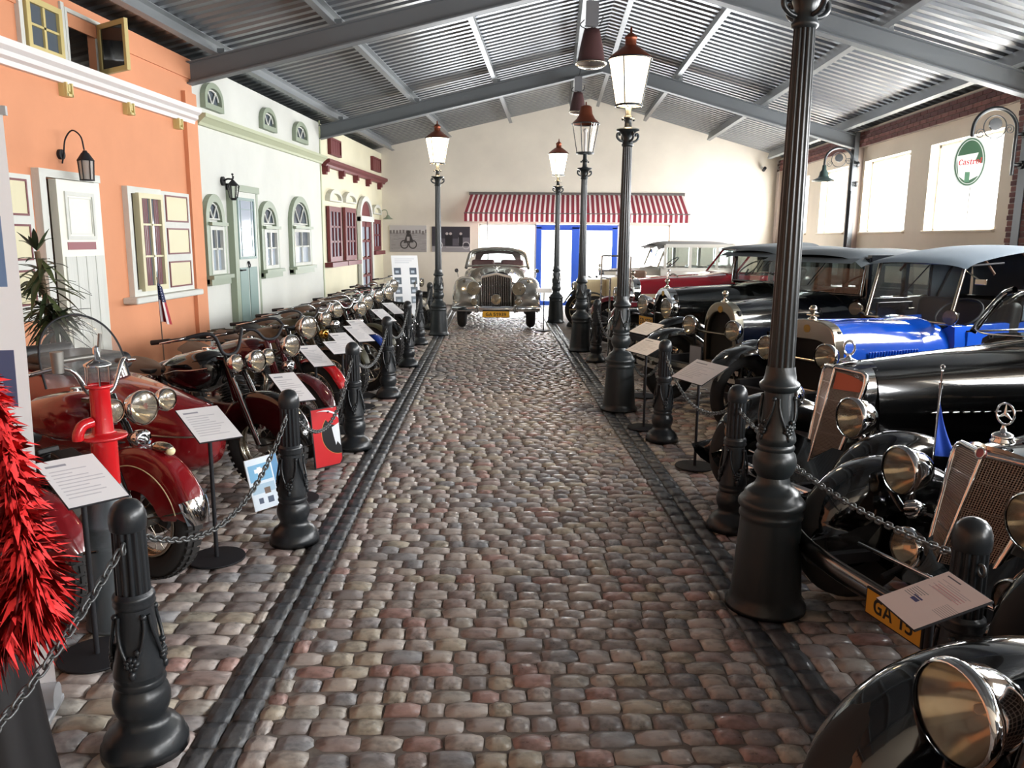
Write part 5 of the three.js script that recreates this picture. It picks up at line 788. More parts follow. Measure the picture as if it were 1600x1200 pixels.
{
  const c = sedan30({ name: 'star_mascot_saloon', label: 'black saloon with honeycomb grille, star mascot and blue pennant', pos: [1.7, -3.3], alpha: 17, hood: 1.15, roof: 1.45, fd: wing30, wx: 0.58, hl: { sp: 0.7, y: 0.715, r: 0.112 }, g: { zf: 0.06, zs: 0.1, yt: 0.87, yb: 0.42, aT: 0.24, aB: 0.17, slant: 0.16, nx: 22, ny: 50, major: 13, bar: '#8f8983', core: '#1b1715' } });
  // shell badge plate and star mascot
  part(c, 'badge_band', surf(12, 3, (u, v) => { const q = u * 2 - 1; return [q * 0.22, 0.865 + 0.05 * v * (1 - q * q), -0.098 - 0.1 * Math.abs(q) - 0.02 * v]; }), mat('badge_chrome', '#c9b7a2', 0.15, 1));
  const bd = part(c, 'radiator_badge', cyl(0.022, 0.022, 0.012, 0, 0.885, -0.092, PI / 2 - 0.3), mat('badge_red', '#a5555a', 0.3)); part(bd, 'badge_ring', at(torus(0.022, 0.004, 6, 20), 0, 0.886, -0.085, -0.3), M.chrome);
  part(c, 'mascot_base', at(lathe([[0.045, 0], [0.048, 0.01], [0.04, 0.018], [0.044, 0.026], [0.04, 0.036], [0.03, 0.042], [0.012, 0.05], [0.009, 0.075]]), 0, 0.925, -0.19), M.chrome);
  const star = []; for (let k = 0; k < 3; k++) { const a = k / 3 * 2 * PI; star.push(bar([0, 1.048, -0.19], [0.042 * Math.sin(a), 1.048 + 0.042 * Math.cos(a), -0.19], 0.008, 6, 0.002)); }
  part(c, 'star_mascot', [at(torus(0.044, 0.0045, 8, 30), 0, 1.048, -0.19), ...star], M.chrome, 'three-pointed star in a ring');
  part(c, 'bumper', surf(20, 8, (u, v) => { const q = u * 2 - 1, t = v * PI; return [q * 0.74, 0.345 + 0.048 * Math.cos(t), 0.42 - 0.16 * Math.pow(Math.abs(q), 3) + 0.03 * Math.sin(t)]; }), mat('bumper_chrome', '#7f7772', 0.15, 1));
  parts(c, 'bumper_iron', [box(0.04, 0.05, 0.3, 0.3, 0.34, 0.27), box(0.04, 0.05, 0.3, -0.3, 0.34, 0.27)], M.blackMatt);
  part(c, 'lamp_rod', bar([-0.3, 0.4, 0.22], [0.5, 0.42, 0.18], 0.011), M.chrome);
  for (const x of [-0.04, 0.5]) { const f = headlamp(c, x, 0.48, 0.2, 0.085, 0.09, M.chrome, 0, 'fog_lamp'); part(f, 'stalk', bar([x, 0.41, 0.17], [x, 0.36, 0.3], 0.012), M.blackMatt); }
  plate(c, 'GA 15', 0.3, 0.1, 0.23, 0.33, 0.46);
  const mk = part(c, 'marker_post', bar([-0.7, 0.38, 0.28], [-0.7, 0.47, 0.28], 0.005), M.chrome); part(mk, 'marker_tip', ball(0.016, -0.7, 0.48, 0.28), mat('amber_marker', '#c8501e', 0.3));
  const rb = part(c, 'club_badge', cyl(0.055, 0.055, 0.01, 0.46, 0.43, 0.4, PI / 2), M.chrome); part(rb, 'badge_face', at(new THREE.CircleGeometry(0.05, 28), 0.46, 0.43, 0.4055), mat('club_badge_print', '#ffffff', 0.4, 0, { map: canvas(128, 128, (x) => { x.fillStyle = '#c9c2b6'; x.fillRect(0, 0, 128, 128); x.strokeStyle = '#a5202c'; x.lineWidth = 16; x.beginPath(); x.arc(64, 64, 52, 0, 7); x.stroke(); x.fillStyle = '#8a7f76'; for (let k = 0; k < 8; k++) { x.save(); x.translate(64, 64); x.rotate(k * PI / 4); x.fillRect(-4, 12, 8, 22); x.restore(); } x.beginPath(); x.arc(64, 64, 12, 0, 7); x.fill(); }) }));
  // flag pole with pennant on the far wing
  const fp = part(c, 'flag_pole', [bar([-0.43, 0.66, -0.25], [-0.43, 1.16, -0.25], 0.005), at(torus(0.012, 0.003, 6, 14), -0.43, 1.175, -0.25), cyl(0.009, 0.009, 0.03, -0.43, 1.09, -0.25)], M.chrome);
  part(fp, 'pennant', surf(10, 10, (u, v) => [-0.43 + 0.012 * Math.sin(u * 9 + v * 4) * u, 0.75 + 0.27 * v - 0.02 * u, -0.25 - 0.13 * u * (1 - v * 0.97)]), mat('blue_pennant', '#1f4fc0', 0.6));
  const mr = part(c, 'tail_mirror', [at(at(lathe([[0, -0.07], [0.03, -0.06], [0.045, -0.02], [0.046, 0]]), 0, 0, 0, PI / 2), -0.28, 0.55, -0.02)], M.chrome);
}
{
  const c = sedan30({ name: 'slanted_grille_saloon', label: 'black saloon with tall sloping V grille, ring mascot and big chrome headlamps', pos: [1.58, -4.85], alpha: 20, hood: 1.35, roof: 1.5, fd: wing30.map(([z, y, w, d]) => [z - 0.02, y + 0.02, w, d]), wx: 0.58, hl: { sp: 0.66, y: 0.76, r: 0.115 }, g: { zf: 0.0, zs: 0.08, yt: 0.98, yb: 0.4, aT: 0.19, aB: 0.13, slant: 0.14, nx: 22, ny: 70, major: 12, bar: '#8e6a60', core: '#2a1c19' } });
  part(c, 'grille_panel', surf(6, 4, (u, v) => [(0.03 + 0.15 * u), 0.87 + 0.1 * v * (1 - 0.4 * u * u), -0.115 - 0.07 * u - 0.02 * v + 0.006]), mat('copper_panel', '#a85a45', 0.35, 0.3));
  part(c, 'mascot_base', at(lathe([[0.05, 0], [0.052, 0.008], [0.03, 0.014], [0.014, 0.024], [0.012, 0.04]]), 0, 1.03, -0.23), M.chrome);
  part(c, 'ring_mascot', at(at(torus(0.034, 0.007, 8, 26), 0, 0, 0, 0, 0.9).scale(0.8, 1.25, 1), 0, 1.11, -0.23), M.chrome);
  part(c, 'badge_bar', bar([-0.3, 0.42, 0.22], [0.3, 0.42, 0.22], 0.01), M.chrome);
  for (const [x, m] of [[-0.12, '#7d3a36'], [0.06, '#c3bdb4']]) { const b = part(c, 'club_badge', cyl(0.048, 0.048, 0.01, x, 0.47, 0.235, PI / 2), M.chrome); part(b, 'badge_face', [cyl(0.03, 0.03, 0.004, x, 0.47, 0.242, PI / 2)], mat('badge_' + m, m, 0.4)); }
  part(c, 'bumper', surf(20, 8, (u, v) => { const q = u * 2 - 1, t = v * PI; return [q * 0.72, 0.36 + 0.035 * Math.cos(t), 0.34 - 0.14 * Math.pow(Math.abs(q), 3) + 0.025 * Math.sin(t)]; }), M.chrome);
  parts(c, 'bumper_iron', [box(0.04, 0.05, 0.3, 0.3, 0.36, 0.25), box(0.04, 0.05, 0.3, -0.3, 0.36, 0.25)], M.blackMatt);
}
{
  // nearest car: only its far wing and headlamp stand in the picture
  const c = sedan30({ name: 'black_wing_saloon', label: 'glossy black car with bulging wing and large headlamp beside the printed card', pos: [1.11, -1.56], alpha: 17, hood: 1.1, roof: 1.45, fd: [[0.2, 0.12, 0.08, 0.04], [0.34, 0.28, 0.13, 0.14], [0.31, 0.5, 0.15, 0.2], [0.13, 0.67, 0.155, 0.24], [-0.14, 0.73, 0.155, 0.25], [-0.45, 0.68, 0.15, 0.22], [-0.8, 0.45, 0.15, 0.14], [-1.0, 0.32, 0.14, 0.05]], wx: 0.38, hl: { sp: 0.38, y: 0.7, r: 0.118, z: 0.14 }, g: { zf: 0.0, zs: 0.09, yt: 0.86, yb: 0.38, aT: 0.18, aB: 0.13, slant: 0.12, nx: 8, ny: 18, major: 9 } });
}
{
  // silver saloon facing down the aisle
  const c = thing('silver_saloon', 'silver grey saloon with upright chrome grille parked across the end of the aisle', 'car', [-1.14, 0, -15.75], 0.06), p = mat('silver_paint', '#8d8a84', 0.22, 0.55, { phys: 1, clearcoat: 1, clearcoatRoughness: 0.05 }), p2 = p;
  const o = upright(0.3, 0.42, 1.1, 5, 28, 0.35); o.splice(16, 0);
  const pent = [[0.3, 0.4], [0.31, 0.98], [0.28, 1.03], [0, 1.1], [-0.28, 1.03], [-0.31, 0.98], [-0.3, 0.4]], inner = [[0.265, 0.44], [0.27, 0.97], [0, 1.04], [-0.27, 0.97], [-0.265, 0.44]];
  const sh = part(c, 'radiator_shell', at(extrude(pent, 0.1, 0.012, [inner.slice().reverse()]), 0, 0, 0.02), M.chrome);
  part(sh, 'grille_core', box(0.54, 0.6, 0.03, 0, 0.72, 0.03), mat('radiator_core', '#141312')); for (let k = 0; k < 15; k++) part(sh, 'grille_slat', rbox(0.012, 0.56 + 0.04 * (1 - Math.abs(k - 7) / 7), 0.03, 0.003, -0.245 + k * 0.035, 0.72 + 0.02 * (1 - Math.abs(k - 7) / 7), 0.09), M.chrome);
  part(c, 'bonnet', hoodSurf([hoodSec(0.31, 0.6, 1.1, 0.02, 3.4), hoodSec(0.38, 0.6, 1.13, -0.4, 3), hoodSec(0.5, 0.6, 1.16, -0.9, 2.9), hoodSec(0.58, 0.6, 1.18, -1.15, 2.9)]), p);
  part(c, 'mascot', [cyl(0.03, 0.04, 0.03, 0, 1.12, 0.04), tube([[0, 1.14, 0.05], [0, 1.2, 0.08], [0, 1.19, 0.0]], 0.012), tube([[-0.06, 1.2, -0.02], [0, 1.17, 0.05], [0.06, 1.2, -0.02]], 0.008)], M.chrome);
  for (const s of [-1, 1]) {
    part(c, 'front_wing', fender([[0.32, 0.36, 0.2, 0.06], [0.4, 0.52, 0.235, 0.14], [0.34, 0.76, 0.255, 0.22], [0.12, 0.95, 0.26, 0.26], [-0.2, 1.0, 0.255, 0.26], [-0.6, 0.93, 0.24, 0.26], [-1.1, 0.78, 0.2, 0.2], [-1.5, 0.6, 0.15, 0.1]], 0.6, s, 36, 18), p);
    part(c, 'inner_wing', surf(6, 6, (u, v) => [s * mixn(0.29, 0.5, u), mixn(0.42, 0.92 - 0.06 * u, v), 0.05 + 0.3 * u * (1 - v * 0.5)]), p);
    headlamp(c, s * 0.43, 0.8, 0.44, 0.13, 0.22, M.chrome); headlamp(c, s * 0.42, 0.55, 0.5, 0.065, 0.09, M.chrome, 0, 'fog_lamp'); headlamp(c, s * 0.62, 0.93, 0.22, 0.03, 0.06, M.chrome, 0, 'side_lamp');
    wheel(c, s * 0.68, 0.36, -0.1, 0.36, 0.17, 'disc'); wheel(c, s * 0.68, 0.36, -2.75, 0.36, 0.17, 'disc');
    part(c, 'rear_wing', fender([[-2.0, 0.3, 0.12, 0.08], [-2.15, 0.62, 0.17, 0.16], [-2.5, 0.86, 0.19, 0.2], [-2.9, 0.84, 0.19, 0.2], [-3.3, 0.6, 0.16, 0.14], [-3.45, 0.35, 0.1, 0.06]], 0.66, s), p);
    part(c, 'wing_mirror', [bar([s * 0.78, 0.97, -0.5], [s * 0.8, 1.08, -0.48], 0.007), at(cyl(0.04, 0.04, 0.015, 0, 0, 0, PI / 2), s * 0.81, 1.1, -0.47)], M.chrome);
  }
  headlamp(c, 0, 0.58, 0.24, 0.1, 0.1, M.chrome, 0, 'centre_lamp');
  const sec = (z, w, y0, y1, k) => Array.from({ length: 28 }, (_, i) => { const t = i / 28 * 2 * PI, cc = Math.cos(t), ss = Math.sin(t); return [w * Math.sign(cc) * Math.pow(Math.abs(cc), 2 / k), (y0 + y1) / 2 + (y1 - y0) / 2 * Math.sign(ss) * Math.pow(Math.abs(ss), 2 / k), z]; });
  part(c, 'body', loft([sec(-1.1, 0.58, 0.4, 1.17, 3.4), sec(-1.35, 0.7, 0.36, 1.15, 5), sec(-2.4, 0.72, 0.36, 1.13, 5), sec(-3.1, 0.66, 0.38, 1.05, 4), sec(-3.5, 0.55, 0.42, 0.85, 3)]), p);
  const rp = spline([[-1.5, 1.5], [-1.7, 1.555], [-2.0, 1.57], [-2.3, 1.555], [-2.55, 1.52], [-2.76, 1.46]], 20);
  part(c, 'roof', surf(20, 16, (u, v) => { const [z, y] = rp[Math.round(u * 20)], q = v * 2 - 1; return [q * (0.58 + 0.06 * u * (1 - u)), y - 0.07 * q * q - 0.1 * Math.pow(Math.abs(q), 8), z]; }), p2);
  const ws = part(c, 'windscreen_frame', [...[-1, 1].map((s) => tube([[s * 0.66, 1.12, -1.28], [s * 0.62, 1.3, -1.42], [s * 0.56, 1.44, -1.5], [s * 0.3, 1.51, -1.5], [0, 1.52, -1.49]], 0.035, 30, 8)), tube([[-0.62, 1.16, -1.22], [0, 1.19, -1.14], [0.62, 1.16, -1.22]], 0.02)], p2);
  part(ws, 'windscreen', surf(10, 4, (u, v) => { const q = u * 2 - 1; return [q * mixn(0.62, 0.54, v), mixn(1.18, 1.49, v) - 0.03 * q * q * v, mixn(-1.16, -1.48, v) - 0.06 * q * q]; }), M.smokeGlass);
  part(c, 'rear_pane', box(0.8, 0.24, 0.006, 0, 1.3, -2.74), M.smokeGlass); part(c, 'rear_window_wall', extrude([[-0.55, 1.1], [0.55, 1.1], [0.5, 1.42], [0.3, 1.48], [-0.3, 1.48], [-0.5, 1.42]], 0.02, 0, [[[-0.36, 1.2], [-0.4, 1.26], [-0.33, 1.38], [0, 1.41], [0.33, 1.38], [0.4, 1.26], [0.36, 1.2]]]).translate(0, 0, -2.75), mat('maroon_trim', '#5a2a28', 0.6));
  part(c, 'seat', [rbox(0.5, 0.4, 0.14, 0.05, 0.32, 1.08, -2.0), rbox(0.5, 0.4, 0.14, 0.05, -0.32, 1.08, -2.0)], mat('maroon_leather', '#5c2024', 0.5));
  for (const s of [-1, 1]) part(c, 'pillar', bar([s * 0.7, 1.12, -2.1], [s * 0.58, 1.46, -2.1], 0.035), p2);
  part(c, 'bumper', surf(20, 8, (u, v) => { const q = u * 2 - 1, t = v * PI; return [q * 0.84, 0.42 + 0.05 * Math.cos(t), 0.62 - 0.14 * q * q + 0.03 * Math.sin(t)]; }), M.chrome); parts(c, 'bumper_iron', [box(0.05, 0.06, 0.4, 0.35, 0.42, 0.42), box(0.05, 0.06, 0.4, -0.35, 0.42, 0.42)], M.blackMatt);
  for (const s of [-1, 1]) part(c, 'overrider', rbox(0.05, 0.16, 0.05, 0.02, s * 0.36, 0.43, 0.64), M.chrome);
  plate(c, 'GA 51939', 0.5, 0.11, 0, 0.33, 0.66);
}
signStand(1.12, -6.12, -1.15, 0.75, 0.42, 0.27, 'pinkish info plate on a stand in front of the black sedan', 0.5, 2);
{
  const s = thing('card_stand', 'printed owner card tilted on a stand before the star mascot car', 'sign', [1.08, 0, -2.17], -1.45);
  part(s, 'base_disc', lathe([[0, 0], [0.15, 0], [0.15, 0.012], [0, 0.013]], 32), M.blackMatt); part(s, 'pole', cyl(0.011, 0.011, 0.735, 0, 0.3675, 0), M.blackMatt);
  const p = part(s, 'plate', at(rbox(0.2, 0.008, 0.23, 0.003), 0, 0.755, 0, 0.35), M.blackMatt);
  part(p, 'card', at(new THREE.PlaneGeometry(0.196, 0.226), 0, 0.759, 0.0025, 0.35 - PI / 2), mat('owner_card', '#ffffff', 0.5, 0, { map: canvas(290, 400, (c, w, h) => { c.fillStyle = '#e6d3cb'; c.fillRect(0, 0, w, h); c.fillStyle = '#4a4248'; c.fillRect(30, 22, 90, 8); c.fillStyle = '#b9a6a4'; for (let k = 0; k < 7; k++) c.fillRect(40 + (k % 2) * 50, 60 + k * 13, 120 + (k * 37) % 90, 4); c.fillStyle = '#cf9a98'; for (let k = 0; k < 3; k++) c.fillRect(60, 100 + k * 16, 180, 5); c.fillStyle = '#a2938f'; for (let k = 0; k < 8; k++) c.fillRect(210, 170 + k * 11, 170 - (k * 23) % 50, 3); c.fillStyle = '#39396a'; c.fillRect(70, 235, 60, 10); c.fillRect(80, 250, 46, 22); c.fillStyle = '#7d7674'; for (let k = 0; k < 6; k++) c.fillRect(20, 190 + k * 13, 90 - k * 6, 4); }) }));
}
{
  const s = thing('chrome_rail_frame', 'tall chrome tubular frame standing between bollard and lamp', 'frame', [...lane(1.72, -11.75)], 0.1), g = [];
  for (const [x, z, h] of [[0, 0, 1.2], [0.28, 0.05, 1.5], [-0.05, -0.5, 1.5], [0.32, -0.5, 1.5]]) g.push(bar([x, 0, z], [x, h, z], 0.014));
  for (const [a, b] of [[[-0.05, 1.5, -0.5], [0.32, 1.5, -0.5]], [[0.28, 1.5, 0.05], [0.32, 1.5, -0.5]], [[-0.05, 1.28, -0.5], [0.32, 1.28, -0.5]], [[0, 1.18, 0], [-0.05, 1.18, -0.5]], [[0, 0.55, 0], [0.28, 0.55, 0.05]], [[0, 0.3, 0], [-0.05, 0.3, -0.5]]]) g.push(bar(a, b, 0.012));
  part(s, 'rails', g, M.chrome); part(s, 'rope', tube([[0, 0.75, 0], [0.04, 0.55, 0.02], [0.14, 0.45, 0.03], [0.24, 0.55, 0.04], [0.28, 0.75, 0.05]], 0.012), M.chrome);
}
// ---------------------------------------------------------------- motorcycles (local frame: +z forward, +x away from the visitor, origin on the floor below the front axle)
const arcGuard = (cz, cy, R, a0, a1, w, drop, n = 26, skirt = 0) => surf(n, 12, (u, v) => { const a = mixn(a0, a1, u) * D2R, q = v * 2 - 1, f = drop * (1 - Math.sqrt(Math.max(0, 1 - Math.pow(Math.abs(q), 2.4) * 0.995))) + skirt * Math.pow(Math.abs(q), 10), r = R - f, e = u < 0.12 ? Math.sin(u / 0.12 * PI / 2) * 0.35 + 0.65 : 1; return [w * q * e, cy + r * Math.sin(a), cz + r * Math.cos(a)]; });
const spokeSet = (cx, cy, cz, r, n = 18) => { const g = []; for (let k = 0; k < n; k++) { const a = k / n * 2 * PI, b = a + (k % 2 ? 0.35 : -0.35), s = k % 2 ? 0.03 : -0.03; g.push(bar([cx + s, cy + 0.05 * Math.sin(a), cz + 0.05 * Math.cos(a)], [cx, cy + r * Math.sin(b), cz + r * Math.cos(b)], 0.0022, 4)); } return g; };
function bikeWheel(b, name, cz, R, tw, drum) {
  const w = part(b, name, at(torus(R - tw / 2, tw / 2, 12, 40).scale(1, 1, 0.95), 0, R, cz, 0, PI / 2), M.rubber);
  // tread blocks round the tyre
  const tr = []; for (let k = 0; k < 44; k++) { const a = k / 44 * 2 * PI; for (const s of [-0.5, 0, 0.5]) { const rr2 = R - tw / 2 + tw / 2 * Math.cos(s * 1.1) + 0.001; tr.push(at(box(tw * 0.24, 0.008, 0.03), tw * 0.5 * Math.sin(s * 1.1), R + rr2 * Math.cos(a + s * 0.07), cz + rr2 * Math.sin(a + s * 0.07), a + s * 0.07, 0, 0)); } }
  const t = part(w, 'tread', tr, M.rubber); t.userData.kind = 'stuff';
  part(w, 'rim', [at(torus(R - tw - 0.005, 0.012, 8, 36), -tw * 0.22, R, cz, 0, PI / 2), at(torus(R - tw - 0.005, 0.012, 8, 36), tw * 0.22, R, cz, 0, PI / 2), at(cyl(R - tw, R - tw, tw * 0.4, 0, 0, 0, 0, 0, PI / 2, 36, true), 0, R, cz)], M.nickel);
  const sp = part(w, 'spokes', spokeSet(0, R, cz, R - tw), M.nickel); sp.userData.kind = 'stuff';
  part(w, 'hub', [cyl(0.05, 0.05, 0.1, 0, R, cz, 0, 0, PI / 2), cyl(0.012, 0.012, 0.2, 0, R, cz, 0, 0, PI / 2)], M.alu); if (drum) part(w, 'brake_drum', cyl(0.1, 0.1, 0.03, 0.045, R, cz, 0, 0, PI / 2), M.darkSteel);
}
function makeBike(o) {
  const b = new THREE.Group(), R = 0.325, tw = o.tw ?? 0.095, WB = 1.38, P = o.paint, FR = o.frame ?? M.blackPaint, HM = o.lampM ?? M.chrome;
  bikeWheel(b, 'front_wheel', 0, R, tw, 1); bikeWheel(b, 'rear_wheel', -WB, R, tw, 1);
  const G = o.guard ?? P;
  part(b, 'front_mudguard', o.skirted ? arcGuard(0, R, R + 0.055, 6, 172, 0.082, 0.05, 30, 0.17) : arcGuard(0, R, R + 0.04, 20, 170, 0.068, 0.035), G);
  part(b, 'rear_mudguard', o.skirted ? arcGuard(-WB, R, R + 0.06, 8, 200, 0.085, 0.05, 30, 0.17) : arcGuard(-WB, R, R + 0.05, 20, 205, 0.072, 0.04), o.rearGuard ?? G);
  for (const s of [-1, 1]) part(b, 'guard_stay', [bar([s * 0.07, R, 0], [s * 0.066, R + (R + 0.02) * 0.94, -0.12], 0.006, 6), bar([s * 0.07, R, 0], [s * 0.066, R + 0.1, 0.34], 0.006, 6)], FR);
  // fork
  const hx = 0, ht = 0.93, hz = -0.3;
  for (const s of [-1, 1]) { part(b, 'fork_leg', [bar([s * 0.075, R, 0], [s * 0.075, 0.6, -0.13], 0.016), bar([s * 0.075, 0.6, -0.13], [s * 0.06, ht, hz + 0.02], 0.018)], FR); part(b, 'fork_link', [bar([s * 0.085, R + 0.02, 0.02], [s * 0.07, ht - 0.14, -0.2], 0.01)], o.fork ?? FR); }
  part(b, 'fork_spring', tube(Array.from({ length: 40 }, (_, k) => [0.025 * Math.cos(k * 1.1), 0.66 + k * 0.0055, -0.16 - k * 0.0028 + 0.025 * Math.sin(k * 1.1)]), 0.005, 100, 5), M.darkSteel);
  part(b, 'steering_head', [bar([0, 0.62, -0.24], [0, ht, hz - 0.03], 0.03), box(0.16, 0.02, 0.06, 0, ht - 0.01, hz), box(0.16, 0.02, 0.06, 0, 0.64, -0.16)], FR);
  const bw = o.barW ?? 0.38, by = o.barY ?? 1.0, bs = o.barBack ?? 0.32, hb = part(b, 'handlebar', tube([[-bw, by - 0.02, hz - bs], [-bw * 0.8, by, hz - bs * 0.5], [-bw * 0.4, by + 0.03, hz + 0.0], [-0.06, ht + 0.02, hz + 0.02], [0.06, ht + 0.02, hz + 0.02], [bw * 0.4, by + 0.03, hz], [bw * 0.8, by, hz - bs * 0.5], [bw, by - 0.02, hz - bs]], 0.012, 50), o.barM ?? M.chrome);
  for (const s of [-1, 1]) { part(hb, 'grip', bar([s * bw * 0.86, by - 0.006, hz - bs * 0.64], [s * bw, by - 0.02, hz - bs], 0.017), M.leatherBlack); part(hb, 'lever', tube([[s * bw * 0.7, by + 0.015, hz - bs * 0.35], [s * bw * 0.85, by + 0.01, hz - bs * 0.5 + 0.05], [s * bw * 1.02, by - 0.02, hz - bs * 0.9 + 0.05]], 0.006), M.chrome); }
  // lamps
  const lr = o.lampR ?? 0.09, ly = o.lampY ?? 0.86, lz = o.lampZ ?? -0.06; headlamp(b, o.lampX ?? 0, ly, lz, lr, lr * 1.35, HM); part(b, 'lamp_bracket', bar([0, ly - lr * 0.5, lz - lr], [0, ly - 0.08, hz + 0.05], 0.014), FR);
  if (o.horn) part(b, 'horn', at(at(lathe([[0, -0.08], [0.03, -0.075], [0.045, -0.04], [0.05, 0], [0.03, 0.005]]), 0, 0, 0, PI / 2), 0.0, ly - lr - 0.08, lz - 0.02), o.hornM ?? M.chrome);
  if (o.spots) for (const s of [-1, 1]) headlamp(b, s * 0.16, ly + 0.01, lz - 0.02, 0.058, 0.08, M.chrome, 0, 'spot_lamp');
  // frame tubes
  part(b, 'frame', [bar([0, 0.86, -0.3], [0, 0.74, -0.95], 0.017), bar([0, 0.64, -0.24], [0, 0.2, -0.42], 0.018), bar([0, 0.2, -0.42], [0, 0.2, -0.95], 0.018), bar([0, 0.74, -0.95], [0, 0.2, -0.95], 0.017), ...[-1, 1].map((s) => bar([s * 0.03, 0.2, -0.95], [s * 0.08, R, -WB], 0.012)), ...[-1, 1].map((s) => bar([s * 0.03, 0.72, -0.95], [s * 0.08, R, -WB], 0.012))], FR);
  // tank
  const ty = o.tankY ?? 0.8, th = o.tankH ?? 0.13, tl = o.tankL ?? 0.52, twd = o.tankW ?? 0.125, z0 = -0.36;
  const ts = (z, w, h, yo) => Array.from({ length: 20 }, (_, i) => { const a = i / 20 * 2 * PI, c = Math.cos(a), s = Math.sin(a); return [w * Math.sign(c) * Math.pow(Math.abs(c), 0.75), ty + yo + h * Math.sign(s) * Math.pow(Math.abs(s), 0.75), z]; });
  const tk = part(b, 'tank', loft([ts(z0 + 0.01, twd * 0.25, th * 0.3, 0.03), ts(z0 - 0.02, twd * 0.65, th * 0.72, 0.02), ts(z0 - 0.1, twd * 0.98, th, 0.01), ts(z0 - tl * 0.4, twd, th, 0), ts(z0 - tl * 0.7, twd * 0.88, th * 0.82, -0.01), ts(z0 - tl * 0.93, twd * 0.55, th * 0.5, -0.02), ts(z0 - tl, twd * 0.2, th * 0.2, -0.03)]), P);
  part(tk, 'filler_cap', [cyl(0.03, 0.03, 0.02, 0.05, ty + th + 0.004, z0 - 0.18), cyl(0.02, 0.02, 0.02, -0.05, ty + th + 0.002, z0 - 0.3)].slice(0, 1), M.chrome);
  if (o.tankTrim) for (const s of [-1, 1]) part(tk, 'tank_stripe', tube([[s * twd * 0.75, ty + 0.05, z0 - 0.02], [s * twd * 1.01, ty + 0.03, z0 - 0.14], [s * twd * 1.02, ty + 0.02, z0 - tl * 0.5], [s * twd * 0.8, ty - 0.02, z0 - tl * 0.8]], 0.005, 20, 5), o.tankTrim);
  // saddle: broad tractor shape
  const sz = -1.0, sy = o.seatY ?? 0.8, sd = part(b, 'saddle', surf(16, 14, (u, v) => { const q = v * 2 - 1, w = 0.035 + 0.135 * Math.pow(Math.sin(Math.min(1, u * 0.62 + 0.02) * PI * 0.8), 1.6) * (u > 0.86 ? Math.sqrt(Math.max(0.02, 1 - Math.pow((u - 0.86) / 0.14, 2))) : 1); return [q * w, sy + 0.05 * u * u - 0.055 * q * q + (u > 0.7 ? 0.05 * (u - 0.7) : 0) + 0.02 * Math.abs(q) * u, sz + 0.16 - 0.36 * u]; }), o.seat ?? M.leatherBrown);
  part(sd, 'seat_pan', at(rbox(0.2, 0.03, 0.26, 0.012), 0, sy - 0.02, sz - 0.06), M.leatherBlack);
  for (const s of [-1, 1]) part(sd, 'seat_spring', tube(Array.from({ length: 30 }, (_, k) => [s * 0.09 + 0.022 * Math.cos(k * 1.3), sy - 0.04 - k * 0.0042, sz - 0.16 + 0.022 * Math.sin(k * 1.3)]), 0.0045, 80, 5), M.chrome);
  // engine
  const ez = -0.68, en = part(b, 'crankcase', [rbox(0.2, 0.2, 0.34, 0.06, 0, 0.3, ez), cyl(0.1, 0.1, 0.22, 0, 0.3, ez + 0.03, 0, 0, PI / 2), rbox(0.16, 0.16, 0.22, 0.04, 0, 0.33, ez - 0.24)], M.alu);
  const cyln = (z, lean) => { const c = [cyl(0.055, 0.055, 0.2, 0, 0.1, 0)]; for (let k = 0; k < 8; k++) c.push(cyl(0.085, 0.085, 0.007, 0, 0.02 + k * 0.022, 0, 0, 0, 0, 16)); c.push(rbox(0.13, 0.035, 0.13, 0.01, 0, 0.2, 0)); return c.map((g) => at(g, 0, 0.38, z, lean)); };
  part(en, 'cylinder', cyln(ez + 0.03, o.vtwin ? 0.36 : 0.05), M.darkSteel); if (o.vtwin) part(en, 'cylinder', cyln(ez - 0.04, -0.4), M.darkSteel);
  part(en, 'carburettor', [cyl(0.025, 0.025, 0.1, 0.09, 0.5, ez - 0.02), cyl(0.03, 0.03, 0.05, 0.12, 0.5, ez - 0.02, 0, 0, PI / 2)], M.nickel);
  part(b, 'exhaust', [tube([[-0.06, 0.5, ez + 0.1], [-0.11, 0.46, ez + 0.18], [-0.13, 0.26, ez + 0.12], [-0.13, 0.21, ez - 0.15], [-0.13, 0.21, -1.05]], 0.019, 40), cyl(0.038, 0.038, 0.4, -0.13, 0.21, -1.22, PI / 2)], M.nickel);
  part(b, 'primary_case', rbox(0.04, 0.16, 0.5, 0.05, -0.13, 0.33, -0.78), o.caseM ?? FR); part(b, 'tool_box', cyl(0.06, 0.06, 0.14, 0.13, 0.6, -1.14, 0, 0, PI / 2), M.leatherBlack);
  part(b, 'foot_board', rbox(0.08, 0.015, 0.26, 0.006, -0.2, 0.2, -0.62), M.rubber); part(b, 'stand', [bar([-0.1, 0.2, -0.9], [-0.2, 0.0, -0.98], 0.01), bar([0.1, 0.2, -0.9], [0.2, 0.0, -0.98], 0.01)].slice(0, 1), FR);
  if (o.carrier) part(b, 'carrier', [...[-0.09, 0.09].map((x) => bar([x, 0.77, -1.2], [x, 0.74, -1.66], 0.008)), ...[-1.3, -1.45, -1.6].map((z) => bar([-0.09, 0.755, z], [0.09, 0.755, z], 0.007)), bar([0, 0.45, -1.62], [0, 0.74, -1.64], 0.01)], FR);
  if (o.pillion) part(b, 'pillion_seat', rbox(0.24, 0.09, 0.34, 0.04, 0, 0.78, -1.42), M.leatherBlack);
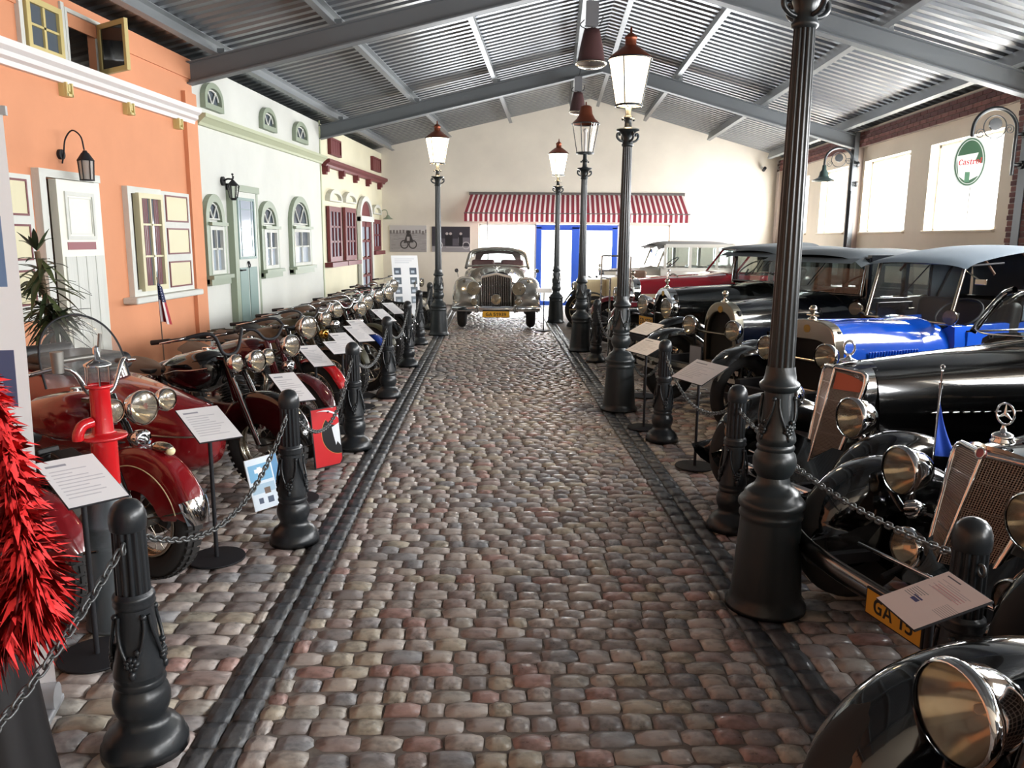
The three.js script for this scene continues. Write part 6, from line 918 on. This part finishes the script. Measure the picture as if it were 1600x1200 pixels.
  if (o.plateText) { const pl = part(b, 'front_plate', at(rbox(0.012, 0.13, 0.42, 0.005), 0, R + R + 0.12, 0.06, 0.12), M.blackMatt); for (const s of [-1, 1]) part(pl, 'plate_print', at(new THREE.PlaneGeometry(0.4, 0.12), s * 0.0068, R + R + 0.12, 0.06, 0.12 * -s * 0, s * PI / 2, 0), mat('bike_plate_' + o.plateText, '#ffffff', 0.5, 0, { map: canvas(256, 78, (c, w, h) => { c.fillStyle = '#141414'; c.fillRect(0, 0, w, h); c.fillStyle = '#d9d6d0'; c.font = 'bold 62px sans-serif'; c.textAlign = 'center'; c.textBaseline = 'middle'; c.fillText(o.plateText, w / 2, h * 0.54, w * 0.94); }) })); }
  return b;
}
const red = (n, c) => paintOf(n, c, 0.18);
const olive = mat('olive_paint', '#3d3a26', 0.45), brown = mat('brown_enamel', '#5a4632', 0.4), bikeBlack = M.blackPaint;
function placeBike(o, x, z, beta, label) { const g = makeBike(o); g.name = numbered(o.name ?? 'motorcycle'); g.position.set(x, 0, z); g.rotation.y = Math.atan2(Math.cos(beta * D2R), Math.sin(beta * D2R)); tag(g, label, 'motorcycle', 'motorcycles parked along the house fronts'); scene.add(g); return g; }
const crimson = red('crimson_paint', '#4a0e14'), indianRed = red('indian_red', '#7d0f16'), brightRed = red('bright_red', '#b01a1e'), royal = red('royal_blue', '#173a94');
placeBike({ paint: crimson, guard: red('cherry_guard', '#7a1a20'), seat: M.leatherBlack, barY: 1.02, barM: M.chrome, lampY: 0.78, lampR: 0.06, vtwin: 1 }, -2.26, -3.17, 20, 'crimson motorcycle with chrome handlebar behind the roll-up banner');
{
  const b = placeBike({ name: 'sidecar_outfit', paint: indianRed, skirted: 1, tw: 0.12, seat: M.leatherBlack, lampY: 0.9, lampZ: 0.02, lampR: 0.085, lampM: M.chrome, spots: 1, horn: 1, vtwin: 1, barY: 1.06 }, -2.06, -3.82, 22, 'red motorcycle with skirted mudguards and a red boat-shaped sidecar');
  b.children.find((c) => c.name === 'front_mudguard');
  part(b, 'guard_trim', [surf(6, 10, (u, v) => { const a = mixn(4, 24, u) * D2R, q = v * 2 - 1, r = 0.384 - 0.05 * (1 - Math.sqrt(Math.max(0, 1 - Math.pow(Math.abs(q), 2.4) * 0.995))); return [0.083 * q * (0.66 + 0.34 * Math.min(1, u + 0.3)), 0.325 + r * Math.sin(a), r * Math.cos(a)]; })], M.chrome);
  const ml = part(b, 'marker_lamp', ball(0.035, 0, 0.71, 0.13, 0.9, 0.75, 2.0, 16), M.nickel); part(ml, 'marker_lens', ball(0.027, 0, 0.695, 0.185, 0.9, 0.8, 0.8, 12), mat('cream_lens', '#e6dcae', 0.25));
  part(b, 'pinstripe', [tube(Array.from({ length: 20 }, (_, k) => { const a = mixn(15, 150, k / 19) * D2R; return [-0.083, 0.325 + 0.29 * Math.sin(a), 0.29 * Math.cos(a)]; }), 0.003, 40, 5)], mat('pinstripe', '#d7c49a', 0.5));
  // windscreen on the handlebar
  const ws = part(b, 'windscreen', surf(14, 10, (u, v) => { const q = u * 2 - 1, w = 0.24 * Math.sqrt(Math.max(0.0, 1 - Math.pow(v, 3.2))) ; return [q * w, 1.0 + 0.34 * v, -0.3 - 0.1 * v - 0.06 * q * q]; }), mat('plexi', '#e4e2de', 0.04, 0, { phys: 1, transmission: 0.92, thickness: 0 }));
  part(ws, 'screen_rim', tube(Array.from({ length: 25 }, (_, k) => { const a = k / 24 * PI, v = Math.pow(Math.sin(a), 0.6), q = Math.sign(Math.cos(a)) * 1, w = 0.24 * Math.sqrt(Math.max(0, 1 - Math.pow(v, 3.2))); return [Math.cos(a) >= 0 ? w : -w, 1.0 + 0.34 * v, -0.3 - 0.1 * v - 0.06]; }), 0.006, 60, 5), M.blackMatt);
  // sidecar
  const sx = 0.78, back = -0.48, S = (z, w, y0, y1, k = 2.6) => Array.from({ length: 24 }, (_, i) => { const a = i / 24 * 2 * PI, c = Math.cos(a), s = Math.sin(a); return [sx + w * Math.sign(c) * Math.pow(Math.abs(c), 2 / k), (y0 + y1) / 2 + (y1 - y0) / 2 * Math.sign(s) * Math.pow(Math.abs(s), 2 / k), z + back]; });
  const sc = part(b, 'sidecar_body', loft([S(0.16, 0.04, 0.42, 0.62), S(0.13, 0.12, 0.36, 0.68), S(0.02, 0.2, 0.31, 0.73), S(-0.25, 0.25, 0.28, 0.79), S(-0.6, 0.28, 0.27, 0.86), S(-0.95, 0.29, 0.27, 0.9, 3), S(-1.35, 0.28, 0.28, 0.92, 3), S(-1.65, 0.22, 0.34, 0.86), S(-1.8, 0.12, 0.44, 0.72)]), indianRed, 'red boat-shaped sidecar');
  part(sc, 'beading', [tube([[sx - 0.02, 0.56, 0.168], [sx - 0.13, 0.56, 0.13], [sx - 0.21, 0.565, 0.0], [sx - 0.262, 0.57, -0.3], [sx - 0.292, 0.58, -0.7], [sx - 0.295, 0.58, -1.3]].map(([x, y, z]) => [x, y, z + back]), 0.006, 40, 5)], M.nickel);
  part(sc, 'cockpit_seat', [rbox(0.44, 0.12, 0.5, 0.05, sx, 0.92, -1.0 + back), rbox(0.42, 0.16, 0.14, 0.05, sx, 0.93, -1.36 + back, -0.2)], M.leatherBlack);
  part(sc, 'cockpit_rim', at(at(torus(0.25, 0.02, 8, 36), 0, 0, 0, PI / 2).scale(1, 1, 1.45), sx, 0.905, -1.02 + back), M.leatherBlack);
  part(b, 'sidecar_frame', [bar([0, 0.26, -0.4], [sx, 0.25, -0.35 + back * 0.5], 0.018), bar([0, 0.26, -1.1 + back * 0.4], [sx + 0.3, 0.25, -1.1 + back], 0.018), bar([sx - 0.22, 0.24, 0.05 + back], [sx - 0.22, 0.24, -1.6 + back], 0.018)], M.blackMatt);
  const sw = part(b, 'sidecar_wheel', at(torus(0.275, 0.05, 12, 36), sx + 0.34, 0.325, -0.95 + back, 0, PI / 2), M.rubber); part(sw, 'hub', cyl(0.2, 0.2, 0.03, sx + 0.34, 0.325, -0.95 + back, 0, 0, PI / 2, 30), indianRed);
  part(b, 'sidecar_mudguard', at(arcGuard(0, 0.325, 0.375, 10, 170, 0.08, 0.05, 26, 0.1), sx + 0.34, 0, -0.95 + back), indianRed);
}
const bikes = [
  [{ paint: bikeBlack, skirted: 1, tw: 0.11, barM: M.blackMatt, barY: 1.06, barW: 0.36, lampR: 0.075, lampY: 0.9, lampX: 0.02, spots: 1, fork: M.chrome, vtwin: 1, seat: M.leatherBrown, tankH: 0.15, tankW: 0.16, tankTrim: M.chrome, pillion: 0, carrier: 1 }, -1.98, -5.3, 20, 'black motorcycle with big black mudguard, girder fork and chrome spot lamps'],
  [{ paint: crimson, guard: crimson, barM: M.blackMatt, lampR: 0.085, lampY: 0.9, lampM: crimson, seat: M.leatherBrown, vtwin: 1, horn: 1, fork: crimson, barW: 0.4, frame: crimson }, -2.0, -6.12, 24, 'dark red motorcycle with chrome-rimmed headlamp and red girder fork'],
  [{ paint: brown, guard: brightRed, lampR: 0.1, lampY: 0.95, lampM: mat('amber_lamp', '#6b4a1f', 0.25, 0.6), barM: M.blackMatt, seat: M.leatherBrown, frame: bikeBlack, carrier: 1 }, -2.12, -6.95, 26, 'motorcycle with bright red front mudguard and bronze headlamp'],
  [{ paint: olive, guard: brown, lampR: 0.07, lampY: 0.95, lampM: crimson, hornM: M.brass, horn: 1, barM: M.darkSteel, frame: olive, fork: M.nickel, seat: M.leatherBlack, carrier: 1 }, -2.18, -7.72, 26, 'olive motorcycle with brown mudguard and brass horn'],
  [{ paint: olive, guard: olive, lampR: 0.075, lampY: 0.98, barM: M.chrome, vtwin: 1, horn: 1, frame: olive, tankW: 0.14 }, -2.24, -8.35, 26, 'drab green motorcycle with chrome handlebar'],
  [{ paint: bikeBlack, guard: royal, lampR: 0.08, lampY: 0.94, barM: M.chrome, frame: bikeBlack, fork: M.chrome, horn: 1, tankTrim: M.chrome }, -2.14, -9.0, 26, 'motorcycle with royal blue front mudguard and chrome fork'],
  [{ paint: red('wine_tank', '#5b1a22'), guard: olive, lampR: 0.095, lampY: 0.95, barM: M.chrome, frame: bikeBlack, vtwin: 1 }, -2.26, -9.85, 26, 'motorcycle with wine red tank and olive mudguard'],
  [{ paint: bikeBlack, guard: bikeBlack, lampR: 0.09, lampY: 0.97, barM: M.chrome, frame: bikeBlack, tankTrim: M.brass }, -2.3, -10.65, 26, 'black motorcycle with brass tank lining'],
  [{ paint: bikeBlack, guard: bikeBlack, lampR: 0.1, lampY: 0.95, barM: M.blackMatt, frame: bikeBlack, plateText: 'BFX146' }, -2.34, -11.5, 26, 'black motorcycle with white lettered plate on its front mudguard'],
  [{ paint: brightRed, guard: bikeBlack, lampR: 0.1, lampY: 1.0, barM: M.chrome, frame: bikeBlack }, -2.45, -12.4, 26, 'motorcycle with red tank and large chrome headlamp behind the info board'],
  [{ paint: mat('ivory_tank', '#d7d0c0', 0.35), guard: mat('ivory_tank', '#d7d0c0'), lampR: 0.08, barM: M.chrome, frame: bikeBlack }, -2.62, -14.7, 20, 'ivory motorcycle behind the white info board'],
  [{ paint: bikeBlack, guard: bikeBlack, lampR: 0.085, barM: M.chrome, frame: bikeBlack }, -2.6, -16.0, 16, 'black motorcycle between the street lamp and the silver car'],
];
for (const [o, x, z, be, label] of bikes) placeBike(o, x, z, be, label);
// info plates before the motorcycles
[[-1.72, -5.1, 'white info plate in front of the black motorcycle'], [-1.98, -6.5, 'white info plate by the bright red mudguard'], [-1.9, -7.05, 'square white info plate behind the bollard'], [-1.97, -7.43, 'white info plate by the brown mudguard'], [-2.0, -8.08, 'white info plate by the blue mudguard'], [-2.12, -8.66, 'white info plate before the olive mudguard'], [-2.16, -10.03, 'white info plate in front of the brass-lined black motorcycle'], [-2.24, -11.06, 'white info plate under the lettered number plate']].forEach(([x, z, l], i) => signStand(x, z, 0.66, 0.77, i === 2 ? 0.27 : 0.18, i === 2 ? 0.28 : 0.42, l, 0.3, i));
[[0.86, -7.4, 'pale info plate beside the lit street lamp'], [1.03, -8.95, 'pale info plate in front of the vintage saloon']].forEach(([x, z, l], i) => signStand(x, z, -1.15, 0.77, 0.4, 0.25, l, 0.45, i));
{ const s = thing('sign_stand', 'small info plate on a thin stand beside the silver car', 'sign', [-0.2, 0, -15.35], 0.1, 'info plates on stands'); part(s, 'base_disc', cyl(0.15, 0.15, 0.012, 0, 0.006, 0), M.blackMatt); part(s, 'pole', cyl(0.01, 0.01, 0.76, 0, 0.38, 0), M.blackMatt); part(s, 'plate', at(rbox(0.3, 0.008, 0.2, 0.003), 0, 0.77, 0, 0.35), M.paper); }
// ---------------------------------------------------------------- small things along the left side
{
  const o = thing('oil_dispenser', 'galvanised oil can with a bright red hand pump on top', 'oil pump', [-1.97, 0, -3.32], 0.6), zn = mat('galvanised', '#8f989d', 0.42, 0.65, { map: grainMap }), rp = mat('pump_red', '#c3161c', 0.25, 0, { phys: 1, clearcoat: 0.8 });
  part(o, 'can', lathe([[0, 0], [0.135, 0], [0.137, 0.012], [0.132, 0.02], [0.132, 0.38], [0.136, 0.39], [0.136, 0.405], [0.132, 0.415], [0.132, 0.48], [0.136, 0.49], [0.132, 0.5], [0.06, 0.64], [0.055, 0.66]], 36), zn);
  part(o, 'pump_column', lathe([[0.055, 0.64], [0.055, 0.86], [0.06, 0.865], [0.095, 0.87], [0.1, 0.878], [0.095, 0.888], [0.06, 0.892], [0.045, 0.9], [0.042, 1.02], [0.042, 1.09], [0.055, 1.095], [0.058, 1.105], [0.05, 1.11]], 30), rp);
  part(o, 'pump_spout', [tube([[-0.04, 0.95, 0.02], [-0.08, 0.94, 0.04], [-0.1, 0.9, 0.05], [-0.1, 0.88, 0.05]], 0.024)], rp);
  part(o, 'sight_glass', lathe([[0.046, 1.11], [0.046, 1.19]], 24), M.glass); part(o, 'sight_rods', Array.from({ length: 6 }, (_, k) => bar([0.05 * Math.sin(k), 1.105, 0.05 * Math.cos(k)], [0.05 * Math.sin(k), 1.195, 0.05 * Math.cos(k)], 0.004, 6)), M.chrome);
  part(o, 'top_cap', lathe([[0.054, 1.19], [0.056, 1.2], [0.04, 1.21], [0.016, 1.22], [0.014, 1.27], [0, 1.28]], 24), M.chrome);
  part(o, 'crank', [bar([0, 1.235, 0], [-0.14, 1.225, 0.03], 0.012), cyl(0.026, 0.022, 0.09, -0.15, 1.22, 0.032), bar([0.01, 1.25, 0], [0.02, 1.33, 0.0], 0.008)], M.alu);
}
{
  // roll-up banner at the edge of the row
  const b = thing('roll_up_banner', 'white roll-up banner with photographs beside the red feather boa', 'banner', [-2.23, 0, -2.5], 0.3);
  part(b, 'base_case', [at(cyl(0.05, 0.05, 0.86, 0, 0.06, 0.0, 0, 0, PI / 2, 24)), rbox(0.86, 0.03, 0.2, 0.01, 0, 0.016, 0.02)], mat('banner_case', '#b9bcc0', 0.35, 0.5));
  part(b, 'sheet', surf(12, 20, (u, v) => [(u - 0.5) * 0.84, 0.08 + 2.07 * v, -0.03 - 0.05 * v + 0.012 * Math.sin(v * 7)]), mat('banner_print', '#ffffff', 0.55, 0, { map: canvas(420, 1034, (c, w, h) => { c.fillStyle = '#f2f3f5'; c.fillRect(0, 0, w, h); for (const [y, hh, col, c2] of [[30, 120, '#3b4666', '#8f97ad'], [170, 120, '#6d87ab', '#c3cfdf'], [400, 100, '#4f5677', '#9ba4c0'], [560, 110, '#3f6aa0', '#a9bfd8'], [760, 60, '#2d3146', '#7c80a0']]) { c.fillStyle = col; c.fillRect(40, y, w - 60, hh); c.fillStyle = c2; c.beginPath(); c.ellipse(w - 110, y + hh * 0.6, 70, hh * 0.3, 0, 0, 7); c.fill(); c.fillRect(60, y + hh * 0.2, 90, hh * 0.4); } c.fillStyle = '#aeb2bd'; for (let k = 0; k < 10; k++) c.fillRect(60, 850 + k * 12, 280 - (k * 53) % 90, 4); c.fillStyle = '#c9243c'; c.fillRect(w - 90, 930, 60, 26); }) }));
  part(b, 'top_rail', box(0.86, 0.03, 0.02, 0, 2.155, -0.08), mat('banner_case', '#b9bcc0'));
}
{
  // black draped stand carrying the boa
  const d = thing('draped_stand', 'black cloth draped over a stand below the red feather boa', 'stand', [-1.72, 0, -2.12]);
  part(d, 'cloth', closedSurf(18, 40, (u, v) => { const a = v * 2 * PI, y = 1.3 * u, r = mixn(0.2, 0.1, Math.pow(u, 0.7)) * (1 + 0.07 * (1 - u) * Math.sin(a * 7)) ; return [r * Math.sin(a), y, r * Math.cos(a)]; }), M.leatherBlack); part(d, 'finial', [ball(0.06, 0, 1.4, 0, 1, 1.3, 1), cyl(0.03, 0.03, 0.2, 0, 1.35, 0)], M.blackMatt);
  part(d, 'buckle', at(torus(0.03, 0.006, 6, 20).scale(0.7, 1.6, 1), 0.16, 0.62, 0.16, 0, 0.7), M.nickel);
  const f = thing('feather_boa', 'fluffy bright red feather boa', 'feather boa', [-1.6, 0, -2.1]); seed = 99;
  const path = new THREE.CatmullRomCurve3([[0.02, 1.42, 0.08], [0.1, 1.32, 0.1], [0.14, 1.16, 0.1], [0.15, 1.0, 0.1], [0.17, 0.86, 0.1], [0.15, 0.74, 0.1], [0.05, 0.7, 0.16], [-0.06, 0.8, 0.17], [-0.08, 1.0, 0.15], [-0.06, 1.2, 0.12], [-0.02, 1.4, 0.08]].map((p) => V(...p)));
  const pos = [], nor = [], n = 5200;
  for (let k = 0; k < n; k++) {
    const p = path.getPoint(rnd()), d3 = V(rr(-1, 1), rr(-1, 1), rr(-1, 1)).normalize(), low = clamp((1.2 - p.y) / 0.4, 0, 1), L = rr(0.06, 0.12) * (0.75 + 0.55 * low), w = rr(0.004, 0.011), s = d3.clone().cross(V(rr(-1, 1), rr(-1, 1), rr(-1, 1))).normalize().multiplyScalar(w), sag = V(0, -L * 0.35, 0);
    const a = p, m = p.clone().addScaledVector(d3, L * 0.55).addScaledVector(sag, 0.2), e = p.clone().addScaledVector(d3, L).add(sag), nn = s.clone().cross(d3).normalize();
    const q = [a.clone(), m.clone().sub(s), m.clone().add(s), m.clone().sub(s), e, m.clone().add(s)]; for (const x of q) { pos.push(x.x, x.y, x.z); nor.push(d3.x, d3.y + 0.4, d3.z); }
  }
  const g = new THREE.BufferGeometry(); g.setAttribute('position', new THREE.Float32BufferAttribute(pos, 3)); g.setAttribute('normal', new THREE.Float32BufferAttribute(nor, 3));
  const o = part(f, 'feathers', g, mat('red_feather', '#f03030', 0.7)); o.userData.kind = 'stuff'; part(f, 'core_cord', new THREE.TubeGeometry(path, 80, 0.03, 8), mat('boa_core', '#c01a1e', 0.8));
}
{
  const p = thing('potted_dracaena', 'dark green dracaena with long drooping leaves beside the white plank door', 'plant', [-3.9, 0, -6.0]);
  const pot = part(p, 'pot', lathe([[0, 0], [0.13, 0], [0.17, 0.28], [0.18, 0.3], [0.165, 0.3], [0.15, 0.26], [0, 0.26]], 28), mat('pot_clay', '#6a4334', 0.7)); part(p, 'trunk', [tube([[0, 0.25, 0], [0.02, 0.7, 0.01], [-0.02, 1.2, 0], [-0.06, 1.62, 0]], 0.02), tube([[0.01, 0.6, 0], [0.05, 0.9, 0.02], [0.04, 1.15, 0.02]], 0.016)], mat('trunk_bark', '#6b5a45', 0.85)); part(pot, 'soil', cyl(0.15, 0.15, 0.01, 0, 0.262, 0), mat('soil', '#2a211a', 0.95));
  seed = 7; const lm = [mat('leaf_dark', '#26301d', 0.45), mat('leaf_mid', '#36432a', 0.45), mat('leaf_olive', '#4a5230', 0.5)];
  for (let k = 0; k < 150; k++) {
    const top = k < 8, t = rnd(), b = top ? V(-0.06, 1.62, 0) : k % 3 ? V(0.0 - 0.03 * t, mixn(1.02, 1.58, t), 0) : V(0.04, mixn(1.0, 1.2, t), 0.02), az = rr(0, 2 * PI), el = top ? rr(0.6, 1.4) : rr(-0.7, 0.8), L = rr(0.2, 0.36) * (top ? 0.75 : 1), w = rr(0.016, 0.026), dr = rr(0.25, 1.3);
    part(p, 'leaf', surf(8, 2, (u, v) => { const q = v * 2 - 1, r = L * u, y = Math.sin(el) * r - dr * r * r * 1.6, h = Math.cos(el) * r, ww = w * Math.sin(PI * Math.min(1, u * 0.94 + 0.06)); return [b.x + h * Math.sin(az) + ww * q * Math.cos(az), b.y + y + 0.004 * Math.abs(q), b.z + h * Math.cos(az) - ww * q * Math.sin(az)]; }), lm[k % 3]);
  }
}
{
  const f = thing('small_flag', 'small furled stars and stripes flag on a stick by the orange wall', 'flag', [-3.72, 0, -7.4]);
  part(f, 'stick', bar([0, 0.3, 0], [-0.02, 1.36, 0], 0.006), M.leatherBrown); part(f, 'foot', cyl(0.06, 0.08, 0.3, 0, 0.15, 0), M.blackMatt);
  part(f, 'flag_cloth', surf(12, 14, (u, v) => [0.0 + 0.1 * u * (1 - 0.75 * v) - 0.015, 0.95 + 0.36 * v - 0.04 * u, 0.025 * Math.sin(u * 11)]), mat('flag_print', '#ffffff', 0.75, 0, { map: canvas(128, 256, (c, w, h) => { for (let k = 0; k < 7; k++) { c.fillStyle = k % 2 ? '#d8d0d0' : '#a3222f'; c.fillRect(k * w / 7, 0, w / 7 + 1, h); } c.fillStyle = '#20264e'; c.fillRect(0, 0, w, h * 0.42); c.fillStyle = '#dcdce4'; for (let k = 0; k < 30; k++) c.fillRect(8 + (k % 5) * 24, 8 + Math.floor(k / 5) * 17, 5, 5); }) }));
}
{
  const b = thing('leaflet_board', 'light blue and white leaflet board leaning by the black motorcycle wheel', 'board', [-1.86, 0, -4.92], 0.75);
  part(b, 'board', at(rbox(0.22, 0.34, 0.012, 0.003), 0, 0.172, 0, -0.2, 0, 0.1), M.white);
  part(b, 'print', at(new THREE.PlaneGeometry(0.215, 0.335), 0, 0.1735, 0.0066, -0.2, 0, 0.1), mat('leaflet_print', '#ffffff', 0.4, 0, { map: canvas(215, 335, (c, w, h) => { c.fillStyle = '#4f8fc0'; c.fillRect(0, 0, w, h); c.fillStyle = '#dfeaf4'; c.fillRect(0, 0, w * 0.8, h); c.fillStyle = '#6fb0d8'; c.fillRect(12, 40, w * 0.7, 110); c.fillStyle = '#f4f8fb'; c.fillRect(50, 70, 60, 26); c.fillRect(70, 60, 26, 70); c.fillStyle = '#a9c6da'; c.fillRect(10, 170, w * 0.72, 60); c.fillStyle = '#6a5344'; c.fillRect(90, 200, 40, 40); c.fillStyle = '#41506a'; c.fillRect(40, 260, 30, 36); c.fillRect(100, 262, 40, 40); }) }));
  const s = thing('shield_sign', 'red enamel sign with black arc and white wing, leaning by a bollard', 'sign', [-1.72, 0, -5.88], 0.85);
  const sg = new THREE.Shape([[-0.12, 0], [0.1, 0.0], [0.13, 0.04], [0.13, 0.46], [-0.12, 0.46]].map(([x, y]) => new THREE.Vector2(x, y)));
  part(s, 'panel', at(extrude(sg, 0.012, 0.002), 0, 0.002, 0, -0.12), M.blackMatt);
  const face = new THREE.ShapeGeometry(new THREE.Shape([[-0.112, 0.008], [0.098, 0.01], [0.122, 0.045], [0.122, 0.452], [-0.112, 0.452]].map(([x, y]) => new THREE.Vector2(x, y)))); const fu = face.attributes.uv; for (let i = 0; i < fu.count; i++) fu.setXY(i, (face.attributes.position.getX(i) + 0.12) / 0.25, face.attributes.position.getY(i) / 0.46);
  part(s, 'enamel_face', at(face, 0, 0.002 + 0.0145 * Math.sin(0.12), 0.0145, -0.12), mat('shield_print', '#ffffff', 0.3, 0, { map: canvas(256, 470, (c, w, h) => { c.fillStyle = '#cf2127'; c.fillRect(0, 0, w, h); c.fillStyle = '#141416'; c.beginPath(); c.ellipse(w * 0.95, h * 0.45, w * 0.62, h * 0.36, 0.25, 0, 7); c.fill(); c.strokeStyle = '#d79a4a'; c.lineWidth = 4; c.stroke(); c.fillStyle = '#cf2127'; c.beginPath(); c.ellipse(w * 0.85, h * 0.18, w * 0.4, h * 0.14, 0.4, 0, 7); c.fill(); c.fillStyle = '#e8ecf0'; c.beginPath(); c.moveTo(w * 0.7, h * 0.35); c.lineTo(w, h * 0.28); c.lineTo(w, h * 0.7); c.lineTo(w * 0.86, h * 0.6); c.lineTo(w * 0.8, h * 0.66); c.lineTo(w * 0.74, h * 0.5); c.closePath(); c.fill(); c.beginPath(); c.moveTo(w * 0.2, h * 0.06); c.quadraticCurveTo(w * 0.8, h * 0.05, w, h * 0.24); c.lineTo(w, h * 0.18); c.quadraticCurveTo(w * 0.7, h * 0.0, w * 0.2, h * 0.06); c.fill(); }) }));
  const i = thing('info_board', 'tall white curved info board with small photographs', 'board', [-2.52, 0, -13.62], 0.42);
  part(i, 'panel', surf(8, 20, (u, v) => [(u - 0.5) * 0.46, 0.02 + 1.42 * v, 0.1 - 0.26 * Math.pow(v, 1.6)]), mat('info_print', '#ffffff', 0.5, 0, { map: canvas(200, 620, (c, w, h) => { c.fillStyle = '#f4f5f6'; c.fillRect(0, 0, w, h); c.fillStyle = '#d5d8dc'; for (let k = 0; k < 3; k++) c.fillRect(24, 22 + k * 14, 150 - k * 20, 6); for (let k = 0; k < 4; k++) for (const x of [14, 132]) { c.fillStyle = ['#4a5664', '#56626c', '#66707a', '#7a848c'][k]; c.fillRect(x, 90 + k * 70, 52, 50); c.fillStyle = '#b9c4cf'; c.fillRect(x + 10, 110 + k * 70, 26, 18); } c.fillStyle = '#cfe0ee'; c.fillRect(0, 470, w, 150); }) }));
  part(i, 'back_stay', [bar([-0.15, 0, -0.3], [-0.15, 1.0, 0.0], 0.012), bar([0.15, 0, -0.3], [0.15, 1.0, 0.0], 0.012), box(0.46, 0.02, 0.3, 0, 0.012, -0.05)], M.alu);
}
renderer.render(scene, camera);
